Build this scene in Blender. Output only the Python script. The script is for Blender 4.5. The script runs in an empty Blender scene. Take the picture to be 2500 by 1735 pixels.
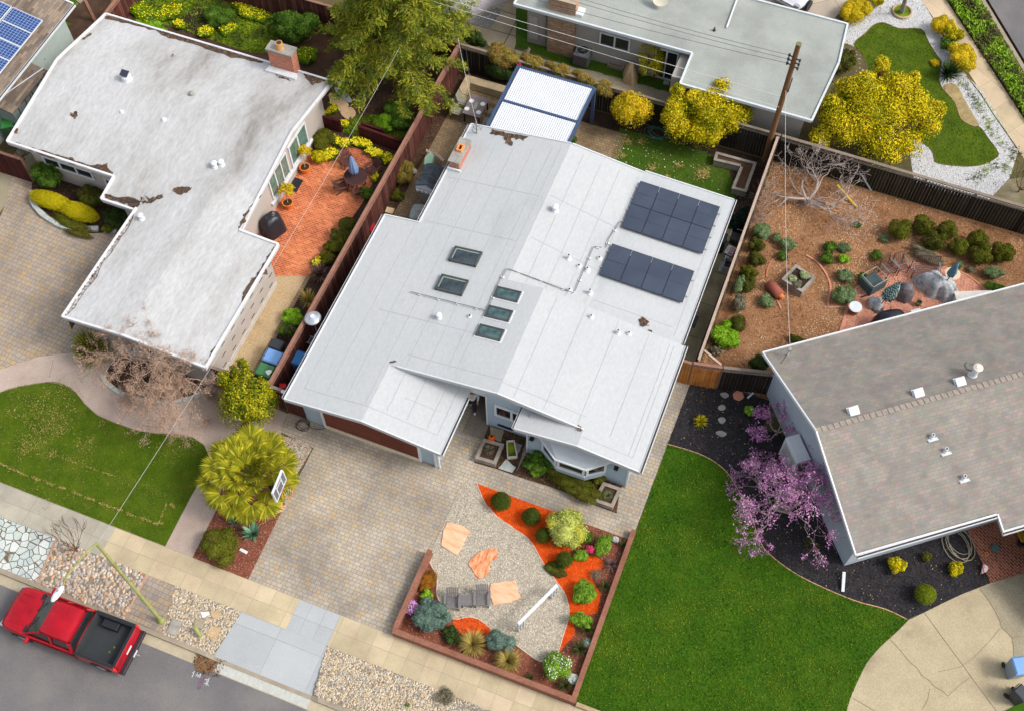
import bpy,math,random
import numpy as np
from mathutils import Vector,Matrix
from mathutils.geometry import tessellate_polygon
random.seed(11);rng=np.random.default_rng(11)
S=bpy.context.scene
C=S.collection
F,TH,ROLL,YAW,H=2859.0,math.radians(29.92),math.radians(-.45),math.radians(68.39),46.0
def _cam():
    r0=np.array([1,0,0.]);fw=np.array([0,math.sin(TH),-math.cos(TH)]);u0=np.cross(r0,fw)
    c,s=math.cos(ROLL),math.sin(ROLL)
    r=c*r0+s*u0;u=-s*r0+c*u0
    R=np.array([[math.sin(YAW),-math.cos(YAW),0],[math.cos(YAW),math.sin(YAW),0],[0,0,1]])
    return R@r,R@u,R@fw
CR,CU,CF=_cam()
cam=bpy.data.cameras.new('camera');co=bpy.data.objects.new('camera',cam);C.objects.link(co)
cam.sensor_width=36;cam.lens=F/2500*36;cam.clip_end=2000;cam.clip_start=.5
co.matrix_world=Matrix(((CR[0],CU[0],-CF[0],0),(CR[1],CU[1],-CF[1],0),(CR[2],CU[2],-CF[2],H),(0,0,0,1)))
S.camera=co
SUN_EL,SUN_AZ=math.radians(47),math.radians(8)
w=bpy.data.worlds.new('World');S.world=w;w.use_nodes=True
nt=w.node_tree;bg=nt.nodes['Background'];sky=nt.nodes.new('ShaderNodeTexSky')
sky.sky_type='NISHITA';sky.sun_disc=False;sky.sun_elevation=SUN_EL;sky.sun_rotation=math.pi/2-SUN_AZ
sky.air_density=1.2;sky.dust_density=4;sky.ozone_density=.6
hs=nt.nodes.new('ShaderNodeHueSaturation');hs.inputs['Saturation'].default_value=.45
nt.links.new(sky.outputs[0],hs.inputs['Color']);nt.links.new(hs.outputs[0],bg.inputs[0]);bg.inputs[1].default_value=.15
sl=bpy.data.lights.new('sun','SUN');so=bpy.data.objects.new('sun',sl);C.objects.link(so)
sl.energy=1.25;sl.angle=math.radians(12);sl.color=(1,.975,.93)
sd=Vector((math.cos(SUN_EL)*math.cos(SUN_AZ),math.cos(SUN_EL)*math.sin(SUN_AZ),math.sin(SUN_EL)))
so.rotation_euler=sd.to_track_quat('Z','Y').to_euler();so.location=(60,20,60)
S.view_settings.view_transform='Standard';S.view_settings.look='None';S.view_settings.exposure=.58;S.view_settings.gamma=1
def P(px,py,z=0.0):
    d=CF+CR*(px-1250)/F-CU*(py-867.5)/F
    t=(z-H)/d[2]
    return Vector((d[0]*t,d[1]*t,z))
def PZ(px,py,zf):
    z=2.8
    for _ in range(6):
        p=P(px,py,z);z=zf(p.x,p.y)
    return P(px,py,z)
def ppm(p):return F/float((np.array(p)-np.array([0,0,H]))@CF)
def q(ox,oy,*pts):return[(ox+a/3.1914,oy+b/3.1914)for a,b in pts]
def G(pxs,z=0.0):return[P(a,b,z)for a,b in pxs]
def smooth(pts,n=6,closed=False):
    pts=[Vector(p)for p in pts];N=len(pts);out=[]
    for i in range(N if closed else N-1):
        g=lambda k:pts[k%N]if closed else pts[min(max(k,0),N-1)]
        a,b,c,d=g(i-1),g(i),g(i+1),g(i+2)
        for k in range(n):
            t=k/n
            out.append(.5*((2*b)+(c-a)*t+(2*a-5*b+4*c-d)*t*t+(3*b-a-3*c+d)*t**3))
    if not closed:out.append(pts[-1])
    return out
def root_of(o):
    while o.parent:o=o.parent
    return o
class MB:
    def __init__(s):s.v=[];s.f=[]
    def face(s,pts):
        n=len(s.v);s.v+=[tuple(p)for p in pts];s.f.append(tuple(range(n,n+len(pts))));return s
    def add(s,vs,fs):
        n=len(s.v);s.v+=[tuple(p)for p in vs];s.f+=[tuple(i+n for i in f)for f in fs];return s
    def box(s,x0,y0,z0,x1,y1,z1):
        vs=[(x,y,z)for x in(x0,x1)for y in(y0,y1)for z in(z0,z1)]
        return s.add(vs,[(0,1,3,2),(4,6,7,5),(0,4,5,1),(2,3,7,6),(0,2,6,4),(1,5,7,3)])
    def obox(s,c,sz,M=None):
        vs=[Vector((x*sz[0]/2,y*sz[1]/2,z*sz[2]/2))for x in(-1,1)for y in(-1,1)for z in(-1,1)]
        if M is not None:
            if isinstance(M,(int,float)):M=Matrix.Rotation(M,3,'Z')
            vs=[M@v for v in vs]
        return s.add([v+Vector(c)for v in vs],[(0,1,3,2),(4,6,7,5),(0,4,5,1),(2,3,7,6),(0,2,6,4),(1,5,7,3)])
    def beam(s,a,b,w,h,up=(0,0,1)):
        a=Vector(a);b=Vector(b);d=(b-a).normalized();sd=d.cross(Vector(up))
        if sd.length<1e-4:sd=Vector((1,0,0))
        sd.normalize();u=sd.cross(d)
        vs=[p+sd*x*w/2+u*z*h/2 for p in(a,b)for x in(-1,1)for z in(-1,1)]
        return s.add(vs,[(0,1,3,2),(4,6,7,5),(0,4,5,1),(2,3,7,6),(0,2,6,4),(1,5,7,3)])
    def tube(s,pts,r,n=6,cap=True):
        pts=[Vector(p)for p in pts];rs=r if isinstance(r,(list,tuple))else[r]*len(pts);b0=len(s.v)
        for i,p in enumerate(pts):
            d=(pts[min(i+1,len(pts)-1)]-pts[max(i-1,0)]).normalized()
            a=d.cross(Vector((0,0,1))if abs(d.z)<.95 else Vector((1,0,0))).normalized();b=d.cross(a)
            for k in range(n):
                t=2*math.pi*k/n;s.v.append(tuple(p+(a*math.cos(t)+b*math.sin(t))*rs[i]))
        for i in range(len(pts)-1):
            for k in range(n):
                s.f.append((b0+i*n+k,b0+i*n+(k+1)%n,b0+(i+1)*n+(k+1)%n,b0+(i+1)*n+k))
        if cap:s.f.append(tuple(b0+k for k in range(n))[::-1]);s.f.append(tuple(b0+(len(pts)-1)*n+k for k in range(n)))
        return s
    def lathe(s,cx,cy,prof,n=20,sx=1,sy=1,rot=0):
        b0=len(s.v)
        for r,z in prof:
            for k in range(n):
                t=2*math.pi*k/n;x,y=r*math.cos(t)*sx,r*math.sin(t)*sy
                s.v.append((cx+x*math.cos(rot)-y*math.sin(rot),cy+x*math.sin(rot)+y*math.cos(rot),z))
        for i in range(len(prof)-1):
            for k in range(n):
                s.f.append((b0+i*n+k,b0+i*n+(k+1)%n,b0+(i+1)*n+(k+1)%n,b0+(i+1)*n+k))
        s.f.append(tuple(b0+k for k in range(n))[::-1]);s.f.append(tuple(b0+(len(prof)-1)*n+k for k in range(n)))
        return s
    def cyl(s,x,y,z0,z1,r0,r1=None,n=16):return s.lathe(x,y,[(r0,z0),(r0 if r1 is None else r1,z1)],n)
    def sheet(s,poly,z=None,zf=None,thick=0.0):
        pl=[Vector((p[0],p[1],(zf(p[0],p[1])if zf else(p[2]if z is None else z))))for p in poly]
        tri=tessellate_polygon([[Vector((p.x,p.y,0))for p in pl]])
        b0=len(s.v);s.v+=[tuple(p)for p in pl]
        def area(t):a,b,c=[pl[i]for i in t];return(b.x-a.x)*(c.y-a.y)-(c.x-a.x)*(b.y-a.y)
        tri=[t if area(t)>0 else(t[0],t[2],t[1])for t in tri]
        s.f+=[tuple(b0+i for i in t)for t in tri]
        if thick:
            n=len(pl);s.v+=[(p.x,p.y,p.z-thick)for p in pl]
            s.f+=[tuple(b0+n+i for i in t)[::-1]for t in tri]
            A=sum(pl[i].x*pl[(i+1)%n].y-pl[(i+1)%n].x*pl[i].y for i in range(n))
            for i in range(n):
                j=(i+1)%n
                s.f.append((b0+i,b0+n+i,b0+n+j,b0+j)if A>0 else(b0+i,b0+j,b0+n+j,b0+n+i))
        return s
    def prism(s,poly,z0,z1):return s.sheet(poly,z=z1,thick=z1-z0)
    def build(s,name,mat,parent=None,sm=False,bevel=0,subd=0):
        me=bpy.data.meshes.new(name);off=root_of(parent).location if parent else Vector((0,0,0))
        me.from_pydata([(x-off.x,y-off.y,z-off.z)for x,y,z in s.v],[],s.f);me.update()
        me.materials.append(mat)
        if sm:me.polygons.foreach_set('use_smooth',[True]*len(me.polygons))
        o=bpy.data.objects.new(name,me);C.objects.link(o)
        if parent:o.parent=parent
        if bevel:
            m=o.modifiers.new('bevel','BEVEL');m.width=bevel;m.segments=2;m.limit_method='ANGLE';m.angle_limit=math.radians(35)
        if subd:m=o.modifiers.new('sub','SUBSURF');m.levels=m.render_levels=subd
        return o
def tag(o,label=None,cat=None,group=None,kind=None):
    if label:o['label']=label
    if cat:o['category']=cat
    if group:o['group']=group
    if kind:o['kind']=kind
    return o
def thing(name,label,cat,loc=(0,0,0),group=None,rz=0):
    o=bpy.data.objects.new(name,None);C.objects.link(o);o.location=Vector(loc);o.rotation_euler=(0,0,rz)
    o.empty_display_size=.2
    return tag(o,label,cat,group)
def struct(name,mb,mat):return tag(mb.build(name,mat),kind='structure')
def dup(root,loc,rz=0,label=None,group=None,scale=None):
    def cp(o,par):
        c=o.copy();C.objects.link(c);c.parent=par
        for ch in list(o.children):cp(ch,c)
        return c
    r=cp(root,None);r.location=Vector(loc);r.rotation_euler=(0,0,rz)
    if label:r['label']=label
    if group:r['group']=group
    if scale:r.scale=(scale,)*3
    return r
def quads(name,Cn,U,V,mat,parent=None,core=None,sm=False):
    """many small quads: centres Cn (N,3), half vectors U and V; core = (verts, faces) merged in"""
    N=len(Cn);off=np.array(root_of(parent).location)if parent else np.zeros(3)
    vs=np.stack([Cn-U-V,Cn+U-V*.35,Cn+U*.9+V,Cn-U*.35+V],1).reshape(-1,3)-off
    fcs=np.arange(4*N).reshape(N,4)
    cv=np.array([tuple(v)for v in core[0]])-off if core else np.zeros((0,3));cf=core[1]if core else[]
    allv=np.concatenate([vs,cv])if len(cv)else vs
    me=bpy.data.meshes.new(name)
    lens=[4]*N+[len(f)for f in cf];li=fcs.reshape(-1).tolist()
    for f in cf:li+=[i+4*N for i in f]
    me.vertices.add(len(allv));me.vertices.foreach_set('co',allv.astype(np.float32).ravel())
    me.loops.add(len(li));me.loops.foreach_set('vertex_index',np.array(li,dtype=np.int32))
    me.polygons.add(len(lens));st=np.concatenate([[0],np.cumsum(lens)[:-1]]).astype(np.int32)
    me.polygons.foreach_set('loop_start',st);me.polygons.foreach_set('loop_total',np.array(lens,dtype=np.int32))
    me.update(calc_edges=True);me.validate();me.materials.append(mat)
    o=bpy.data.objects.new(name,me);C.objects.link(o)
    if parent:o.parent=parent
    return o
def lin(c):return tuple(((v/255)/12.92 if v/255<=.04045 else((v/255+.055)/1.055)**2.4)for v in c[:3])+(1,)
class NT:
    def __init__(s,name):
        s.m=bpy.data.materials.new(name);s.m.use_nodes=True;s.n=s.m.node_tree.nodes;s.l=s.m.node_tree.links
        s.b=s.n['Principled BSDF'];s.tc=s.n.new('ShaderNodeTexCoord').outputs['Object']
    def node(s,t,**k):
        n=s.n.new(t)
        for a,b in k.items():setattr(n,a,b)
        return n
    def set(s,sock,v):
        if isinstance(v,bpy.types.NodeSocket):s.l.new(v,sock)
        else:sock.default_value=v
    def noise(s,scale,detail=3,rough=.6,vec=None,dist=0):
        n=s.node('ShaderNodeTexNoise');n.inputs['Scale'].default_value=scale;n.inputs['Detail'].default_value=detail
        n.inputs['Roughness'].default_value=rough;n.inputs['Distortion'].default_value=dist;s.l.new(vec or s.tc,n.inputs['Vector']);return n.outputs['Fac']
    def ramp(s,fac,stops,const=False):
        n=s.node('ShaderNodeValToRGB');e=n.color_ramp.elements
        if const:n.color_ramp.interpolation='CONSTANT'
        while len(e)<len(stops):e.new(.5)
        for i,(p,c)in enumerate(stops):e[i].position=p;e[i].color=lin(c)if len(c)==3 else c
        s.l.new(fac,n.inputs[0]);return n.outputs[0]
    def mix(s,fac,a,b,mode='MIX'):
        n=s.node('ShaderNodeMix',data_type='RGBA',blend_type=mode)
        s.set(n.inputs[0],fac);s.set(n.inputs[6],a);s.set(n.inputs[7],b);return n.outputs[2]
    def map(s,vec=None,rot=0,scale=(1,1,1),loc=(0,0,0)):
        n=s.node('ShaderNodeMapping');n.inputs['Rotation'].default_value=(0,0,rot);n.inputs['Scale'].default_value=scale;n.inputs['Location'].default_value=loc
        s.l.new(vec or s.tc,n.inputs[0]);return n.outputs[0]
    def bump(s,h,strength=.3,dist=.02):
        n=s.node('ShaderNodeBump');n.inputs['Strength'].default_value=strength;n.inputs['Distance'].default_value=dist
        s.l.new(h,n.inputs['Height']);s.l.new(n.outputs[0],s.b.inputs['Normal'])
    def out(s,col=None,rough=.85,metal=0,spec=None):
        if col is not None:s.set(s.b.inputs['Base Color'],col)
        s.b.inputs['Roughness'].default_value=rough;s.b.inputs['Metallic'].default_value=metal
        if spec is not None:s.b.inputs['Specular IOR Level'].default_value=spec
        return s.m
def sc(c,k):return tuple(min(255,max(0,v*k))for v in c)
def plain(name,c,var=.12,scale=3,fine=40,rough=.85,metal=0,bump=.15,spec=.3):
    t=NT(name);a=t.noise(scale,4);b=t.noise(fine,2)
    c1=t.ramp(a,[(.3,sc(c,1-var)),(.7,sc(c,1+var))])
    c2=t.mix(.6,c1,t.ramp(b,[(.3,sc(c,1-var)),(.7,sc(c,1+var))]))
    if bump:t.bump(b,bump,.01)
    return t.out(c2,rough,metal,spec)
def mottled(name,stops,scale=2,fine=25,fmix=.45,rough=.9,bump=.3,detail=6,stretch=None,rot=0):
    """stops: colours placed along coarse noise, fine noise modulates"""
    t=NT(name);v=t.map(rot=rot,scale=stretch)if stretch else None
    a=t.noise(scale,detail,.62,v);c=t.ramp(a,stops);b=t.noise(fine,4,.7,v)
    f=t.ramp(b,[(.3,(95,95,95)),(.7,(225,225,225))])
    c=t.mix(fmix,c,f,'OVERLAY');t.bump(b,bump,.02)
    return t.out(c,rough,0,.2)
def bricks(name,wd,ht,cols,mortar,msize=.012,rot=0,rough=.85,vert=False,off=.5,bump=.5,tone=.35,tscale=.5,sq=1,freq=2,loc=(0,0,0),warp=0):
    t=NT(name)
    if vert:
        sx=t.node('ShaderNodeSeparateXYZ');t.l.new(t.tc,sx.inputs[0])
        ad=t.node('ShaderNodeMath',operation='ADD');t.l.new(sx.outputs[0],ad.inputs[0]);t.l.new(sx.outputs[1],ad.inputs[1])
        cb=t.node('ShaderNodeCombineXYZ');t.l.new(ad.outputs[0],cb.inputs[0]);t.l.new(sx.outputs[2],cb.inputs[1]);vec=t.map(cb.outputs[0],rot)
    else:vec=t.map(rot=rot,loc=loc)
    if warp:
        nz=t.node('ShaderNodeTexNoise');nz.inputs['Scale'].default_value=1.5;t.l.new(vec,nz.inputs['Vector'])
        vm=t.node('ShaderNodeVectorMath',operation='MULTIPLY_ADD');t.l.new(nz.outputs['Color'],vm.inputs[0]);vm.inputs[1].default_value=(warp,)*3;t.l.new(vec,vm.inputs[2]);vec=vm.outputs[0]
    b=t.node('ShaderNodeTexBrick');b.offset=off;b.squash=sq;b.squash_frequency=freq
    b.inputs['Color1'].default_value=(0,0,0,1);b.inputs['Color2'].default_value=(1,1,1,1);b.inputs['Scale'].default_value=1
    b.inputs['Mortar Size'].default_value=msize;b.inputs['Mortar Smooth'].default_value=.2;b.inputs['Bias'].default_value=0
    b.inputs['Brick Width'].default_value=wd;b.inputs['Row Height'].default_value=ht;t.l.new(vec,b.inputs['Vector'])
    c=t.ramp(b.outputs['Color'],[((i+.5)/len(cols),x)for i,x in enumerate(cols)])
    n1=t.noise(tscale,4);c=t.mix(tone,c,t.ramp(n1,[(.3,(80,76,72)),(.7,(205,200,190))]),'OVERLAY')
    n2=t.noise(30,3);c=t.mix(.25,c,t.ramp(n2,[(.3,(90,90,90)),(.7,(190,190,190))]),'OVERLAY')
    c=t.mix(b.outputs['Fac'],c,lin(mortar))
    inv=t.node('ShaderNodeMath',operation='SUBTRACT');inv.inputs[0].default_value=1;t.l.new(b.outputs['Fac'],inv.inputs[1]);t.bump(inv.outputs[0],bump,.01)
    return t.out(c,rough,0,.25)
def leafmat(name,cols,alt=None,ns=1.6,lo=.45,hi=.6,rough=.6,tl=0.0):
    t=NT(name);g=t.node('ShaderNodeNewGeometry');r=g.outputs['Random Per Island']
    a=t.ramp(r,[((i+.5)/len(cols),x)for i,x in enumerate(cols)])
    if alt:
        b=t.ramp(r,[((i+.5)/len(alt),x)for i,x in enumerate(alt)]);n=t.noise(ns,3,.6)
        a=t.mix(t.ramp(n,[(lo,(0,0,0)),(hi,(255,255,255))]),a,b)
    return t.out(a,.75,0,.08)
def voro(name,scale,cols,gap,edge=.06,rough=.8,bump=.6,tint=.3):
    t=NT(name);v1=t.node('ShaderNodeTexVoronoi');v1.inputs['Scale'].default_value=scale;t.l.new(t.tc,v1.inputs['Vector'])
    v2=t.node('ShaderNodeTexVoronoi',feature='DISTANCE_TO_EDGE');v2.inputs['Scale'].default_value=scale;t.l.new(t.tc,v2.inputs['Vector'])
    sp=t.node('ShaderNodeSeparateColor');t.l.new(v1.outputs['Color'],sp.inputs[0])
    c=t.ramp(sp.outputs[0],[((i+.5)/len(cols),x)for i,x in enumerate(cols)]);n=t.noise(12,3)
    c=t.mix(tint,c,t.ramp(n,[(.3,(90,90,90)),(.7,(200,200,200))]),'OVERLAY')
    e=t.ramp(v2.outputs['Distance'],[(edge*.5,(0,0,0)),(edge,(255,255,255))])
    c=t.mix(e,lin(gap),c);t.bump(e,bump,.03)
    return t.out(c,rough,0,.3)
def inpoly(pts,poly):
    x,y=pts[:,0],pts[:,1];c=np.zeros(len(pts),bool);n=len(poly);j=n-1
    for i in range(n):
        xi,yi=poly[i][0],poly[i][1];xj,yj=poly[j][0],poly[j][1]
        c^=((yi>y)!=(yj>y))&(x<(xj-xi)*(y-yi)/(yj-yi+1e-12)+xi);j=i
    return c
def vnoise(p,s,seed=0):
    x=p[:,0]*s;y=p[:,1]*s;o=0;a=1;r=np.random.default_rng(seed)
    for k in range(4):
        f=1.7**k;ph=r.uniform(0,6.28,4);th=r.uniform(0,3.14,2)
        o=o+a*np.sin(f*(x*math.cos(th[0])+y*math.sin(th[0]))+ph[0])*np.sin(f*(x*math.cos(th[1])-y*math.sin(th[1]))+ph[1]);a*=.75
    return o
def pts_in(poly,dens,holes=()):
    P2=np.array([(p[0],p[1])for p in poly]);lo=P2.min(0);hi=P2.max(0)
    n=int((hi-lo).prod()*dens);r=rng.uniform(lo,hi,(n,2));m=inpoly(r,poly)
    for h in holes:m&=~inpoly(r,h)
    return r[m]
def frame(n,tilt):
    """random orthonormal pairs; tilt 0 = flat on the ground, 1 = any direction"""
    a=rng.uniform(0,2*math.pi,n);nz=rng.normal(0,tilt,(n,2));N=np.stack([nz[:,0],nz[:,1],np.ones(n)],1);N/=np.linalg.norm(N,axis=1)[:,None]
    t=np.stack([np.cos(a),np.sin(a),np.zeros(n)],1);U=np.cross(N,t);U/=np.linalg.norm(U,axis=1)[:,None];return U,np.cross(N,U)
def chips(name,poly,dens,mat,l=.04,wd=.018,z=.02,tilt=.35,holes=(),kind='stuff',pts=None,zf=None,hz=.02,label=None):
    p=pts_in(poly,dens,holes)if pts is None else pts;n=len(p)
    U,V=frame(n,tilt);k=rng.uniform(.6,1.4,(n,1))
    zz=(np.array([zf(a,b)for a,b in p])[:,None]if zf else 0)+z+rng.uniform(0,hz,(n,1))
    o=quads(name,np.concatenate([p,zz],1),U*l*k/2,V*wd*k/2,mat);return tag(o,label,None,None,kind)
def grass(name,poly,dens,mat,h=.05,wd=.03,holes=(),label=None):
    p=pts_in(poly,dens,holes);n=len(p);U,V=frame(n,.9);k=rng.uniform(.5,1.3,(n,1))
    return tag(quads(name,np.concatenate([p,rng.uniform(.005,h,(n,1))],1),U*h*k*.6,V*wd*k*.5,mat),label,None,None,'stuff')
def pebbles(name,poly,dens,mat,r=.03,holes=(),pts=None,z=0.0):
    p=pts_in(poly,dens,holes)if pts is None else pts;n=len(p)
    base=[];
    for k in range(6):base.append((math.cos(k*math.pi/3),math.sin(k*math.pi/3),0))
    for k in range(6):base.append((.62*math.cos(k*math.pi/3+.2),.62*math.sin(k*math.pi/3+.2),.5))
    B=np.array(base);fc=[(k,(k+1)%6,6+(k+1)%6,6+k)for k in range(6)]+[(6,7,8,9,10,11)]
    a=rng.uniform(0,6.28,n);R=rng.uniform(.55,1.3,(n,1));el=rng.uniform(.65,1,(n,1));J=rng.uniform(.85,1.15,(n,12))
    X=B[None,:,0]*R*J;Y=B[None,:,1]*R*el*J;ca,sa=np.cos(a)[:,None],np.sin(a)[:,None]
    VX=p[:,:1]+(X*ca-Y*sa)*r;VY=p[:,1:2]+(X*sa+Y*ca)*r;VZ=z-.004+B[None,:,2]*R*r*1.1*np.ones((n,1))
    vs=np.stack([VX,VY,VZ],2).reshape(-1,3);li=[]
    F4=np.array([f for f in fc[:6]]);base_i=(np.arange(n)*12)[:,None]
    q4=(base_i[:,:,None]+F4[None]).reshape(-1);q6=(base_i+np.array(fc[6])[None]).reshape(-1)
    me=bpy.data.meshes.new(name);me.vertices.add(len(vs));me.vertices.foreach_set('co',vs.astype(np.float32).ravel())
    li=np.concatenate([q4,q6]).astype(np.int32);lens=np.concatenate([np.full(6*n,4),np.full(n,6)]).astype(np.int32)
    me.loops.add(len(li));me.loops.foreach_set('vertex_index',li);me.polygons.add(len(lens))
    me.polygons.foreach_set('loop_start',np.concatenate([[0],np.cumsum(lens)[:-1]]).astype(np.int32));me.polygons.foreach_set('loop_total',lens)
    me.update(calc_edges=True);me.materials.append(mat);me.polygons.foreach_set('use_smooth',[True]*len(lens))
    o=bpy.data.objects.new(name,me);C.objects.link(o);return tag(o,None,None,None,'stuff')
def icore(cx,cy,cz,rx,ry,rz,jit=.12,n=10):
    vs=[];fs=[];m=7
    for i in range(m+1):
        ph=math.pi*i/m
        for k in range(n):
            t=2*math.pi*k/n;j=1+random.uniform(-jit,jit)
            vs.append((cx+rx*j*math.sin(ph)*math.cos(t),cy+ry*j*math.sin(ph)*math.sin(t),max(.01,cz+rz*j*math.cos(ph))))
    for i in range(m):
        for k in range(n):fs.append((i*n+k,(i+1)*n+k,(i+1)*n+(k+1)%n,i*n+(k+1)%n))
    return vs,fs
def merge(cs):
    v=[];f=[]
    for a,b in cs:n=len(v);v+=a;f+=[tuple(i+n for i in x)for x in b]
    return v,f
def blobs_leaves(bl,n,leaf,asp=.55,shell=.72,up=-.35,rnd=.9):
    """bl: list of ellipsoids (cx,cy,cz,rx,ry,rz). leaves over and just inside their surface"""
    A=np.array([b[3]*b[4]+b[3]*b[5]+b[4]*b[5]for b in bl]);idx=rng.choice(len(bl),n,p=A/A.sum());B=np.array(bl)[idx]
    d=rng.normal(size=(n,3));d/=np.linalg.norm(d,axis=1)[:,None];fl=d[:,2]<up;d[fl,2]*=-1
    rr=shell+(1.06-shell)*rng.uniform(0,1,(n,1))**.7
    Cn=B[:,:3]+d*B[:,3:6]*rr;Cn[:,2]=np.maximum(Cn[:,2],.02)
    N=d+rng.normal(0,rnd*.6,(n,3));N/=np.linalg.norm(N,axis=1)[:,None]
    t=rng.normal(size=(n,3));U=np.cross(N,t);U/=np.linalg.norm(U,axis=1)[:,None];V=np.cross(N,U)
    k=rng.uniform(.6,1.35,(n,1))
    return Cn,U*leaf*k/2,V*leaf*asp*k/2
def shrub(name,px,py,rpx,h,mat,label,cat='shrub',group=None,leaf=.055,n=None,ball=False,ry=None,ang=0,lump=7,asp=.55,core=True,z0=0.0,stem=True,rnd=.9,ext=None):
    kk=1 if ball else 1.24;c=P(px,py,z0+h*.5);r=rpx*kk/ppm(c);ryy=(ry*kk/ppm(c))if ry else r
    root=thing(name,label,cat,(c.x,c.y,z0),group)
    ca,sa=math.cos(ang),math.sin(ang)
    if ball:bl=[(c.x,c.y,z0+h*.5,r,ryy,h*.5)]
    else:
        bl=[(c.x,c.y,z0+h*.45,r*.72,ryy*.72,h*.45)]
        for k in range(lump):
            t=2*math.pi*(k+random.random()*.7)/lump;d=random.uniform(.3,.68)
            x,y=math.cos(t)*r*d,math.sin(t)*ryy*d;s=random.uniform(.28,.42)
            bl.append((c.x+x*ca-y*sa,c.y+x*sa+y*ca,z0+h*random.uniform(.4,.72),r*s,min(r,ryy)*s*1.05,h*random.uniform(.22,.34)))
    area=sum(b[3]*b[4]for b in bl)*9+r*h*4
    if n is None:n=int(min(9000,area/(leaf*leaf*asp)*1.15))
    Cn,U,V=blobs_leaves(bl,n,leaf,asp,.8 if ball else.7,rnd=rnd)
    Cn[:,2]=np.maximum(Cn[:,2],z0+.02)
    cr=merge([icore(b[0],b[1],b[2],b[3]*.84,b[4]*.84,b[5]*.84,.05)for b in bl])if core else None
    quads('foliage',Cn,U,V,mat,root,cr)
    if stem:
        mb=MB()
        for k in range(3):mb.tube([(c.x,c.y,z0),(c.x+random.uniform(-.3,.3)*r,c.y+random.uniform(-.3,.3)*r,z0+h*.6)],[.03,.012],5)
        mb.build('stem',MT['bark'],root)
    return root
def spiky(name,px,py,rpx,h,mat,label,n=70,wd=.03,cat='plant',group=None,droop=.6,curl=.15,z0=0.0,segs=4,up=.55):
    c=P(px,py,z0+h*.35);r=rpx*1.28/ppm(c);root=thing(name,label,cat,(c.x,c.y,z0),group);vs=[];fs=[]
    for i in range(n):
        a=random.uniform(0,6.283);el=random.uniform(.05,1)**.8;L=r*random.uniform(.75,1.08);ca,sa=math.cos(a),math.sin(a);b0=len(vs)
        out=1-.75*el*up*1.3;hh=h*(.25+.85*el);sd=Vector((-sa,ca,0))*wd*.5;tw=random.uniform(-curl,curl)
        for k in range(segs+1):
            t=k/segs;rr=L*out*t;z=z0+.02+hh*(t*(1+droop)-droop*1.1*t*t*(1.35-el*.5))
            p=Vector((c.x+rr*math.cos(a+tw*t),c.y+rr*math.sin(a+tw*t),max(z,z0+.01)));s2=sd*(1-t**1.6)*(.55+.9*math.sin(min(1,t*2+.25)*1.57))
            vs+=[p-s2,p+s2+Vector((0,0,wd*.15))]
        for k in range(segs):fs.append((b0+2*k,b0+2*k+1,b0+2*k+3,b0+2*k+2))
    m=MB();m.v=[tuple(v)for v in vs];m.f=fs;m.build('leaves',mat,root)
    MB().lathe(c.x,c.y,[(r*.12,z0),(r*.1,z0+h*.12),(.01,z0+h*.2)],8).build('crown_base',mat,root)
    return root
def branches(p,d,L,r,depth,out,tips,spread=.6,up=.1,nb=(2,3),keep=.74,crook=.18,seg=3):
    pts=[p.copy()];rs=[r];cur=p.copy();dd=d.copy()
    for k in range(seg):
        dd=(dd+Vector((random.gauss(0,crook),random.gauss(0,crook),random.gauss(0,crook)+up*.4))).normalized();cur=cur+dd*L/seg
        cur.z=max(cur.z,.08);pts.append(cur.copy());rs.append(r*(1-.38*(k+1)/seg))
        if depth<=2:tips.append((cur.copy(),depth))
    out.append((pts,rs,depth))
    if depth<=0:return
    for i in range(random.randint(*nb)):
        a=Vector((random.gauss(0,1),random.gauss(0,1),random.gauss(0,.6)));a=(a-dd*a.dot(dd)).normalized()
        nd=(dd+a*random.uniform(.6,1.3)*spread+Vector((0,0,up))).normalized()
        st=pts[-1]if i<2 else pts[random.randint(1,seg)]
        branches(st,nd,L*random.uniform(keep-.1,keep+.1),rs[-1]*random.uniform(.6,.82),depth-1,out,tips,spread,up,nb,keep,crook,seg)
# ================================================================== materials
MT={}
m=MT
m['bark']=plain('bark',(96,74,58),.25,8,60)
m['paver']=bricks('paver',.235,.165,[(172,162,150),(184,174,156),(188,178,162),(180,172,162),(194,172,138),(166,160,156),(186,176,164),(178,166,150)],(112,102,88),.008,sq=.7,freq=3,tone=.5,tscale=.45)
m['paver_l']=bricks('paver_left',.27,.21,[(166,152,136),(178,162,142),(168,156,148),(182,164,138),(158,148,144),(176,164,152),(188,160,122),(170,160,148)],(108,98,88),.009,sq=.65,freq=2,tone=.4,tscale=.5,rot=.05)
m['paver_b']=bricks('paver_back',.2,.15,[(150,128,98),(166,142,108),(158,136,108),(140,122,98)],(100,84,64),.012,sq=.7,freq=3,tone=.5,tscale=.8,off=.5)
m['asphalt']=mottled('asphalt',[(.25,(98,96,97)),(.5,(112,109,109)),(.62,(120,117,114)),(.8,(128,124,118))],.32,45,.5,.92,.4)
m['gutterc']=mottled('gutter concrete',[(.3,(160,148,126)),(.7,(186,174,148))],1.2,30,.3)
m['curbc']=mottled('curb concrete',[(.3,(136,126,110)),(.7,(164,152,134))],1.2,30,.3)
m['walk']=bricks('sidewalk',.755,.663,[(190,176,146),(196,182,152),(200,186,158)],(158,144,118),.009,off=0,tone=.35,tscale=.6,loc=(.33,.36,0))
m['walkgrey']=bricks('sidewalk grey',1.51,.663,[(180,174,160),(188,182,168)],(142,134,118),.009,off=0,tone=.45,tscale=.5,loc=(.33,.36,0))
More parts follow.
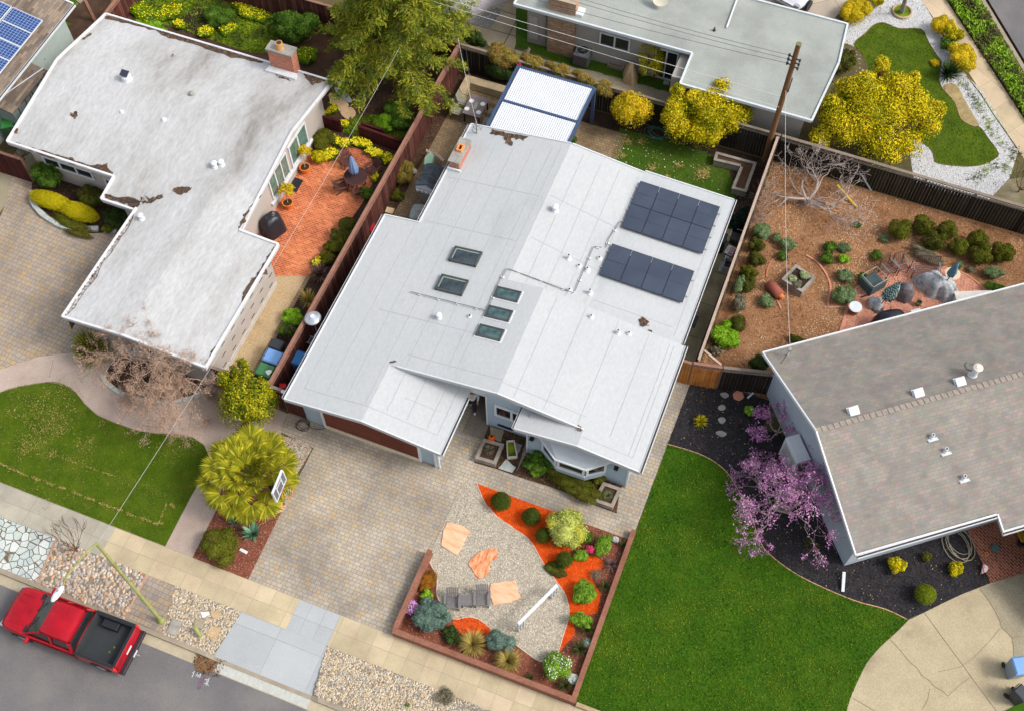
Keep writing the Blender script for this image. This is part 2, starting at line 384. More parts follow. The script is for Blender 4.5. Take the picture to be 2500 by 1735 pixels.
m['newc']=bricks('new concrete',1.98,2.3,[(172,176,178),(177,181,183)],(146,146,144),.01,off=0,tone=.12,tscale=.5,loc=(1.93,.1,0))
m['newc2']=bricks('new concrete squares',.62,.663,[(171,175,177),(178,182,184)],(150,150,148),.01,off=0,tone=.12,loc=(.04,.36,0))
m['pink']=mottled('pink concrete',[(.25,(158,140,128)),(.5,(174,156,144)),(.75,(184,168,154))],.8,22,.35)
m['conc']=mottled('concrete',[(.25,(142,128,104)),(.45,(170,156,128)),(.7,(182,168,138))],.5,18,.3)
m['concd']=mottled('old concrete',[(.25,(132,124,106)),(.5,(152,142,120)),(.72,(164,154,130))],.8,18,.4)
m['conct']=mottled('tan concrete',[(.25,(152,128,96)),(.5,(182,156,120)),(.72,(190,168,134))],.8,14,.4)
m['soil']=mottled('soil',[(.3,(62,46,36)),(.6,(84,62,46)),(.8,(104,78,56))],1.5,30,.5)
m['dsoil']=mottled('dark soil',[(.3,(44,34,28)),(.6,(66,50,40)),(.8,(84,66,50))],1.5,30,.5)
m['yard']=mottled('yard earth',[(.3,(76,70,44)),(.5,(92,84,54)),(.75,(110,92,64))],.8,20,.5)
m['bmulch']=mottled('black mulch base',[(.3,(38,37,40)),(.7,(58,55,56))],2,40,.5)
m['omulch']=mottled('orange mulch base',[(.3,(196,72,18)),(.7,(226,92,26))],3,40,.4)
m['cmulch']=mottled('chip mulch base',[(.25,(116,80,52)),(.5,(150,108,74)),(.75,(172,130,94))],.6,30,.5)
m['rmulch']=mottled('redwood mulch base',[(.3,(104,58,44)),(.7,(140,84,64))],2,40,.5)
m['grav']=mottled('gravel base',[(.3,(150,140,124)),(.7,(176,166,148))],4,60,.5)
m['wgrav']=mottled('white gravel base',[(.3,(172,172,172)),(.7,(198,198,198))],4,60,.5)
m['lawn']=mottled('lawn soil',[(.3,(54,76,3)),(.5,(68,90,6)),(.75,(88,102,14))],1.2,30,.4)
m['lawnr']=mottled('lush lawn soil',[(.3,(38,72,2)),(.5,(50,86,4)),(.75,(68,96,8))],.9,26,.4)
m['lawnb']=mottled('back lawn soil',[(.3,(48,80,10)),(.6,(66,94,18)),(.8,(94,108,32))],.9,26,.4)
m['moss']=mottled('moss',[(.3,(58,76,20)),(.55,(98,122,24)),(.75,(134,150,34))],1.2,26,.4)
m['cob']=mottled('cobble bed',[(.3,(116,106,92)),(.7,(144,132,114))],3,40,.4)
m['flag']=voro('white flagstone',3.3,[(178,188,186),(196,202,198),(186,194,186),(204,208,204)],(104,88,66),.055)
m['brickp']=bricks('patio brick',.21,.1,[(194,106,62),(206,120,74),(214,132,88),(198,110,68),(220,144,102)],(216,160,124),.008,rot=.0,tone=.8,tscale=.5)
m['brickr']=bricks('herringbone brick',.2,.1,[(190,112,90),(204,128,106),(196,120,96),(212,144,120)],(230,190,168),.01,rot=.7,tone=.4,tscale=1)
m['brickd']=bricks('porch brick',.23,.11,[(142,76,58),(160,92,70),(150,84,66),(172,108,84)],(186,142,118),.01,rot=.64,tone=.6,tscale=.8)
m['slate']=mottled('blue grey stone',[(.3,(150,158,156)),(.7,(190,194,186))],3,30,.3)
m['flagt']=mottled('tan flagstone',[(.3,(190,158,118)),(.7,(214,184,146))],3,30,.3)
m['peach']=mottled('peach flagstone',[(.3,(206,150,112)),(.5,(226,178,142)),(.7,(232,190,158))],1.6,20,.3,stretch=(1,3.5,1),rot=.5)
m['rust']=mottled('rust streaked flagstone',[(.3,(176,92,48)),(.5,(216,146,104)),(.7,(232,188,152))],3,20,.3,stretch=(3,1,1))
G1=[(40,74,12),(58,92,16),(76,108,24),(92,118,34)]
m['gL']=leafmat('lawn blades',[(60,84,2),(72,96,4),(84,106,8),(98,112,18)],[(98,104,30),(122,118,46),(142,132,66),(108,108,34)],.9,.48,.66)
m['gR']=leafmat('lush blades',[(34,70,2),(54,92,4),(70,106,8),(92,124,20)],[(62,90,6),(98,116,18),(84,106,12),(126,132,40)],.5,.44,.62)
m['gB']=leafmat('back lawn blades',[(56,90,10),(68,100,18),(80,108,24)],[(80,112,28),(120,124,50),(94,116,34)],1.2,.52,.66)
m['gM']=leafmat('moss blades',[(92,116,20),(120,140,26),(140,156,34)],[(52,76,22),(70,86,30),(96,92,46)],1.1,.42,.55)
m['dry']=leafmat('dry blades',[(170,148,88),(152,134,72),(180,160,104),(128,120,54)])
m['ch_o']=leafmat('orange chips',[(206,70,12),(232,92,22),(242,112,36),(190,60,14)])
m['ch_c']=leafmat('wood chips',[(132,88,56),(168,118,80),(196,150,110),(208,170,130),(226,198,162)],[(90,56,36),(122,80,54),(148,102,72),(168,124,92)],.45,.42,.6)
m['ch_r']=leafmat('redwood chips',[(110,58,44),(136,78,60),(160,104,84),(190,146,126)])
m['ch_k']=leafmat('black chips',[(32,32,36),(48,46,50),(62,60,64),(84,80,80),(40,38,42)])
m['ch_d']=leafmat('brown litter',[(60,42,32),(86,62,46),(112,84,62),(146,118,92)])
m['st_w']=leafmat('white pebbles',[(182,182,182),(200,200,200),(150,148,146),(208,208,208),(192,190,186)])
m['st_g']=leafmat('mixed gravel',[(186,176,158),(206,198,182),(150,140,128),(222,214,200),(120,112,104),(198,184,160)])
m['st_c']=leafmat('river cobbles',[(150,146,142),(196,172,140),(178,166,150),(124,122,124),(206,196,180),(188,140,98),(166,158,150)])
m['st_p']=leafmat('river pebbles',[(190,172,138),(204,188,160),(168,152,130),(148,146,142),(210,200,182),(192,160,120),(134,130,128)])
m['st_d']=leafmat('dark gravel',[(120,118,114),(150,146,140),(92,92,92),(176,170,162)])
# ================================================================== terrain, roads, kerbs
struct('ground',MB().face([(-400,-400,-.32),(400,-400,-.32),(400,400,-.32),(-400,400,-.32)]),m['yard'])
BLK=[(-90,7.66),(-15.85,7.66),(-15.6,9.6),(-11.8,9.6),(-11.45,7.66),(37.9,7.66),(6.1,54.8),(-20.9,94.8),(-90,94.8)]
struct('terrain',MB().sheet(BLK,z=0,thick=.3),m['yard'])
def sheet(name,poly,z,mat,kind='structure'):return tag(MB().sheet(poly,z=z).build(name,mat),kind=kind)
mb=MB();mb.face([(-90,-6,-.15),(60,-6,-.15),(60,7.07,-.15),(-90,7.07,-.15)])
dn=Vector((.829,.56,0));A=Vector((-20.9,94.8,-.15));B=Vector((37.9,7.66,-.15))
mb.face([A+dn*.5,B+dn*.5,B+dn*11,A+dn*11]);struct('road',mb,m['asphalt'])
mb=MB();mb.face([(-90,7.07,-.144),(60,7.07,-.144),(60,7.48,-.128),(-90,7.48,-.128)]);struct('gutter_strip',mb,m['gutterc'])
mb=MB();mb.box(-90,7.47,-.3,-16.1,7.67,.012);mb.box(-11.2,7.47,-.3,60,7.67,.012)
mb.add([(-16.1,7.47,.012),(-16.1,7.67,.012),(-15.8,7.47,-.1),(-15.8,7.67,-.08),(-16.1,7.47,-.3),(-15.8,7.47,-.3)],[(0,2,3,1),(0,4,5,2)])
mb.add([(-11.2,7.47,.012),(-11.2,7.67,.012),(-11.5,7.47,-.1),(-11.5,7.67,-.08),(-11.2,7.47,-.3),(-11.5,7.47,-.3)],[(1,3,2,0),(2,5,4,0)])
mb.box(-15.8,7.47,-.3,-11.5,7.66,-.1)
A=Vector((-20.9,94.8,0));B=Vector((37.9,7.66,0));mb.beam(A+dn*.1+Vector((0,0,-.14)),B+dn*.1+Vector((0,0,-.14)),.22,.31)
struct('kerb',mb,m['curbc'])
def zap(x,y):return.01 if y>9.58 else-.098+(y-7.6)/2.0*.1
mb=MB();xs=[-15.6,-13.7,-11.8];xf=[-15.85,-13.65,-11.45]
for i in range(2):mb.face([(xf[i],7.62,-.096),(xf[i+1],7.62,-.096),(xs[i+1],9.6,.01),(xs[i],9.6,.01)])
struct('driveway_apron',mb,m['newc'])
mb=MB();mb.box(-15.8,7.1,-.3,-11.5,7.49,-.122);struct('apron_gutter',mb,mottled('pale gutter',[(.3,(168,168,158)),(.7,(190,192,186))],3,20,.3,stretch=(4,1,1)))
sheet('sidewalk',[(-22.2,9.58),(40,9.58),(40,10.92),(-22.2,10.92)],.008,m['walk'])
sheet('sidewalk',[(-90,9.58),(-22.2,9.58),(-22.2,10.92),(-90,10.92)],.008,m['walkgrey'])
sheet('sidewalk',[(-15.62,9.58),(-13.6,9.58),(-13.6,9.6),(-11.8,9.59),(-11.8,10.9),(-13.62,10.9),(-13.62,9.6),(-15.62,9.6)],.012,m['newc2'])
def X(px,py):return P(px,py).x
xa,xb=X(138,1316),X(94,1417);xc,xd=X(357,1404),X(307,1504);xe,xf_=X(426,1435),X(398,1539)
sheet('flagstone_strip',[(-90,7.66),(xb,7.66),(xa,9.58),(-90,9.58)],.006,m['flag'])
cobp=[(xb,7.66),(xd,7.66),(xc,9.58),(xa,9.58)]
sheet('cobble_bed',cobp,.004,m['cob'])
sheet('paver_strip',[(xd,7.66),(xf_,7.66),(xe,9.58),(xc,9.58)],.012,m['paver_l'])
pebp=[(xf_,7.66),(-15.86,7.66),(-15.62,9.58),(xe,9.58)];sheet('pebble_bed',pebp,.004,m['cob'])
pebr=[(-11.44,7.66),(0,7.66),(0,9.58),(-11.8,9.58)];sheet('pebble_bed',pebr,.004,m['cob'])
pebbles('river_cobbles',cobp,130,m['st_c'],.085);pebbles('river_pebbles',pebp,560,m['st_p'],.045);pebbles('river_pebbles',[(-11.44,7.66),(-6,7.66),(-6,9.58),(-11.8,9.58)],560,m['st_p'],.045)
mb=MB();mb.beam((xb,7.66,.01),(xa,9.58,.01),.1,.05);mb.beam((xd,7.66,.01),(xc,9.58,.01),.08,.05);struct('brick_edging',mb,plain('edging paver',(172,134,112),.2,3,30))
DRV=[(-16.08,10.92),(-9.38,10.92),(-9.38,15),(-1.95,15),(-1.8,26.2),(-2.9,26.2),(-2.9,22),(-17.9,22),(-17.9,17.4),(-16.1,17.2)]
sheet('driveway',DRV,.010,m['paver'])
sheet('porch_floor',[(-10.4,20.2),(-9.4,20.2),(-9.4,24),(-10.4,24)],.016,mottled('porch concrete',[(.3,(112,102,92)),(.7,(136,124,110))],2,30,.3))
GTOP=[(1133,1171),(1164,1179),(1200,1193),(1344,1245),(1441,1282),(1535,1316)]
GARD=G(GTOP)+[Vector((-1.98,11.06,0)),Vector((-9.46,11.06,0)),Vector((-9.46,14.5,0))]
sheet('garden_bed',GARD,.016,m['rmulch'])
edge=q(600,800,(1800,1210),(1830,1290),(1880,1390),(1960,1480))+q(600,1235,(1890,0),(1960,85),(2080,165))+q(1200,1235,(130,150),(270,240),(340,330),(400,440),(500,580),(570,680),(600,780),(598,880),(560,1000),(520,1140))
GE=smooth(G(edge),3)
low=smooth(G(q(1200,1235,(520,1140),(450,1190),(380,1210),(270,1140),(190,1080))+q(600,1235,(1990,1020),(1925,970),(1830,890),(1740,862),(1620,880),(1560,800),(1490,700),(1490,560),(1440,450),(1425,390))),3)
GRV=[P(1133,1171)]+GE+low[1:]
sheet('gravel_bed',GRV,.020,m['grav']);pebbles('gravel',GRV,620,m['st_g'],.026,z=.02)
OR1=GE+G(q(1200,1235,(650,1000),(640,870),(830,830),(850,680),(800,600),(770,520),(880,470),(870,430),(800,380),(640,400),(600,320),(460,300)))+G(q(1200,800,(560,1440),(460,1420),(200,1330),(0,1255)))
sheet('orange_mulch_bed',OR1,.024,m['omulch']);chips('orange_mulch',OR1,750,m['ch_o'],.055,.02,.03)
OR2=smooth(G(q(600,1235,(1620,880),(1740,862),(1830,890),(1925,970),(1850,1010),(1700,1000),(1640,960))),3,True)
sheet('orange_mulch_bed',OR2,.024,m['omulch']);chips('orange_mulch',OR2,750,m['ch_o'],.055,.02,.03)
chips('redwood_mulch',GARD,260,m['ch_r'],.06,.02,.02,holes=(GRV,OR1))
mb=MB();mb.tube([p+Vector((0,0,.03))for p in GE],.022,5);mb.tube([p+Vector((0,0,.03))for p in low[:-2]],.02,5);struct('bed_edging',mb,plain('pale edging',(206,186,170)))
PB=G([(470,1360),(606,1413.6),(694,1235),(712,1180),(735,1140),(762,1095),(735,1072),(690,1064),(640,1060),(600,1020),(560,1080),(533,1235)])
sheet('garden_bed',PB,.014,m['rmulch']);chips('redwood_mulch',PB,330,m['ch_r'],.06,.02,.02)
PBG=G([(697,1230),(712,1180),(735,1140),(762,1095),(735,1072),(690,1064),(700,1110),(712,1140),(700,1165),(686,1200)]);sheet('gravel_bed',PBG,.018,m['grav']);pebbles('gravel',PBG,600,m['st_g'],.026,z=.018)
FB1=G(q(600,800,(1895,760),(1780,1050),(1960,1100),(2100,1150),(2200,830)));FB2=G(q(1200,800,(180,1150),(280,960),(300,900),(1060,1180),(1000,1260),(975,1445),(780,1370),(600,1290),(400,1220)))
for b in(FB1,FB2):sheet('garden_bed',b,.018,m['soil']);chips('bark_mulch',b,300,m['ch_d'],.05,.02,.025)
sheet('path',[(-60,10.92),(-18.4,10.92),(-17.2,11.4),(-17.2,14.2),(-17.9,18.3),(-19.6,18.4),(-21.2,19.3),(-60,19.3)],.006,m['pink'])
lw=G(q(0,800,(-300,640),(0,500),(150,455),(370,420),(500,440),(590,500),(660,590),(760,680),(900,740),(1040,790),(1200,820),(1370,825),(1500,850),(1590,910)))
LAWN=smooth(lw,4)+G(q(0,800,(1640,1030),(1560,1190),(1490,1310)))+[Vector((P(404,1332).x,10.93,0)),Vector((-60,10.93,0)),Vector((-60,14,0))]
sheet('lawn',LAWN,.012,m['lawn']);grass('lawn_grass',[p for p in LAWN if p.x>-36]+[Vector((-36,10.93,0))],520,m['gL'],.042,.022)
mb=MB()
for a,b in(((404,1330),(505,1100)),((1203,0),(1203,0))):pass
mb.tube([p+Vector((0,0,.012))for p in lw],.015,4);struct('lawn_edging',mb,plain('lawn edge',(150,128,112)))
def dryline(pp,w,n):
    a=np.array([(p.x,p.y)for p in G(pp)]);i=rng.integers(0,len(a)-1,n);t=rng.uniform(0,1,(n,1));return a[i]*(1-t)+a[i+1]*t+rng.normal(0,w,(n,2))*rng.uniform(.3,1,(n,1))
dp=[dryline(q(0,800,(0,1060),(220,1155)),.05,260)]
for a,b in(((245,1165),(320,1190)),((350,1200),(435,1235)),((465,1240),(515,1258)),((565,1275),(640,1308)),((670,1320),(740,1345)),((770,1362),(860,1395)),((880,1400),(950,1425)),((980,1440),(1075,1478)),((1100,1480),(1190,1515)),((1235,1530),(1300,1370)),((1330,1370),(1360,1400)),((480,1010),(700,1090)),((700,1090),(900,1160)),((1200,1525),(1270,1528))):dp.append(dryline(q(0,800,a,b),.05,90))
for x,y,r,n in((370,800,.45,420),(220,910,.35,330),(270,620,.5,340),(500,470,.4,260),(490,700,.3,160),(670,905,.22,120),(620,1000,.35,110),(1000,825,.14,60),(790,735,.14,60),(90,655,.14,60),(180,965,.12,60),(410,985,.12,70),(540,590,.3,140),(360,700,.45,260),(1330,950,.4,110),(370,1330,.5,130),(1440,890,.14,50),(500,790,.2,110)):
    c=P(*q(0,800,(x,y))[0]);dp.append(np.array([(c.x,c.y)])+rng.normal(0,r,(n,2)))
dp=np.concatenate(dp);chips('dry_grass',None,0,m['dry'],.06,.018,.05,.8,pts=dp[rng.uniform(size=len(dp))<.8],kind='stuff')
PY=G([(-260,960),(0,903),(94,872),(157,864),(200,857),(240,850),(300,830),(560,900),(560,300),(0,250),(28,405),(24,470),(0,530),(-260,560)])
PY=G([(-400,985),(0,903),(94,872),(157,864),(200,857)])+[Vector((-26.0,18.4,0)),Vector((-26,26,0))]+G([(100,400),(28,405),(26,440),(18,490),(0,530),(-400,640)])
sheet('paver_yard',PY,.012,m['paver_l'])
mb=MB();mb.tube([p+Vector((0,0,.008))for p in G(q(0,800,(-300,400),(0,330),(300,230),(500,205),(620,190)))],.03,4);struct('path_edging',mb,m['pink'])
mbx=MB();
for a,b in(((415,250),(385,385)),((700,350),(620,410)),((1020,610),(950,720)),((1495,640),(1470,800)),((1545,1290),(1700,1345))):mbx.beam(*[p+Vector((0,0,.004))for p in G(q(0,800,a,b))],.02,.012)
struct('path_joint',mbx,plain('joint',(128,108,96)))
BD1=G(q(0,400,(250,160),(245,300),(330,420),(450,490),(560,530),(700,545),(800,540),(1000,380),(800,180),(520,130),(480,30),(330,0)));sheet('garden_bed',BD1,.018,m['dsoil']);chips('bark_mulch',BD1,200,m['ch_d'],.05,.02,.02)
def stone_border(name,pts,w,mat,n,label,cat='stone border',hh=.12):
    r=thing(name,label,cat,pts[0]);L=len(pts)
    sm_=smooth(pts,6);tot=[0]
    for i in range(1,len(sm_)):tot.append(tot[-1]+(sm_[i]-sm_[i-1]).length)
    def at(s):
        for i in range(1,len(sm_)):
            if tot[i]>=s:return sm_[i-1].lerp(sm_[i],(s-tot[i-1])/(tot[i]-tot[i-1]+1e-9))
        return sm_[-1]
    for k in range(n):
        a=at(tot[-1]*(k+.03)/n);b=at(tot[-1]*(k+.97)/n);u=Vector((0,0,hh/2))
        MB().beam(a+u,b+u,w*random.uniform(.85,1.1),hh*random.uniform(.85,1.15)).build('edge_stone',mat,r,bevel=.015)
    return r
stone_border('stone_border',G(q(0,400,(262,225),(262,310),(330,400),(430,470),(520,505),(640,520),(775,515))),.26,m['slate'],13,'curved pale stone edging round the bed with the yellow hedge',hh=.2)
BD2=smooth(G(q(0,800,(830,350),(880,440),(1000,510),(1180,560),(1400,560),(1560,500),(1640,420),(1300,240),(1000,170))),4,True);sheet('garden_bed',BD2,.018,m['dsoil']);chips('bark_mulch',BD2,220,m['ch_d'],.05,.02,.02)
stone_border('stone_border',G(q(0,800,(790,370),(850,450),(990,535),(1180,580),(1400,575),(1560,520),(1650,450))),.2,m['slate'],12,'low curved stone edging under the bare reddish maple')
sheet('side_path',[(-21.5,19.3),(-20.3,19.3),(-20.28,25.2),(-21.7,25.2)],.010,m['conct'])
mb=MB();mb.box(-20.35,18.5,0,-20.15,25.2,.03);struct('path_edging',mb,m['paver_b'])
sheet('garden_bed',[(-20.15,18.5),(-18.6,18.5),(-18.6,40),(-20.15,40)],.006,m['dsoil'])
BP=[(-21.75,24.6),(-20.26,25.2),(-19.95,27),(-19.7,30),(-19.75,31.6),(-20.6,32.9),(-21.9,33.1),(-23.3,32.6),(-23.5,31.8),(-23.5,24.8),(-21.75,24.3)]
sheet('brick_patio',BP,.014,m['brickp'])
LG=[(-23.6,33),(-18.7,30.5),(-18.7,40),(-40,40),(-40,34.4),(-23.6,34.4)];sheet('garden_bed',LG,.010,m['soil']);chips('bark_mulch',[(-24,32),(-18.7,30.5),(-18.7,39.8),(-24,39.8)],160,m['ch_d'],.05,.02,.02)
MS=smooth(G(q(600,0,(740,1000),(820,920),(940,900),(1050,900),(1200,900),(1280,1010),(1200,1080),(1050,1060),(900,1090),(800,1060))),3,True)
MS2=smooth(G(q(0,0,(980,90),(1060,0),(1500,-60),(2050,0),(2200,100),(2200,330),(2000,420),(1700,330),(1300,200),(1100,140))),3,True)
for p in(MS,MS2):sheet('moss_patch',p,.014,m['moss']);grass('ground_cover',p,260,m['gM'],.12,.05)
sheet('lawn',[(-60,36.2),(-37.5,36.2),(-37.5,60),(-60,60)],.008,m['moss'])
sheet('lawn',G([(140,70),(205,-20),(270,-60),(150,-80),(60,20),(178,60)]),.012,m['lawn'])
sheet('path',[(-37.4,20),(-36,20),(-36,31),(-37.4,31)],.004,m['concd'])
sheet('garden_bed',[(-18.6,18.5),(-15.9,18.5),(-15.9,40),(-18.6,40)],.010,m['soil']);chips('bark_mulch',[(-18.5,27),(-18,27),(-18,40),(-18.5,40)],260,m['ch_d'],.05,.02,.02)
sheet('patio',[(-18,24),(-15,24),(-15,33),(-8.95,33),(-8.95,38.75),(-17.98,38.75)],.018,m['paver_b'])
sheet('garden_bed',[(-15.9,38.7),(-1.75,33),(-1.75,39.7),(-15.9,39.7)],.006,m['dsoil']);chips('bark_mulch',[(-9,38.5),(-1.8,34),(-1.8,39.6),(-9,39.6)],150,m['ch_d'],.05,.02,.01)
BL=G(q(1200,0,(1000,1000),(1100,1030),(1230,1060),(1500,1130),(1700,1200),(1760,1260),(1850,1320),(1880,1420),(1900,1560)))+G(q(1200,400,(1860,330),(1870,520),(1800,500)))+[Vector((-2.9,33.6,0)),Vector((-8.9,33.4,0))]
sheet('lawn',BL,.014,m['lawnb']);grass('lawn_grass',BL,480,m['gB'],.045,.024)
db=[np.array([(P(*q(1200,0,(x,y))[0]).x,P(*q(1200,0,(x,y))[0]).y)])+rng.normal(0,r,(n,2))for x,y,r,n in((1060,1100,.16,120),(1165,1105,.13,90),(1250,1310,.13,110),(1460,1295,.11,90),(1640,1355,.22,260),(1660,1345,.1,120),(1020,1215,.08,50),(1365,1375,.07,50),(980,1195,.07,40))]
chips('dry_grass',None,0,m['dry'],.07,.03,.05,.5,pts=np.concatenate(db))
chips('fallen_petals',BL,4,leafmat('petals',[(230,226,196),(240,236,216)]),.05,.05,.06,.3)
sheet('side_path',[(-2.9,26.1),(-1.93,26.1),(-1.9,34.4),(-2.9,34.4)],.012,bricks('side concrete',3,1.9,[(136,124,98),(146,134,108)],(84,74,58),.02,off=0,tone=.6,tscale=.8))
sheet('garden_bed',[(-1.93,26.3),(-1.72,26.3),(-1.72,36),(-1.9,36)],.008,m['dsoil'])
RY=[(-1.65,26.4),(0.8,26.6),(14,26),(24,28),(14,39.7),(-1.6,39.7)]
sheet('mulch_yard',RY,.008,m['cmulch']);chips('wood_chips',[(-1.65,26.4),(1.2,26.6),(8,33.0),(14.5,36),(12.5,39.6),(-1.6,39.6)],300,m['ch_c'],.06,.025,.02)
RP=smooth(G(q(1800,400,(790,1340),(860,1100),(900,1000),(990,930),(1100,860),(1250,800),(1350,780),(1500,790),(1680,830),(1800,880),(1960,1010),(2040,1100))),3)+G([(2420,820),(2060,860)])
sheet('brick_patio',RP,.026,m['brickr'])
mb=MB();mb.tube([p+Vector((0,0,.03))for p in RP[:-3]],.05,5);struct('brick_edging',mb,plain('edging brick',(206,140,112)))
def arc(pts,w,name='brick_edging'):
    mm=MB();s=smooth(G(pts),4)
    for i in range(len(s)-1):mm.beam(s[i]+Vector((0,0,.03)),s[i+1]+Vector((0,0,.03)),w,.06)
    return mm
struct('brick_edging',arc(q(1800,400,(535,715),(620,770),(690,860),(725,960),(710,1050),(705,1120)),.09),plain('pink brick',(190,128,100)))
struct('brick_edging',arc(q(1800,400,(705,1120),(860,1118)),.08),plain('pink brick 2',(200,150,124)))
struct('brick_edging',arc(q(1800,400,(310,730),(260,770),(232,840),(228,890)),.07),plain('pink brick 3',(176,112,84)))
struct('brick_edging',arc(q(1800,400,(300,1050),(340,1130)),.07),plain('pink brick 4',(190,132,108)))
rl=G(q(1200,800,(1370,905),(1560,960),(1700,1020),(1810,1100),(1880,1190),(1960,1330),(2040,1510)))+G(q(1800,1235,(150,210),(210,330),(330,440),(480,540),(640,620),(800,690),(960,750),(1150,800),(1320,880)))
RLs=smooth(rl,3);dr=smooth(G(q(1800,1235,(1335,885),(1220,1000),(1110,1100),(1010,1220),(930,1380),(880,1500),(850,1620),(830,1800))),3)
RL=RLs+dr+[Vector((6.5,11,0)),Vector((-1.87,11,0))]
sheet('lawn',RL,.010,m['lawnr']);grass('lawn_grass',RL,520,m['gR'],.055,.028)
mb=MB();mb.tube([p+Vector((0,0,.02))for p in RLs],.02,5);struct('lawn_edging',mb,plain('lawn board',(206,160,128)))
struct('lawn_edging',MB().box(-1.9,11,0,-1.86,18.3,.03),m['ch_c'])
BM=[Vector((-1.8,26.1,0))]+RLs+G(q(1800,1235,(1450,830),(1600,755),(1750,685),(1970,600),(1900,430),(1750,100),(1500,-200),(200,-600)))+[Vector((1.7,27.4,0))]
sheet('black_mulch_bed',BM,.006,m['bmulch']);chips('black_mulch',BM,420,m['ch_k'],.06,.022,.02);chips('wood_flecks',BM,9,m['ch_c'],.05,.02,.04)
RD=dr[:1]+G(q(1800,1235,(1450,830),(1600,755),(1750,685),(1970,600),(2100,560),(2300,500)))+[Vector((20,20,0)),Vector((20,10,0)),Vector((5.6,10,0))]+dr[::-1]
sheet('driveway',RD,.014,m['conc'])
sheet('driveway',G(q(1800,1235,(1885,640),(1990,780),(2040,900),(2060,950),(2140,1030),(2155,1180),(2180,1250),(2230,1300),(2600,1500),(2600,450),(2234,520),(2100,560))),.018,m['concd'])
cr=MB()
for c_,w_ in((q(1800,1235,(1190,1040),(1240,1090),(1300,1160),(1350,1220),(1400,1260),(1440,1320),(1500,1360),(1530,1400),(1600,1440),(1640,1480)),.022),(q(1800,1235,(1640,1480),(1690,1430),(1760,1370),(1820,1330)),.012),(q(1800,1235,(1560,1290),(1700,1260),(1770,1230),(1900,1120),(2050,950)),.012),(q(1800,1235,(2060,950),(2140,1030),(2155,1180),(2180,1250)),.022),(q(1800,1235,(1885,640),(1960,740),(2030,860),(2060,950)),.02),(q(1800,1235,(2140,1030),(2200,1010),(2234,1015)),.018),(q(1800,1235,(1500,1420),(1480,1510),(1440,1580)),.01)):
    s=smooth([p+Vector((0,0,.02))for p in G(c_)],3)
    for i in range(len(s)-1):cr.beam(s[i],s[i+1],w_,.006)
for c_ in(q(1800,1235,(1455,825),(2020,1596)),q(1800,1235,(905,1495),(1075,1596))):cr.beam(P(*c_[0],.018),P(*c_[1],.018),.025,.008)
struct('driveway_cracks',cr,plain('crack',(128,112,90)))
sheet('brick_porch',G(q(1800,1235,(1970,598),(1900,430),(1740,90),(1960,-100),(2400,-100),(2400,440),(2234,520),(2100,560))),.05,m['brickd'])
sheet('lawn',G(q(1800,1235,(2080,1596),(2234,1510),(2400,1400),(2400,1700),(2060,1700))),.03,m['lawnr'])
sheet('patio',G(q(1200,0,(-700,-60),(200,-60),(220,260),(170,400),(60,420),(-120,280),(-250,60),(-500,0))),.008,bricks('slab',2.1,1.5,[(156,144,122),(166,152,130)],(84,76,60),.03,off=0,tone=.5,loc=(.3,.4,0)))
sheet('gravel_bed',G(q(600,0,(1720,170),(1950,60),(2000,80),(1910,220),(1780,190))),.014,m['st_d']);pebbles('gravel',G(q(600,0,(1700,170),(1900,40),(2010,30),(2010,80),(1910,220),(1780,190))),500,m['st_d'],.03)
SG=G(q(1200,0,(190,70),(300,60),(440,330),(700,380),(1300,560),(1480,640),(1440,760),(900,600),(600,510),(190,370)))
sheet('lawn',SG,.010,m['lawnb']);grass('lawn_grass',SG,300,m['gB'],.045,.03)
sheet('lawn',G(q(1200,0,(970,690),(1000,670),(1400,780),(1380,800))),.01,m['lawnb'])
sp=MB();spz=[.03,.036,.03,.036,.03,.036]
for ia,a in enumerate((((180,390),(440,480),(420,540),(200,420)),((450,480),(660,540),(640,600),(430,520)),((670,540),(870,580),(850,640),(650,590)),((880,590),(1090,650),(1070,720),(860,650)),((1100,655),(1290,700),(1260,770),(1080,715)),((1300,705),(1440,745),(1420,800),(1280,765)))):sp.sheet(smooth(G(q(1200,0,*a)),4,True),z=spz[ia],thick=.03)
struct('path',sp,m['concd'])
sheet('driveway',G(q(1800,0,(200,-200),(900,-200),(900,0),(760,140),(860,200),(500,160),(100,60))),.008,bricks('drive slab',2.6,2.6,[(190,178,162),(198,186,170)],(128,116,100),.02,off=0,tone=.4,rot=.9))
WG=G(q(1800,0,(700,300),(860,180),(1000,60),(1150,-60),(1420,-20),(1530,160),(1650,380),(1790,600),(1900,700),(2050,920),(2190,1180),(2120,1390),(1950,1570),(1700,1520),(1380,1420),(1340,1180),(1200,900)))
sheet('white_gravel_bed',WG,.008,m['wgrav'])
TL=smooth(G(q(1800,0,(905,350),(1000,260),(1060,200),(1140,180),(1260,225),(1430,230),(1490,330),(1550,430),(1590,490),(1570,620),(1610,710),(1690,800),(1740,930),(1830,985),(1890,995),(1960,1090),(2035,1200),(1990,1250),(1900,1290),(1750,1300),(1560,1275),(1530,1230),(1500,1160),(1300,1000),(1100,700),(1010,540),(980,440))),3,True)
pebbles('white_gravel',WG,260,m['st_w'],.04,holes=(TL,))
chips('leaf_litter',WG,14,m['ch_d'],.05,.03,.045,holes=(TL,))
sheet('lawn',TL,.020,m['lawn']);grass('lawn_grass',TL,240,leafmat('corner blades',[(76,96,8),(88,106,12),(98,112,20)],[(100,108,30),(116,114,40),(88,100,20)],.8,.5,.66),.06,.035)
mb=MB();mb.tube([p+Vector((0,0,.025))for p in TL],.02,4);struct('lawn_edging',mb,plain('brown edging',(124,92,66)))
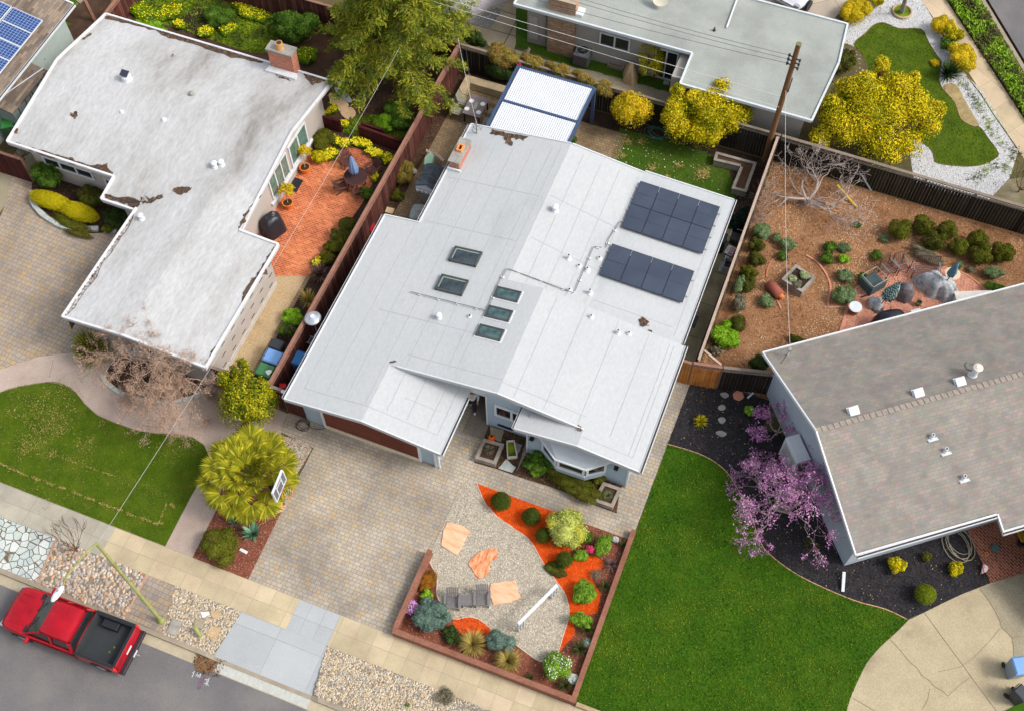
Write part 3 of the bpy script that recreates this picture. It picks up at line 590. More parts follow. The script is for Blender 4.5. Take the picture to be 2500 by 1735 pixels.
sheet('bare_soil',smooth(G(q(1800,0,(820,340),(930,380),(1000,480),(1030,640),(900,700),(740,640),(800,400))),3,True),.024,m['yard'])
sheet('bare_soil',smooth(G(q(1800,0,(1600,680),(1700,660),(1780,800),(1870,950),(1880,985),(1820,980),(1740,930),(1690,800))),3,True),.026,mottled('tan soil',[(.3,(134,118,78)),(.7,(168,148,106))],2,30,.4))
gp=np.concatenate([np.array([[P(*q(1800,0,(x,y))[0]).x,P(*q(1800,0,(x,y))[0]).y]])+rng.normal(0,.16,(45,2))for x,y in((1800,700),(1840,760),(1880,800),(1900,860),(1870,830),(1950,950),(2000,1050),(2060,1120),(2140,1180),(2150,1240),(2080,1290),(2000,1300),(1950,1330),(1900,1360),(1760,660),(1850,1400),(1960,1000),(2190,1200),(2100,1330))])
chips('weeds',None,0,m['gM'],.08,.04,.05,.6,pts=gp)
swl=q(1800,0,(1420-130,-200),(1520,130),(1880,690),(2180,1160),(2330,1390));swr=q(1800,0,(1620-80,-130),(1750,190),(1900,420),(2234,930),(2440,1240))
sheet('sidewalk',G(swl)+G(swr)[::-1],.014,bricks('corner sidewalk',1.5,1.5,[(192,176,146),(200,184,156)],(160,142,112),.012,off=0,tone=.4,rot=-.98))
mb=MB();mb.tube([p+Vector((0,0,.02))for p in G(q(1800,0,(1790,600),(1900,740),(2000,900),(2180,1160)))],.03,4);struct('gravel_edging',mb,m['gM'])
ivy=G(swr)+[P(*c)for c in q(1800,0,(2600,1080),(2234,610),(1880,20),(1760,-170))]
sheet('planting_strip',ivy,.010,m['dsoil'])
pp=pts_in(ivy,420);n=len(pp);hh=.22+.12*vnoise(pp,1.6,5)[:,None]*.5;U,V=frame(n,.75);k=rng.uniform(.6,1.3,(n,1))
tag(quads('ivy_ground_cover',np.concatenate([pp,np.clip(hh+rng.uniform(-.1,.08,(n,1)),.03,.6)],1),U*.055*k,V*.045*k,leafmat('ivy',[(70,104,16),(98,134,26),(122,156,36),(146,172,52)],[(60,66,34),(84,80,48),(104,94,60),(54,74,26)],1.1,.44,.6)),None,None,None,'stuff')
sheet('bare_soil',G(q(1800,0,(1950,1570),(2120,1400),(2260,1380),(2500,1500),(2500,1700),(2200,1640))),.016,mottled('mossy soil',[(.3,(96,96,70)),(.5,(124,112,86)),(.7,(150,146,134))],.9,20,.4))
# ================================================================== buildings
def streaky(name,c1,c2,c3,rot=0,sc_=.5):return mottled(name,[(.22,c1),(.5,c2),(.72,c3)],sc_,9,.3,.8,.12,stretch=(1.6,.5,1),rot=rot)
m['wroof']=mottled('white membrane roof',[(.2,(164,166,166)),(.4,(176,179,180)),(.6,(180,182,183)),(.8,(182,184,185))],.3,7,.1,.8,.05,stretch=(1.4,.6,1))
m['wtrim']=plain('white trim',(206,209,212),.05,3,20,.5,bump=.03)
m['seam']=plain('membrane seam',(168,170,172),.06,4,30)
m['lroof']=mottled('weathered white roof',[(.28,(132,127,121)),(.42,(170,169,167)),(.55,(182,182,182)),(.75,(188,189,190))],.28,5,.22,.8,.08,stretch=(1.5,.5,1),rot=.25)
m['stuccob']=plain('blue grey stucco',(158,174,186),.05,1,60,.9,bump=.25)
m['stuccot']=plain('taupe stucco',(176,166,158),.05,1,60,.9,bump=.25)
m['stuccog']=plain('grey stucco',(166,174,184),.06,1,60,.9,bump=.25)
m['stuccof']=plain('putty stucco',(160,154,146),.06,1,60,.9,bump=.25)
m['darkgl']=plain('window glass',(30,38,40),.2,1,3,.08,bump=0,spec=.8)
m['greengl']=plain('green tinted glass',(84,112,102),.25,.8,3,.1,bump=0,spec=.7)
m['blackm']=plain('black metal',(34,34,38),.1,4,30,.45)
m['gdark']=plain('gutter inside',(62,58,58),.25,4,30)
m['brick']=bricks('chimney brick',.2,.075,[(176,84,58),(190,98,70),(204,112,82),(168,78,56)],(190,158,138),.012,vert=True,tone=.35,tscale=1.5)
m['brickold']=bricks('old brick',.22,.08,[(150,104,78),(176,138,108),(166,122,94),(196,168,140)],(168,150,130),.014,vert=True,tone=.5,tscale=1.5)
m['cap']=mottled('mortar cap',[(.3,(132,130,124)),(.7,(168,164,156))],3,30,.4)
m['litter']=mottled('wet leaf litter',[(.3,(70,58,52)),(.7,(104,86,74))],5,40,.5)
m['dsh']=bricks('shingles',.5,.14,[(112,98,88),(138,122,106),(156,140,122),(128,116,108)],(96,86,78),.008,tone=.35,rot=1.5708)
def zonly(f):return lambda x,y:f(x)
def wallprism(mb,poly,zf,z0=0):
    b0=len(mb.v);n=len(poly)
    for x,y in poly:mb.v+=[(x,y,z0),(x,y,zf(x,y))]
    for i in range(n):j=(i+1)%n;mb.f.append((b0+2*i,b0+2*j,b0+2*j+1,b0+2*i+1))
    return mb
def window(parent,a,b,z0,z1,nrm,panes=2,fr=.07,glass=None,frame=None,name='window'):
    """window in the vertical plane from a to b (xy), standing proud along nrm"""
    a=Vector((a[0],a[1],0));b=Vector((b[0],b[1],0));d=(b-a).normalized();nv=Vector((nrm[0],nrm[1],0));L=(b-a).length
    f=MB();up=Vector((0,0,1))
    for s0,s1,zz0,zz1 in[(0,L,z0,z0+fr),(0,L,z1-fr,z1)]+[(L*k/panes-(fr/2 if 0<k<panes else(0 if k==0 else fr)),L*k/panes+(fr/2 if 0<k<panes else(fr if k==0 else 0)),z0+fr+.001,z1-fr-.001)for k in range(panes+1)]:
        c=a+d*(s0+s1)/2+nv*.03+up*(zz0+zz1)/2;M=Matrix((d,nv,up)).transposed();f.obox(c,(s1-s0,.08,zz1-zz0),M)
    fo=f.build(name,frame or m['wtrim'],parent)
    for k in range(panes):
        c=a+d*(L*(k+.5)/panes)+nv*.012+up*(z0+z1)/2;M=Matrix((d,nv,up)).transposed()
        MB().obox(c,(L/panes-fr,.02,z1-z0-fr),M).build('pane',glass or m['darkgl'],fo)
    return fo
def jag(pts,j=.08,n=5):
    out=[]
    for i in range(len(pts)):
        a,b=pts[i],pts[(i+1)%len(pts)]
        for k in range(n):p=a.lerp(b,k/n);out.append(Vector((p.x+random.gauss(0,j),p.y+random.gauss(0,j),p.z)))
    return out
def litter(pxs,zf,label=None,j=.05):
    pl=jag([PZ(a,b,zf)for a,b in pxs],j)
    o=MB().sheet([(p.x,p.y)for p in pl],zf=lambda x,y:zf(x,y)+.03,thick=.025).build('leaf_litter',m['litter']);tag(o,kind='stuff')
    chips('leaf_litter',pl,220,m['ch_d'],.07,.035,.04,zf=zf)
H1=thing('house','long house with a clean white roof, five skylights and black solar panels, blue grey walls','house',(-10,26,0))
zB=lambda x,y:2.5+.147*(x+17.4)
zGR=lambda x,y:3.037-.147*(x+13.75)
zF_=lambda x,y:3.752-.147*(x+8.88)
zEx=lambda x,y:3.196+.147*(x+5.1)
def zE(x,y):
    if x<-10.55:return 3.51-.147*(-10.55-x)
    return 3.51-.148*(x+10.55)if x<-6.9 else 2.97-.0395*(x+6.9)
r=MB()
r.sheet([(-17.4,17.85),(-13.75,17.85),(-13.75,20.7),(-8.88,20.7),(-8.88,26.2),(-10.55,26.2),(-10.55,34.4),(-15.65,34.4),(-15.65,28.15),(-17.4,28.15)],zf=zB,thick=.2)
r.sheet([(-13.75,17.85),(-10.25,17.85),(-10.25,21.3),(-13.75,21.3)],zf=zGR,thick=.2)
r.sheet([(-10.55,26.0),(-6.9,26.0),(-6.9,34.4),(-10.55,34.4)],zf=lambda x,y:3.51-.148*(x+10.55),thick=.2)
r.sheet([(-6.9,26.0),(-2.6,26.0),(-2.6,34.5),(-6.9,34.5)],zf=lambda x,y:2.97-.0395*(x+6.9),thick=.2)
r.sheet([(-8.88,20.7),(-5.1,20.7),(-5.1,19.9),(-2.42,19.9),(-2.42,26.2),(-8.88,26.2)],zf=zF_,thick=.22)
r.sheet([(-7.82,19.9),(-5.1,19.9),(-5.1,21.2),(-7.82,21.2)],zf=zEx,thick=.2)
H1R=r.build('roof',m['wroof'],H1)
rs=MB()
wallprism(rs,[(-8.86,26.15),(-8.86,26.05),(-3.0,26.05),(-3.0,26.15)],lambda x,y:zF_(x,y)-.05,2.4)
wallprism(rs,[(-13.2,21.15),(-8.0,21.15),(-8.0,21.25),(-13.2,21.25)],lambda x,y:min(zB(x,y),3.6)-.1,2.2)
rs.build('roof_riser',m['wtrim'],H1)
sm_=MB()
def seam(x0,y0,x1,y1,zf,w_=.025):sm_.beam((x0,y0,zf(x0,y0)+.003),(x1,y1,zf(x1,y1)+.003),w_,.012)
for x in(-15.75,-14.85,-13.95,-13.05,-12.15):
    y0=20.9 if x>-13.75 else 18.7
    seam(x,y0,x,28.0 if x<-15.65 else 33.6,zB)
for x in(-11.3,-10.9):seam(x,21.2,x,34,zB)
for y in(23.2,28.3,31.0):seam(-15.4,y,-10.9,y,zB)
seam(-16.75,18.6,-16.75,27.3,zB,.04);seam(-16.75,18.6,-13.75,18.6,zB);seam(-15.0,28.3,-15.0,33.9,zB,.035)
seam(-13.2,21.4,-8.88,21.4,zB)
for x in(-13.0,-12.1,-11.2):seam(x,18.7,x,20.8,zGR)
seam(-13.75,18.6,-10.7,18.6,zGR);seam(-10.7,18.6,-10.7,21,zGR);seam(-12.6,19.6,-11.1,19.6,zGR)
for x in(-8.2,-6.9,-5.4,-4.0):seam(x,20.9,x,26.1,zF_)
seam(-2.85,20.4,-2.85,26,zF_);seam(-3.05,20.4,-3.05,26,zF_);seam(-5.0,20.4,-2.85,20.4,zF_);seam(-8.88,21.3,-5.2,21.3,zF_)
for x in(-9.8,-8.9,-8.0,-7.1):seam(x,26.4,x,34,lambda a,b:3.51-.148*(a+10.55))
for y in(28.7,31.2):seam(-10.4,y,-7.0,y-.3,lambda a,b:3.51-.148*(a+10.55))
seam(-6.8,26.9,-3.2,26.9,zE);seam(-3.0,26.5,-3.0,34.2,zE)
sm_.build('seam',m['seam'],H1R)
tr=MB();e=.03
def rim(pts,w_=.05,h_=.07):
    for a,b in zip(pts[:-1],pts[1:]):tr.beam(a,b,w_,h_)
zz=lambda f,x,y:(x,y,f(x,y)+.01)
rim([zz(zB,-13.75,17.87),zz(zB,-17.38,17.87),zz(zB,-17.38,28.13),zz(zB,-15.63,28.13),zz(zB,-15.63,34.38),zz(zB,-10.55,34.38)]);rim([zz(zGR,-13.75,17.87),zz(zGR,-10.27,17.87)])
rim([zz(zB,-13.4,20.72),zz(zB,-8.88,20.72)]);rim([zz(zF_,-8.88,20.72),zz(zF_,-5.1,20.72)]);rim([zz(zEx,-7.8,19.92),zz(zEx,-5.1,19.92)]);rim([zz(zF_,-5.1,19.92),zz(zF_,-2.44,19.92)])
rim([zz(zE,-10.5,34.38),zz(zE,-6.9,34.38)]);rim([zz(zE,-6.9,34.48),zz(zE,-2.62,34.48)])
tr.build('roof_edge',m['wtrim'],H1R)
def gutter(parent,a,b,w_=.13):
    g=MB().beam(a,b,w_,.12).build('gutter',m['wtrim'],parent);a=Vector(a);b=Vector(b)
    MB().beam(a+Vector((0,0,.057)),b+Vector((0,0,.057)),w_*.62,.012).build('gutter_trough',m['gdark'],g);return g
gutter(H1,(-10.19,17.86,2.49),(-10.19,20.7,2.49));gutter(H1,(-2.35,19.9,2.77),(-2.35,26.2,2.77));gutter(H1,(-2.53,26.3,2.76),(-2.53,34.5,2.76),.12)
gutter(H1,(-17.47,17.9,2.44),(-17.47,28.1,2.44),.1);gutter(H1,(-15.72,28.2,2.72),(-15.72,34.3,2.72),.1);gutter(H1,(-7.88,19.92,2.77),(-7.88,20.95,2.77),.1)
wl=MB();lo=lambda f,d=.21:(lambda x,y:f(x,y)-d)
wallprism(wl,[(-16.95,18.35),(-13.75,18.35),(-10.75,18.35),(-10.75,21.1),(-13.75,27.7),(-16.95,27.7)],lambda x,y:min(zB(x,y),zGR(x,y)if y<22 else 9)-.21)
wallprism(wl,[(-9.5,21.0),(-7.4,21.0),(-7.4,20.35),(-5.1,20.35),(-2.9,20.35),(-2.9,26),(-9.5,26)],lambda x,y:(min(zEx(x,y),zF_(x,y))if y<20.9 else min(zB(x,y),zF_(x,y)))-.22)
wallprism(wl,[(-15.1,24),(-10.55,24),(-10.55,33.9),(-15.1,33.9)],lambda x,y:zB(x,y)-.22);wallprism(wl,[(-10.54,25),(-6.9,25),(-3.0,25),(-3.0,33.9),(-6.9,33.9),(-10.54,33.9)],lambda x,y:zE(x,y)-.22)
wl.build('wall',m['stuccob'],H1)
gd=MB().box(-15.98,18.3,.24,-11.6,18.346,2.25).build('garage_door',bricks('door panels',2.2,.52,[(116,62,48),(124,68,54),(110,60,48)],(84,44,34),.012,vert=True,off=0),H1)
MB().box(-16.0,18.26,0,-11.58,18.35,.235).build('door_seal',plain('cream seal',(206,192,166)),gd)
for b_ in((-16.1,18.27,0,-15.99,18.36,2.3),(-11.57,18.27,0,-11.46,18.36,2.3),(-10.82,18.25,0,-10.7,18.37,2.35),(-9.53,20.97,0,-9.47,21.02,2.6),(-7.43,20.32,0,-7.37,20.38,2.5),(-2.95,20.32,0,-2.87,20.38,2.5)):MB().box(*b_).build('corner_trim',m['wtrim'],H1)
MB().tube([(-10.62,18.3,2.4),(-10.62,18.3,.05)],.045,8).build('downspout',m['wtrim'],H1)
window(H1,(-9.12,20.98),(-7.55,20.98),1.27,2.2,(0,-1),2,.1)
MB().box(-9.0,20.93,.35,-8.3,20.98,.45).build('crawl_vent',m['blackm'],H1)
bay=MB().prism([(-6.7,20.33),(-5.85,19.78),(-4.6,19.78),(-3.85,20.33)],.5,1.0).build('bay_window',m['stuccob'],H1)
b2=MB().prism([(-6.85,20.34),(-5.9,19.62),(-4.55,19.62),(-3.7,20.34)],1.86,1.93)
b2.add([(-6.8,20.33,1.93),(-5.88,19.66,1.93),(-4.57,19.66,1.93),(-3.75,20.33,1.93),(-6.5,20.33,2.42),(-4.0,20.33,2.42)],[(0,1,4),(1,2,5,4),(2,3,5)]);b2.build('bay_roof',plain('pale grey roofing',(168,174,178),.05),bay)
bt=MB()
for a,b in(((-6.85,20.34),(-5.9,19.62)),((-5.9,19.62),(-4.55,19.62)),((-4.55,19.62),(-3.7,20.34))):bt.beam((*a,1.9),(*b,1.9),.07,.09)
bt.build('bay_trim',m['wtrim'],bay)
for a,b,n_,p_ in(((-6.68,20.3),(-5.87,19.78),(-.56,-.83),1),((-5.83,19.78),(-4.62,19.78),(0,-1),1),((-4.58,19.8),(-3.87,20.3),(.6,-.8),1)):
    window(bay,a,b,1.0,1.86,n_,p_,.1)
MB().box(-5.9,19.7,.93,-4.55,19.86,1.0).build('bay_sill',m['wtrim'],bay)
ch=MB().box(-15.56,31.5,1.5,-15.06,32.95,3.3).build('chimney',m['brick'],H1)
MB().box(-15.6,31.46,3.3,-15.02,32.99,3.37).build('chimney_cap',m['cap'],ch)
fl=MB();
for a in((-15.45,32.1,-15.17,32.16),(-15.45,32.44,-15.17,32.5),(-15.45,32.16,-15.39,32.44),(-15.23,32.16,-15.17,32.44)):fl.box(a[0],a[1],3.37,a[2],a[3],3.52)
fl.build('chimney_flue',plain('terracotta flue',(222,140,76)),ch);MB().box(-15.39,32.16,3.37,-15.23,32.44,3.39).build('flue_hole',m['blackm'],ch)
MB().box(-15.63,31.38,2.6,-14.95,31.46,2.95).build('chimney_flashing',m['wtrim'],ch)
for i,(x0,y0,x1,y1,g,lb)in enumerate(((-13.43,26.47,-12.17,27.2,0,'large dark framed skylight nearest the chimney, on the left white slope'),(-13.4,24.85,-12.17,25.6,0,'large dark framed skylight with bluish glass, just below the highest one'),(-10.79,25.18,-9.73,25.68,1,'slim skylight, uppermost of the three beside the ridge'),(-10.78,24.13,-9.72,24.65,1,'slim skylight in the middle of the three beside the ridge'),(-10.78,23.12,-9.71,23.64,1,'slim skylight nearest the garage, lowest of the three beside the ridge'))):
    t=thing('skylight',lb,'skylight',((x0+x1)/2,(y0+y1)/2,zB((x0+x1)/2,0)),'roof skylights')
    sk=MB();hh=.13 if not g else.1;c=Vector(((x0+x1)/2,(y0+y1)/2,0));wdt,dp_=x1-x0,y1-y0;ang=math.atan(.147)
    M=Matrix.Rotation(-ang,3,'Y');zc=zB(c.x,0)
    L_=lambda x,y,z:Vector((c.x,c.y,zc))+M@Vector((x,y,z))
    if g:
        bs=MB();bs.obox(L_(0,0,.012),(wdt+.2,dp_+.2,.03),M);bs.build('curb_flashing',m['wtrim'],t)
    for dx,dy,sx_,sy_ in((0,-dp_/2,wdt,.07),(0,dp_/2,wdt,.07),(-wdt/2,0,.07,dp_+.07),(wdt/2,0,.07,dp_+.07)):sk.obox(L_(dx,dy,hh/2),(sx_,sy_,hh+.02),M)
    sk.build('frame',plain('bronze frame',(74,78,76),.08,4,30,.5),t)
    MB().obox(L_(0,0,hh*.75),(wdt-.1,dp_-.1,.03),M).build('pane',plain('skylight glass',(62,84,84)if g else(48,58,62),.35,1.5,3,.08,bump=0,spec=.9),t)
    ib=MB();ib.obox(L_(0,dp_/2-.08,hh*.82),(wdt-.12,.06,.014),M);ib.obox(L_(-wdt/2+.09,0,hh*.82),(.06,dp_-.2,.014),M);ib.build('pane_border',plain('inner curb',(128,142,136)),t)
def array(x0,x1,y0,y1,nx,ny,lab):
    t=thing('solar_array',lab,'solar panels',((x0+x1)/2,(y0+y1)/2,2.9),'dark solar arrays on the white roof')
    zf=lambda x,y:zE(x,y)+.13;ang=math.atan(.0395);M=Matrix.Rotation(ang,3,'Y')
    for i in range(nx):
        for j in range(ny):
            w_=(x1-x0)/nx;d_=(y1-y0)/ny;cx,cy=x0+w_*(i+.5),y0+d_*(j+.5)
            p=MB().obox((cx,cy,zf(cx,cy)),(w_-.012,d_-.014,.035),M).build('solar_panel',m['pv'],t)
            MB().obox((cx,cy,zf(cx,cy)+.0185),(w_-.05,d_-.05,.004),M).build('cells',m['pvc'],p)
            MB().beam((x0+w_*i+.02,cy,zf(x0+w_*i,cy)+.0215),(x0+w_*(i+1)-.02,cy,zf(x0+w_*(i+1),cy)+.0215),.01,.004).build('busbar',m['blackm'],p)
    rl_=MB()
    for j in range(ny*2):y=y0+(y1-y0)*(j+.5)/(ny*2);rl_.beam((x0-.1,y,zf(x0,y)-.06),(x1+.12,y,zf(x1,y)-.06),.04,.05)
    rl_.build('mounting_rail',m['alu'],t)
    for k in range(1,nx):MB().box(x0+(x1-x0)*k/nx-.008,y1-.35,zf(x0+(x1-x0)*k/nx,0)+.012,x0+(x1-x0)*k/nx+.008,y1+.0,zf(x0+(x1-x0)*k/nx,0)+.024).build('clamp',m['alu'],t)
    return t
m['alu']=plain('aluminium',(190,194,198),.05,4,30,.35,.7)
m['pv']=plain('panel frame',(44,48,60),.1,4,30,.4)
m['pvc']=mottled('solar cells',[(.3,(58,66,82)),(.7,(70,78,92))],.8,60,.25,.3,.05)
array(-6.92,-3.08,30.95,33.75,4,2,'larger dark solar array of eight panels near the rear edge of the white roof')
array(-7.0,-3.15,28.15,29.93,4,1,'smaller single row of four bluish solar panels nearer the street')
def vent(pxy,zf,h,r_,lab,kind=0,mat=None,group='small roof vents'):
    p=PZ(pxy[0],pxy[1],zf);t=thing('roof_vent',lab,'vent',p,group);mt=mat or m['vent']
    kb=.65 if kind else 1;MB().lathe(p.x,p.y,[(r_*2.3*kb,p.z-.05),(r_*2.1*kb,p.z+.02),(r_*1.15,p.z+.1)],14).build('base_cone',mt,t)
    MB().cyl(p.x,p.y,p.z+.08,p.z+h,r_,n=12).build('pipe',mt,t)
    if kind:MB().lathe(p.x,p.y,[(r_*1.25,p.z+h-.04),(r_*1.25,p.z+h+.02),(r_*.5,p.z+h+.07)],14).build('cap',mt,t)
    else:MB().cyl(p.x,p.y,p.z+h-.005,p.z+h+.004,r_*.7,n=10).build('opening',m['blackm'],t)
m['vent']=plain('painted vent',(208,212,214),.06)
for(a,k)in(((495,365),'capped white vent on the right slope near the rear ridge'),):vent(q(1200,400,a)[0],zE,.3,.12,k,1)
for a,h_,k in(((600,740),.3,'white pipe vent left of the lower solar array'),((680,800),.12,'short stub vent just left of the long conduit'),((745,830),.22,'dark topped pipe vent beside the long conduit'),((840,740),.14,'stub vent touching the corner of the lower solar array'),((765,1010),.32,'tall white vent below the lower solar array'),((605,990),.16,'small vent at the corner where two conduits meet')):vent(q(1200,400,a)[0],zE,h_,.065,k)
for a,h_,k in(((775,1195),.16,'small capped vent on the front right slope, nearest the ridge'),((985,1320),.26,'left of a pair of vents on the front right slope'),((1070,1325),.16,'right of a pair of vents on the front right slope')):vent(q(1200,400,a)[0],zF_,h_,.06,k)
vent(q(600,400,(1505,1200))[0],zB,.26,.1,'round white vent below the two large skylights',1);vent(q(600,400,(1745,1190))[0],zB,.1,.05,'stub vent between round vent and slim skylights')
def conduit(pts,zf,lab,nsup=6,extra=()):
    g=[PZ(a,b,zf)for a,b in pts];t=thing('conduit',lab,'conduit',g[0],'metal conduits on the white roof');pp=[p+Vector((0,0,.09))for p in g]
    MB().tube(pp,.02,6).build('pipe',plain('galvanised pipe',(120,122,120)),t);sb=0
    for i in range(len(g)-1):
        n_=max(1,int((g[i+1]-g[i]).length/.9))
        for k in range(n_):p=g[i].lerp(g[i+1],(k+.5)/n_);MB().box(p.x-.07,p.y-.05,p.z,p.x+.07,p.y+.05,p.z+.07).build('support',m['vent'],t)
conduit(q(600,400,(1285,1005),(1875,1150)),zB,'straight conduit running across the left slope to the slim skylights')
conduit(q(600,400,(1885,1145),(1965,950),(2035,825)),zB,'short conduit climbing past the slim skylights to the ridge')
conduit(q(1200,400,(125,825),(640,1015)),zE,'long conduit from the ridge along the roof step')
conduit(q(1200,400,(650,1000),(795,655),(860,660)),zE,'conduit running up beside the small vents')
conduit(q(1200,400,(895,660),(915,590),(1000,460)),zE,'conduit linking the two solar arrays')
litter(q(1200,0,(0,1010),(140,1045),(290,1065),(240,1095),(150,1080),(165,1140),(120,1120),(90,1070),(0,1050)),lambda x,y:zB(x,y),j=.04)
litter(q(1200,400,(1150,1215),(1200,1205),(1225,1270),(1160,1250)),zE,j=.05);litter(q(1200,400,(1225,1290),(1255,1310),(1225,1330)),zE,j=.03)
litter(q(1200,800,(670,765),(705,770),(700,805),(680,800)),zF_,j=.02);litter(q(600,800,(1125,265),(1175,255),(1170,265),(1130,275)),zB,j=.02)
H2=thing('house','house with a stained dirty white roof, debris along its edges and a brick chimney','house',(-28,28,0))
zS=lambda x,y:3.5-.155*(30.3-y);zN=lambda x,y:3.5-.18*(y-30.3);zL=lambda x,y:3.5-(.155*(30.3-y)if y<30.3 else.18*(y-30.3))
zGa=lambda x,y:3.05-(.1*(-25-x)if x<-25 else.076*(x+25))
r=MB();r.sheet([(-35.9,25.4),(-30.0,25.4),(-30.0,24.15),(-27.5,24.15),(-27.5,24.8),(-23.03,24.8),(-23.03,30.3),(-35.9,30.3)],zf=zS,thick=.2)
r.sheet([(-35.9,30.3),(-23.03,30.3),(-23.03,34.45),(-35.9,34.45)],zf=zN,thick=.2)
r.sheet([(-28.12,17.88),(-25,17.88),(-25,27.45),(-28.12,25.2)],zf=lambda x,y:3.05+.1*(x+25),thick=.2);r.sheet([(-25,17.88),(-21.05,17.88),(-21.05,24.72),(-23.0,24.75),(-23.05,26.5),(-25,27.45)],zf=lambda x,y:3.05-.076*(x+25),thick=.2)
H2R=r.build('roof',m['lroof'],H2)
tr=MB();up=lambda f,x,y:(x,y,f(x,y)+.03)
for a in([up(zS,-35.88,30.3),up(zS,-35.88,25.42),up(zS,-30.02,25.42),up(zS,-30.02,24.17),up(zS,-28.1,24.17)],[up(zGa,-28.1,24.2),up(zGa,-28.1,17.9),up(zGa,-25,17.9),up(zGa,-21.07,17.9),up(zGa,-21.07,24.7),up(zGa,-23.0,24.7)],[up(zS,-23.05,24.9),up(zS,-23.05,30.3),up(zN,-23.05,34.43),up(zN,-35.88,34.43),up(zN,-35.88,30.3)]):rim(a,.1,.12)
tr.build('roof_edge',plain('grey white edge',(206,206,208),.08),H2R)
wl=MB();wallprism(wl,[(-35.3,25.9),(-29.6,25.9),(-29.6,24.8),(-23.5,24.8),(-23.5,30.3),(-23.5,33.9),(-35.3,33.9),(-35.3,30.3)],lambda x,y:zL(x,y)-.21)
wallprism(wl,[(-27.6,18.4),(-25,18.4),(-21.45,18.4),(-21.45,24.3),(-25,25.5),(-27.6,24.3)],lambda x,y:zGa(x,y)-.21);wl.build('wall',m['stuccot'],H2)
sd_=MB();
for y in(19.2,20.1,21.0,21.9,22.8,23.7):
    for z in(.5,1.1,1.7):sd_.box(-21.455,y+z*.3-.2,z,-21.43,y+z*.3+.1,z+.03)
sd_.build('siding_gap',m['blackm'],H2)
MB().box(-21.445,18.5,.0,-21.4,24.2,.3).build('base_board',plain('pale base',(188,182,174)),H2)
window(H2,(-23.5,28.1),(-23.5,29.95),.75,2.3,(1,0),3,.08,m['greengl'])
window(H2,(-23.5,30.2),(-23.5,32.0),.75,2.3,(1,0),2,.1,m['greengl'])
MB().box(-23.5,27.9,.6,-23.38,32.3,.7).build('window_sill',m['wtrim'],H2)
window(H2,(-34.7,25.9),(-31.9,25.9),1.1,1.75,(0,-1),3,.07);window(H2,(-31.3,25.9),(-30.2,25.9),.9,1.6,(0,-1),1,.1)
window(H2,(-25.2,18.4),(-23.4,18.4),.9,1.8,(0,-1),2,.1)
pf=MB();pf.box(-25.75,18.2,0,-25.62,18.38,2.6);pf.box(-25.7,18.25,1.7,-21.5,18.38,1.8);pf.build('door_trim',m['wtrim'],H2)
ch=MB().box(-26.2,34.1,1.5,-24.9,34.62,4.1).build('chimney',m['brick'],H2);MB().box(-26.26,34.04,4.1,-24.84,34.68,4.2).build('chimney_cap',m['cap'],ch)
MB().lathe(-25.6,34.36,[(.2,4.2),(.17,4.55)],14).build('chimney_pot',plain('clay pot',(206,150,92)),ch);MB().cyl(-25.6,34.36,4.545,4.556,.13,n=12).build('pot_opening',m['gdark'],ch)
MB().prism([(-26.35,33.75),(-24.7,33.75),(-24.75,34.1),(-26.3,34.1)],2.7,3.0).build('chimney_flashing',m['wtrim'],ch)
for pl in(q(0,0,(820,125),(940,140),(1060,185),(1220,230),(1500,310),(1800,410),(2085,485),(2040,492),(1800,445),(1640,395),(1500,345),(1330,300),(1230,255),(1060,200),(930,170),(825,150)),q(0,0,(110,1110),(220,1150),(400,1190),(560,1240),(720,1290),(830,1285),(885,1360),(800,1350),(600,1290),(380,1230),(200,1160)),q(0,400,(820,235),(900,262),(1000,260),(1100,290),(1070,345),(960,310),(830,275)),q(0,400,(1090,255),(1180,270),(1270,240),(1265,265),(1190,300),(1110,310)),q(0,400,(1355,190),(1420,180),(1490,185),(1480,215),(1410,240),(1360,220)),q(0,400,(1040,370),(1065,340),(1020,470),(900,640),(700,950),(550,1160),(510,1180),(700,880),(860,640)),q(0,400,(2110,700),(2145,655),(2060,830),(1960,960),(1900,1080),(1880,1070),(1905,990),(2010,850)),q(0,400,(1640,1460),(1690,1420),(1660,1500),(1620,1540)),q(0,0,(640,310),(700,265),(712,270),(660,310)),q(0,0,(555,890),(600,870),(610,900),(580,930)),q(600,0,(450,575),(520,590),(630,620),(600,640),(500,660)),q(600,0,(240,585),(330,620),(345,630),(260,610)),q(0,0,(110,1020),(145,1005),(140,1040),(115,1045)),q(0,400,(1860,510),(1900,400),(1960,330),(2040,240),(1950,350),(1900,450))):
    cc=PZ(*pl[0],zL);f_=(lambda x,y:max(zL(x,y),zGa(x,y)if(y<27.4 and-28.1<x<-21)else 0));litter(pl,f_,j=.035)
zH2=lambda x,y:max(zL(x,y)if y>24.2 else 0,zGa(x,y)if y<27.4 and-28.1<x<-21 else 0)
t=thing('roof_fan','white drum shaped attic fan with a small tilted solar cell on the stained roof','roof fan',PZ(*q(0,0,(988,620))[0],zL));p=t.location
MB().lathe(p.x,p.y,[(.27,p.z-.03),(.24,p.z+.05),(.24,p.z+.25),(.2,p.z+.3)],20).build('drum',m['wtrim'],t);MB().obox((p.x,p.y,p.z+.43),(.36,.36,.04),Matrix.Rotation(.25,3,'Y')@Matrix.Rotation(.2,3,'Z')).build('solar_cell',m['pv'],t)
for a,h_,r_,k in(((1675,1300),.28,.12,'left of the two white round vents close together on the stained roof'),((1728,1285),.24,.12,'right of the two white round vents close together on the stained roof')):vent(q(0,0,a)[0],zL,h_,r_,k,1)
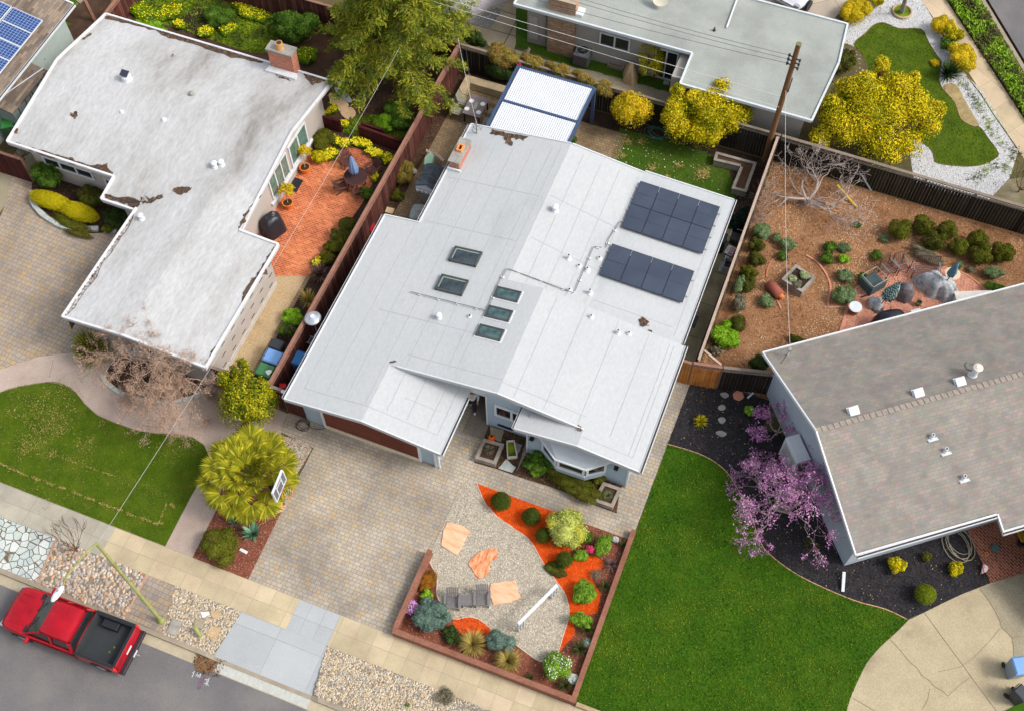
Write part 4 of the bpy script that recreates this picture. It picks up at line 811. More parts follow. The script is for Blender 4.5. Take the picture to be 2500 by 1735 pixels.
vent(q(0,400,(1105,430))[0],zH2,.28,.11,'white vent at the upper left of the lower stained roof',1);vent(q(0,0,(1495,740))[0],zL,.14,.1,'grey vent in a dark stain near the roof centre',1,m['cap']);vent(q(0,0,(1352,440))[0],zL,.12,.05,'stub pipe on the upper stained roof slope',0,m['cap']);vent(q(0,0,(1278,935))[0],zL,.05,.06,'tiny round roof drain on the stained roof',0);vent(q(0,0,(950,875))[0],zL,.06,.05,'low pipe stub in a faint ring on the stained roof',0)
H0=thing('house','corner house with brown shingle roof and blue solar panels, cut off by the left edge','house',(-40,31,0))
zC=lambda x,y:2.7+.22*(-37.9-x)
MB().sheet([(-46,20),(-37.9,20),(-37.9,34.5),(-46,34.5)],zf=zC,thick=.18).build('roof',m['dsh'],H0)
gutter(H0,(-37.82,20,2.66),(-37.82,34.5,2.66),.12);MB().beam((-37.9,34.52,2.66),(-46,34.52,4.45),.08,.2).build('roof_edge',m['wtrim'],H0)
MB().box(-46,20.5,0,-38.4,34.0,2.6).build('wall',plain('pale green grey wall',(172,184,178),.06),H0)
t=thing('solar_array','bright blue solar panels with white grid lines on the brown shingle roof','solar panels',(-39.5,30.5,3.1))
ang=math.atan(.22);M=Matrix.Rotation(ang,3,'Y')
for i in range(3):
    for j in range(5):
        cx=-38.45-.85-1.68*i;cy=32.75-.5-1.0*j;p=MB().obox((cx,cy,zC(cx,0)+.12),(1.66,.98,.04),M).build('solar_panel',m['wtrim'],t)
        MB().obox((cx,cy,zC(cx,0)+.142),(1.6,.92,.01),M).build('cells',m['pvblue']if 'pvblue' in m else m.setdefault('pvblue',bricks('blue cells',.16,.155,[(40,66,118),(48,76,132),(44,70,124)],(132,152,190),.012,off=0,tone=.25,rough=.25)),p)
t=thing('lean_to_shed','low grey green lean-to shed with shingle roof beside the corner house','shed',(-37.9,29,0))
zs=lambda x,y:2.2-.25*(x+38.3);MB().sheet([(-38.35,27.5),(-37.3,27.5),(-37.3,30.6),(-38.35,30.6)],zf=zs,thick=.08).build('roof',m['dsh'],t)
MB().box(-38.34,27.6,0,-37.4,30.5,1.86).build('wall',plain('shed board',(142,156,152),.06),t)
bt=MB();[bt.box(-37.4,y,0,-37.37,y+.03,1.84)for y in(28.0,28.6,29.0,29.2,29.7,30.1)];bt.build('board_joint',m['gdark'],t)
tag(MB().tube([(-38.3,27.7,2.27),(-37.45,30.55,2.08)],.025,6).build('plastic_pipe',m['wtrim']),'thin white pipe lying diagonally across the shed roof','pipe')
H3=thing('house','house with a pale green grey gravel roof and old brick chimney behind the back fence','house',(-8,44,0))
m['groof']=mottled('mineral roof',[(.25,(136,139,134)),(.5,(156,160,154)),(.75,(168,172,165))],.4,55,.55,.95,.3)
zf3=lambda x,y:3.1-abs(y-44.2)*.075 if y<44.2 else 3.1-(y-44.2)*.11
r=MB();r.sheet([(-16.5,42.4),(-7.0,42.4),(-7.0,40.4),(-.45,40.4),(-.1,44.2),(-16.5,44.2)],zf=zf3,thick=.18);r.sheet([(-16.5,44.2),(-.1,44.2),(-.3,47.3),(-9,47.3),(-9,60),(-16.5,60)],zf=lambda x,y:3.1-(min(y,47.3)-44.2)*.11,thick=.18);R3=r.build('roof',m['groof'],H3)
tr=MB();rim([(-16.5,44.2,3.12),(-16.52,42.38,2.96),(-7.02,42.38,2.96),(-7.02,40.38,2.8),(-.43,40.38,2.8),(-.08,44.2,3.1),(-.28,47.32,2.76),(-9,47.32,2.76)],.1,.16);tr.build('roof_edge',plain('fascia',(196,202,204),.06),R3)
wl=MB();wl.box(-16,42.95,0,-7.5,60,2.72);wl.box(-7.6,40.95,0,-.8,46.9,2.55);wl.build('wall',m['stuccof'],H3)
MB().box(-14.78,42.68,0,-13.3,43.3,3.75).build('chimney',m['brickold'],H3);MB().box(-13.3,42.7,2.85,-12.95,43.25,3.15).build('chimney_flashing',m['wtrim'],H3)
window(H3,(-12.0,42.94),(-10.35,42.94),1.3,2.2,(0,-1),2,.08);window(H3,(-9.0,42.94),(-7.75,42.94),.15,2.2,(0,-1),2,.08)
sh=MB().box(-15.9,42.88,.4,-15.4,42.95,2.0).build('utility_cabinet',plain('cabinet',(170,164,158)),H3);MB().box(-15.25,42.85,.5,-14.95,42.94,.8).build('meter_box',m['cap'],H3)
MB().tube([(-14.95,42.88,2.6),(-14.95,42.88,.3)],.03,6).build('downspout',m['cap'],H3)
p=PZ(*q(1200,0,(1315,40))[0],zf3);t=thing('satellite_dish','cream satellite dish on the gravel roof near the top edge','satellite dish',p)
MB().tube([(p.x,p.y,p.z),(p.x,p.y+.1,p.z+.5)],.03,6).build('mast',m['blackm'],t);d_=MB();d_.lathe(0,0,[(.02,0),(.25,.03),(.42,.09),(.44,.11),(.42,.1),(.25,.05)],22);M=Matrix.Translation((p.x,p.y-.05,p.z+.5))@Matrix.Rotation(.7,4,'X')
d_.v=[tuple(M@Vector(v))for v in d_.v];d_.build('dish',plain('cream dish',(206,198,180),.05),t,True)
a,b=PZ(*q(1200,0,(1915,-10))[0],zf3),PZ(*q(1200,0,(1830,225))[0],zf3);tag(MB().tube([a+Vector((0,0,.08)),b+Vector((0,0,.08))],.045,6).build('roof_pipe',m['wtrim']),'long white pipe lying down the gravel roof slope','pipe')
for a_,k in(((1735,240),'tiny dark pipe stub left of the long white roof pipe'),):vent(q(1200,0,a_)[0],zf3,.2,.04,k,0,m['gdark'])
th5=math.radians(37.5);U_=Vector((math.cos(th5),math.sin(th5),0));V_=Vector((math.sin(th5),-math.cos(th5),0));O5=Vector((.78,27.09,0))
H5=thing('house','house with a mottled brown and grey shingle gable roof, turned at an angle','house',(8,27,0))
m['sh5']=bricks('multi tone shingles',.27,.14,[(138,134,130),(148,142,132),(144,132,128),(152,146,132),(134,138,132),(158,142,136),(146,140,138),(142,140,132)],(122,116,110),.006,rot=-th5,tone=.3,tscale=1.3,bump=.5)
W=lambda u,v,z=0:O5+U_*u+V_*v+Vector((0,0,z))
zr5=lambda v:4.45-(4.69-v)*.362 if v<4.69 else 4.45-(v-4.69)*.362
L5=24;r=MB()
def slab5(pts,th_=.16):
    top=[W(u,v,zr5(v))for u,v in pts];n_=len(top);b0=len(r.v);r.v+=[tuple(p)for p in top]+[(p.x,p.y,p.z-th_)for p in top]
    tri=tessellate_polygon([[Vector((u,v,0))for u,v in pts]])
    for t_ in tri:
        a_,b_,c_=[top[i]for i in t_]
        if(b_-a_).cross(c_-a_).z<0:t_=t_[::-1]
        r.f.append(tuple(b0+i for i in t_));r.f.append(tuple(b0+n_+i for i in t_)[::-1])
    for i in range(n_):j=(i+1)%n_;r.f.append((b0+i,b0+j,b0+n_+j,b0+n_+i))
slab5([(0,0),(L5,0),(L5,4.69),(0,4.69)]);slab5([(0,4.69),(L5,4.69),(L5,14),(7.15,14),(7.15,10.05),(6.02,10.05),(6.02,9.38),(0,9.38)])
R5=r.build('roof',m['sh5'],H5)
rc=MB();
for k in range(48):rc.obox(W(k*.26+.1,4.69,4.46),(.27,.24,.025),Matrix.Rotation(th5,3,'Z')@Matrix.Rotation(.09,3,'Y'))
rc.build('ridge_caps',plain('ridge shingle',(140,130,120),.12,3,9),R5)
tr=MB();rim([W(L5,-.02,zr5(0)),W(-.02,-.02,zr5(0)),W(-.03,4.69,4.44),W(-.03,9.4,zr5(9.38)),W(6.0,9.42,zr5(9.42))],.06,.16);rim([W(6.05,9.4,zr5(9.4)),W(6.05,10.08,zr5(10.08)),W(7.2,10.08,zr5(10.08)),W(7.2,14,zr5(14))],.06,.14);tr.build('roof_edge',m['wtrim'],R5)
gt=gutter(H5,W(0,9.5,zr5(9.4)-.02),W(6.0,9.5,zr5(9.4)-.02),.12);gutter(H5,W(6.0,10.16,zr5(10.1)-.02),W(7.2,10.16,zr5(10.1)-.02),.12)
wl=MB();wallprism(wl,[tuple(W(.42,.5)[:2]),tuple(W(.42,4.69)[:2]),tuple(W(.42,8.95)[:2]),tuple(W(L5,8.95)[:2]),tuple(W(L5,.5)[:2])],lambda x,y:zr5((Vector((x,y,0))-O5).dot(V_))-.2)
wl.build('wall',m['stuccog'],H5)
db_=MB().beam(W(.22,9.25,.25),W(-.1,9.95,.04),.12,.08,(0,0,1));db_.build('downspout_extension',m['vent'],H5)
for i,(a,k)in enumerate((((905,655),'square white roof vent nearest the gable end'),((1410,515),'square white roof vent, middle of the three beside the ridge'),((1735,428),'square white roof vent farthest from the gable end'))):
    p0=q(1800,800,a)[0];zf=lambda x,y:zr5((Vector((x,y,0))-O5).dot(V_));p=PZ(*p0,zf);t=thing('box_vent',k,'vent',p,'square vents on the shingle roof')
    M=Matrix.Rotation(th5,3,'Z')@Matrix.Rotation(math.atan(.362),3,'X');MB().obox(p+Vector((0,0,.02)),(.5,.45,.03),M).build('flashing',m['vent'],t);MB().obox(p+Vector((0,0,.08)),(.42,.34,.09),M).build('hood',m['wtrim'],t,bevel=.02)
for a,k in(((1515,850),'white flanged pipe vent, uppermost of three in a row on the lower shingle slope'),((1620,960),'white flanged pipe vent, middle of three in a row on the lower shingle slope'),((1762,1170),'white flanged pipe vent, lowest of three in a row on the lower shingle slope')):
    zf=lambda x,y:zr5((Vector((x,y,0))-O5).dot(V_));p=PZ(*q(1800,800,a)[0],zf);t=thing('pipe_vent',k,'vent',p,'flanged pipe vents on the shingle roof');M=Matrix.Rotation(th5,3,'Z')@Matrix.Rotation(-math.atan(.362),3,'X')
    MB().obox(p+V_*.1+Vector((0,0,-.01)),(.42,.16,.03),M).build('flange',m['wtrim'],t);MB().lathe(p.x,p.y,[(.13,p.z-.04),(.08,p.z+.1),(.07,p.z+.24)],12).build('pipe',m['wtrim'],t);MB().cyl(p.x,p.y,p.z+.235,p.z+.246,.045,n=10).build('opening',m['gdark'],t)
zf=lambda x,y:zr5((Vector((x,y,0))-O5).dot(V_));p=PZ(*q(1800,800,(1835,370))[0],zf);t=thing('flue_pipe','tall pale flue pipe with a round cap near the ridge of the shingle roof','flue',p)
MB().lathe(p.x,p.y,[(.22,p.z-.05),(.13,p.z+.1),(.12,p.z+.6)],14).build('pipe',m['vent'],t);MB().lathe(p.x,p.y,[(.17,p.z+.6),(.2,p.z+.66),(.08,p.z+.74)],14).build('cap',plain('cream cap',(220,206,190)),t)
p=PZ(*q(1800,800,(1800,330))[0],zf);t=thing('satellite_dish','small grey satellite dish left of the tall flue pipe','satellite dish',p)
MB().tube([p,p+Vector((0,0,.35))],.02,6).build('mast',m['blackm'],t);d_=MB();d_.lathe(0,0,[(.02,0),(.2,.03),(.3,.08),(.2,.05)],18,1,.7);M=Matrix.Translation(p+Vector((0,0,.38)))@Matrix.Rotation(.9,4,'X');d_.v=[tuple(M@Vector(v))for v in d_.v];d_.build('dish',m['cap'],t,True)
p=PZ(*q(1800,400,(392,1490))[0],zf);t=thing('service_mast','service mast with a grey weatherhead on the corner of the shingle roof','service mast',p);MASTR=p+Vector((0,0,.45))
MB().tube([p,p+Vector((0,0,.45))],.03,6).build('pipe',m['vent'],t);MB().obox(p+Vector((0,0,.48)),(.16,.16,.12),.4).build('weatherhead',m['cap'],t);MB().tube([p+Vector((0,0,.4)),p+Vector((-.15,-.5,.15)),p+Vector((-.2,-.75,.02))],.012,5).build('cable',m['blackm'],t)
p=P(*q(1800,800,(330,790))[0],1.0);t=thing('wall_air_conditioner','white boxy air conditioner on the grey gable wall behind the pink blossom','air conditioner',(p.x,p.y,0))
c=W(.02,4.2,0);M=Matrix.Rotation(th5,3,'Z');MB().obox(c+Vector((0,0,1.1)),(.62,1.25,1.5),M).build('body',m['wtrim'],t,bevel=.03);MB().obox(c+V_*.85+Vector((0,0,1.4)),(.4,.4,.5),M).build('side_unit',m['gdark'],t)
gr=MB();[gr.obox(c-U_*.315+Vector((0,0,.6+.14*k)),(.02,1.0,.05),M)for k in range(8)];gr.build('grille',m['cap'],t)
# ================================================================== fences and walls
def boardmat(name,cols,gap,w_=.14):return bricks(name,w_,9,cols,gap,.008,vert=True,off=0,tone=.55,tscale=1.2,loc=(0,-3,0))
m['f_red']=boardmat('red brown boards',[(92,50,46),(112,64,56),(84,44,40),(126,80,68)],(34,20,20))
m['f_dark']=boardmat('dark weathered boards',[(38,32,30),(50,42,38),(30,26,24),(58,50,46)],(12,10,10))
m['f_new']=boardmat('new cedar boards',[(196,128,58),(214,148,74),(180,110,46)],(110,66,30))
m['f_dred']=boardmat('dark red boards',[(86,34,34),(98,42,40),(76,28,28)],(24,10,10),.07)
m['cap_p']=plain('pale weathered cap',(168,146,132),.18,2,40);m['cap_b']=plain('brown cap',(138,100,84),.2,2,40);m['cap_g']=plain('grey cap',(120,108,96),.25,2,40)
m['redwood']=mottled('redwood timber',[(.3,(126,84,66)),(.6,(144,98,80)),(.8,(158,114,94))],1.5,30,.4,stretch=(.5,.5,4))
m['wpaint']=m['wtrim']
def fence(label,a,b,h,mat,capm,lattice=0.0,post=2.4,face=1,capw=.14,latmat=None,name='fence',double=True):
    a=Vector((a[0],a[1],0));b=Vector((b[0],b[1],0));d=(b-a).normalized();n_=Vector((-d.y,d.x,0))*face;L=(b-a).length
    r=thing(name,label,name.replace('_',' '),a,None);hb=h-lattice-.03;mb=MB();k=0;s=0
    while s<L-.02:
        w_=min(.145,L-s);j=random.uniform(-.006,.006);c=a+d*(s+w_/2)+n_*(.045+j);M=Matrix((d,n_,Vector((0,0,1)))).transposed();mb.obox(c+Vector((0,0,hb/2)),(w_-.006,.02,hb),M);s+=.15
    mb.build('boards',mat,r)
    MB().beam(a+Vector((0,0,h)),b+Vector((0,0,h)),capw,.04).build('cap_rail',capm,r)
    if lattice:
        MB().beam(a+Vector((0,0,hb)),b+Vector((0,0,hb)),.09,.05).build('middle_rail',capm,r)
        lt=MB();st=.16;x=0
        while x<L-.05:
            for sg in(1,-1):
                x1=x+lattice*sg*.9
                if 0<=x1<=L:lt.beam(a+d*x+Vector((0,0,hb)),a+d*x1+Vector((0,0,h)),.012,.03,up=n_)
            x+=st
        lt.build('lattice',latmat or capm,r)
    nP=max(1,round(L/post))
    for k in range(nP+1):p=a+d*(L*k/nP)-n_*.03;MB().box(p.x-.045,p.y-.045,0,p.x+.045,p.y+.045,h-.02).build('post',capm,r)
    return r
fence('long red brown board fence with lattice top between the two white roofed houses',(-18.58,18.5),(-18.58,39.75),1.85,m['f_red'],m['cap_b'],.28,face=-1,latmat=m['cap_b'],capw=.16)
fence('short dark red fence between the yellow fruit tree and the recycling carts',(-21.4,18.45),(-18.65,18.45),1.75,m['f_dred'],m['cap_g'],0,face=-1)
fence('short weathered fence joining the long fence to the garage corner',(-18.5,18.5),(-17.3,18.5),1.8,m['f_red'],m['cap_g'],.2,face=-1)
fence('red brown gate with a pale base beside the grey garage wall',(-17.9,18.42),(-17.0,18.42),1.9,m['f_red'],m['wtrim'],0,face=-1,name='gate')
fence('dark board fence along the back of the white roofed house, below the vines',(-18.5,39.85),(-1.6,39.85),1.85,m['f_dark'],m['cap_g'],.22,face=-1)
fence('dark board fence with lattice top between the mulch yard and the corner lawn',(-1.55,39.85),(15,39.7),1.85,m['f_dark'],m['cap_g'],.26,face=-1,capw=.16)
fence('dark side fence with a pale cap between the white roofed house and the mulch yard',(-1.72,26.35),(-1.72,39.7),1.85,m['f_dark'],m['cap_p'],0,face=1,capw=.12)
fence('bright new cedar side gate at the corner of the white roofed house',(-2.5,26.08),(-1.95,26.08),1.8,m['f_new'],m['cap_b'],0,face=-1,name='gate')
fence('cedar gate with a lattice top next to the paver strip',(-1.88,26.1),(-.68,26.34),1.85,m['f_new'],m['cap_b'],.25,face=-1,post=1.3,name='gate')
fence('dark two panel fence running from the cedar gate to the shingle roofed house',(-.6,26.36),(1.55,26.9),1.85,m['f_dark'],m['cap_g'],.25,face=-1,post=1.1)
fence('tall red brown fence behind the yellow flowers at the top left',(-34,39.85),(-18.65,39.85),1.9,m['f_red'],m['cap_b'],0,face=-1)
fence('weathered red fence beside the corner house with the blue solar panels',(-37.0,30.8),(-37.0,40),1.5,m['f_red'],m['cap_b'],.2,face=-1,capw=.2)
fence('dark red fence left of the paver yard by the green cart',(-38.8,25.3),(-35.5,25.3),1.8,m['f_dred'],m['cap_b'],0,face=-1)
fence('low dark red slatted fence touching the taupe house wall',(-23.65,33.65),(-22.6,33.68),.9,m['f_dred'],m['f_dred'],0,face=-1,post=1)
fence('low dark red slatted fence between yellow flowers and the long fence',(-21.53,33.72),(-19.2,33.6),.9,m['f_dred'],m['f_dred'],0,face=-1,post=1.2)
fence('shortest low dark red slatted fence, behind another one',(-21.5,33.98),(-20.4,33.98),.85,m['f_dred'],m['f_dred'],0,face=-1,post=1)
t=thing('retaining_wall','low redwood retaining wall round the front gravel garden','retaining wall',(-9.45,11,0))
for a,b,w_,h_ in(((-9.52,10.98),(-1.84,11.02),.17,.5),((-9.45,11.08),(-9.45,14.6),.17,.5),((-1.95,11.12),(-1.95,18.5),.16,.3)):
    MB().beam((*a,h_/2),(*b,h_/2),w_,h_).build('timber',m['redwood'],t,bevel=.01)
    MB().beam((*a,h_+.015),(*b,h_+.015),w_+.05,.03).build('cap_board',m['redwood'],t)
tag(MB().beam((-1.8,10.98,.1),(4,11.0,.1),.16,.2).build('lawn_curb',mottled('old wood curb',[(.3,(150,124,92)),(.7,(178,160,130))],2,20)),'weathered timber curb along the bottom edge of the large green lawn','curb')
tag(MB().beam(P(*q(1200,800,(1655,175))[0],1.7),P(*q(1200,800,(1790,290))[0],1.5),.1,.06).build('brace_board',m['cap_p']),'pale loose board propped from the side fence to the cedar gate','board')
def planter(label,pts,h,soilmat,wood,th_=.13,group='raised planter boxes',cat='planter box',dens=60,sh=.06):
    g=G(pts,h);c=sum(g,Vector())/len(g);t=thing('planter_box',label,cat,(c.x,c.y,0),group);n_=len(g)
    A=sum(g[i].x*g[(i+1)%n_].y-g[(i+1)%n_].x*g[i].y for i in range(n_));sg=1 if A>0 else-1
    for i in range(n_):
        a,b=g[i],g[(i+1)%n_];d=(b-a).normalized();nn=Vector((-d.y,d.x,0))*sg
        MB().beam(Vector((a.x,a.y,h/2))+nn*th_/2+d*.002,Vector((b.x,b.y,h/2))+nn*th_/2-d*.002,th_*.8,h-.02*(i%2)).build('side_board',wood,t)
        MB().beam(Vector((a.x,a.y,h+.012-.004*(i%2)))+nn*th_/2,Vector((b.x,b.y,h+.012-.004*(i%2)))+nn*th_/2,th_*1.15,.024).build('cap_board',wood,t)
    MB().sheet([(p.x,p.y)for p in g],z=h-sh).build('soil',soilmat,t)
    return t
m['gwood']=mottled('weathered grey wood',[(.3,(128,118,108)),(.6,(156,146,134)),(.8,(170,160,148))],2,30,.4,stretch=(1,1,1))
planter('weathered planter box with a spiky plant by the entry path',q(600,800,(1855,862),(2012,905),(1945,1062),(1785,1015)),.34,m['soil'],m['gwood'])
planter('weathered planter box at the front corner of the blue grey house',q(1200,800,(870,1200),(1015,1250),(945,1400),(790,1345)),.34,m['soil'],m['gwood'])
planter('L shaped raised planter bed at the corner of the back lawn',q(1200,0,(1750,1185),(2065,1270),(1985,1500),(1870,1470),(1940,1300),(1730,1250)),.42,m['soil'],m['gwood'])
planter('diamond turned wooden planter with pale succulents on the mulch yard',q(1800,400,(455,785),(612,890),(505,1003),(345,900)),.45,m['dsoil'],m['gwood'])
planter('small brown planter box on the grass below the far house window',q(1200,0,(920,465),(1040,500),(1025,540),(900,505)),.2,m['rmulch'],m['gwood'],.06)
# ================================================================== loose stones
def stone(name,label,pts,mat,h=.04,z=.0,cat='stone',group=None):
    g=jag(G(pts),.012,4)if 'peach' in label or 'slab' in label else smooth(G(pts),3,True);return tag(MB().prism([(p.x,p.y)for p in g],z,z+h).build(name,mat,bevel=.01),label,cat,group)
for pts,mt,lb in((q(600,1235,(1575,125),(1680,150),(1745,195),(1700,290),(1650,385),(1520,310),(1540,190)),m['peach'],'large striped peach flagstone nearest the driveway corner'),(q(600,1235,(1840,350),(1935,330),(1960,360),(1955,405),(1910,430),(1890,520),(1815,565),(1760,490),(1735,450),(1770,400)),m['rust'],'rust streaked flagstone with an odd waisted shape in the gravel'),(q(600,1235,(1905,605),(2095,580),(2145,715),(2060,750),(1930,770),(1900,690)),m['peach'],'broad peach flagstone right of the grey garden chairs')):stone('flagstone',lb,pts,mt,.05,.018,'flagstone','peach flagstones in the gravel')
for pts,lb in((q(1200,800,(1780,515),(1820,505),(1850,530),(1815,550)),'chipped pale stepping stone, farthest of the four on black mulch'),(q(1200,800,(1765,615),(1800,600),(1825,625),(1800,645),(1770,640)),'rounded grey stepping stone, second from the dark fence'),(q(1200,800,(1765,710),(1800,697),(1825,720),(1800,748),(1775,740)),'rounded grey stepping stone, third from the dark fence'),(q(1200,800,(1745,815),(1790,803),(1832,828),(1800,850),(1765,840)),'wedge shaped grey stepping stone nearest the lawn on black mulch')):stone('stepping_stone',lb,pts,m['cap'],.05,.01,'stepping stone','stepping stones in the black mulch')
c=P(*q(1200,800,(1922,530))[0]);tag(MB().lathe(c.x,c.y,[(.26,0),(.26,.05)],6).build('hexagonal_paver',plain('salmon paver',(204,136,112))),'salmon hexagonal paver by the dark fence','paver')
tag(MB().beam(P(*q(1200,800,(1995,545))[0],.04),P(*q(1200,800,(2040,505))[0],.06),.08,.05).build('downspout_extension',m['vent']),'short white downspout piece lying on black mulch by the dark fence','pipe')
for pts,lb,mt in((q(600,800,(1905,770),(2010,800),(1990,890),(1900,860)),'grey concrete slab against the entry wall',m['concd']),(q(600,800,(2030,1025),(2100,1090),(2075,1130),(1965,1095)),'pale five sided slab in the bed by the entry path',m['slate']),(q(600,800,(2060,880),(2155,915),(2110,1000),(2060,985)),'grey slab under the small wooden tray',m['cap'])):stone('stone_slab',lb,pts,mt,.05,.02,'slab')
for pts,lb in((q(600,0,(650,740),(700,745),(800,815),(780,850),(710,870),(660,800)),'larger tan flagstone by the yellow flowers'),(q(600,0,(735,880),(820,840),(860,895),(800,940)),'smaller tan flagstone next to the moss'),(q(600,0,(720,640),(775,645),(770,680),(715,670)),'grey flagstone near the corner of the stained roof'),(q(600,0,(690,690),(760,700),(830,790),(790,800),(720,740)),'long grey flagstone half buried in the bark by the large conifer')):stone('flagstone',lb,pts,m['flagt']if 'tan' in lb else m['slate'],.05,.02,'flagstone')
for a,r_,lb in((q(1200,1235,(960,265)),.2,'blue grey rock in the corner of the front garden'),(q(1200,1235,(640,1350)),.3,'long bluish rock near the bottom corner of the front garden'),(q(1200,1235,(745,1080)),.2,'grey rock beside the redwood wall between grass tufts'),(q(600,400,(1290,60)),.3,'grey rock at the edge of the narrow back paver path'),(q(0,400,(880,525)),.28,'pale rock at the end of the stone border')):
    c=P(*a[0]);v,f=icore(c.x,c.y,.08,r_,r_*.7,.15,.18,8);o=MB().add(v,f).build('rock',m['slate']);tag(o,lb,'rock')
# ================================================================== posts, wires
t=thing('utility_pole','tall leaning brown wooden utility pole by the back fence','utility pole',(-2.05,39.6,0));PT=Vector((-1.98,39.75,7.9))
MB().tube([(-2.05,39.6,0),(-2.02,39.66,3.5),PT],[.15,.13,.115],12).build('pole',mottled('pole wood',[(.3,(100,70,46)),(.6,(128,92,62)),(.8,(156,116,80))],3,20,.4,stretch=(2,2,.3)),t)
MB().cyl(-1.98,39.75,7.9,7.93,.13,n=12).build('pole_top',plain('mossy top',(112,116,70)),t)
ins=[]
for z in(6.6,6.85,7.1):
    for s in(-1,1):p=Vector((-1.99+s*.26,39.7-s*.08,z));ins.append(p);MB().beam((-1.99,39.7,z),p,.04,.04).build('bracket',m['blackm'],t);MB().cyl(p.x,p.y,z-.07,z+.07,.05,n=8).build('insulator',m['gdark'],t)
MB().tube([P(*q(1800,0,(430,610))[0],5.0),(-1.85,39.55,5.1)],.03,6).build('cable_clamp',m['blackm'],t)
m['wire']=plain('dark wire',(60,60,60),.05,rough=.5);m['wireb']=plain('bright wire',(196,196,190),.05,rough=.4);m['wiret']=plain('twisted drop wire',(168,164,156),.05,rough=.4)
def wire(label,a,b,sag,r_,mat,n_=24):
    a=Vector(a);b=Vector(b);pts=[a.lerp(b,k/n_)-Vector((0,0,sag*4*(k/n_)*(1-k/n_)))for k in range(n_+1)];return tag(MB().tube(pts,r_,5).build('overhead_wire',mat),label,'wire','overhead wires')
def bigp(px,py,z):return P(px,py,z)
wire('bright overhead wire crossing the far house wall, the upper of two',P(1020,-22,6.2),P(1905,235,5.3),.05,.011,m['wireb']);wire('bright overhead wire crossing the far house wall, the lower of two',P(1020,-8,5.6),P(1902,262,4.9),.05,.01,m['wireb'])
wire('thin dark wire over the gravel roof, uppermost',P(1330,-30,7.2),ins[4],.15,.009,m['wire']);wire('thin dark wire over the gravel roof, second from top',P(1300,-28,7),ins[2],.15,.009,m['wire']);wire('thin dark wire over the gravel roof, third from top',P(1240,-20,6.8),ins[0],.15,.009,m['wire'])
wire('pale service drop wire from the wooden pole down to the shingle roof',(-1.95,39.5,5.2),MASTR+Vector((0,0,.1)),.5,.009,m['wireb'])
wire('dashed looking pale wire from the street lamp across the left lawn into the conifer',P(243,1318,7.9),P(975,118,6.5),.5,.008,m['wiret'],40)
mp=PZ(*q(600,0,(1800,1040))[0],zB);wire('pale wire from the conifer down to the mast on the clean white roof',P(1118,92,6),mp+Vector((0,0,.8)),.25,.008,m['wireb']);wire('thin dark wire from the vines down to the mast on the clean white roof',P(1138,122,5.4),mp+Vector((0,0,.75)),.25,.008,m['wire'])
t=thing('service_mast','service mast with looped cables at the rear left corner of the white roof','service mast',mp);MB().tube([mp,mp+Vector((0,0,.8))],.03,6).build('pipe',m['cap'],t)
for k in range(3):MB().tube([mp+Vector((.22*math.cos(a/2.5+k),.2*math.sin(a/2.5+k)+.15*k,.25+.1*k))for a in range(14)],.01,4).build('cable_loop',m['gdark'],t)
t=thing('street_lamp','mossy green leaning street lamp post with a white head over the red truck','street lamp',(-18.42,8.1,0));m['lampm']=mottled('mossy lamp post',[(.3,(132,138,82)),(.6,(158,160,104)),(.8,(168,168,120))],2,20,.3)
tp=P(236,1326,8.0);hd=P(152,1432,8.2)
MB().lathe(-18.42,8.1,[(.15,0),(.15,.12),(.1,.3)],12).build('base',m['lampm'],t);MB().tube([(-18.42,8.1,.2),tp],[.085,.055],12).build('post',m['lampm'],t)
MB().tube([tp,tp.lerp(hd,.35)+Vector((0,0,.25)),tp.lerp(hd,.85)+Vector((0,0,.2)),hd],[.035,.032,.028,.025],8).build('arm',m['lampm'],t)
dd=(hd-tp);dd.z=0;dd.normalize();v,f=icore(0,0,0,.34,.13,.1,0,14);ang=math.atan2(dd.y,dd.x);hm=MB().add([(hd.x+dd.x*.25+x*math.cos(ang)-y*math.sin(ang),hd.y+dd.y*.25+x*math.sin(ang)+y*math.cos(ang),hd.z+z)for x,y,z in[(a[0],a[1],a[2]if a[2]>.011 else 0)for a in v]],f);hm.build('lamp_head',m['wtrim'],t,True)
MB().cyl(hd.x+dd.x*.18,hd.y+dd.y*.18,hd.z+.09,hd.z+.16,.04,n=8).build('photocell',m['alu'],t)
t=thing('basketball_hoop','basketball backboard seen from above, standing in the fan palm at the driveway edge','basketball hoop',(-16.1,14.0,0));bc=(P(690,1155,2.9)+P(667,1205,2.9))/2
a0=P(690,1152,2.9);a1=P(667,1208,2.9);d=(a1-a0).normalized()
bd=MB().beam(a0+Vector((0,0,-.25)),a1+Vector((0,0,-.25)),.05,.85).build('backboard',plain('smoked panel',(92,96,104),.1,rough=.3),t)
fr=MB();u3=Vector((0,0,1))
for za,zb in((.19,.19),(-.69,-.69)):fr.beam(a0+u3*za,a1+u3*zb,.08,.07)
for s in(0,.28,.72,1):p=a0.lerp(a1,s);fr.beam(p+u3*-.69,p+u3*.19,.08,.05,up=d)
fr.beam(a0.lerp(a1,.28)+u3*-.05,a0.lerp(a1,.72)+u3*-.05,.075,.04);fr.build('frame',m['wtrim'],bd)
mid=a0.lerp(a1,.5);nn=Vector((d.y,-d.x,0));nn=nn if nn.x>0 else-nn;rm=mid+nn*.32+u3*-.6;MB().tube([rm+Vector((.22*math.cos(k*.4),.22*math.sin(k*.4),0))for k in range(17)],.012,5).build('rim',plain('orange rim',(206,84,40)),t)
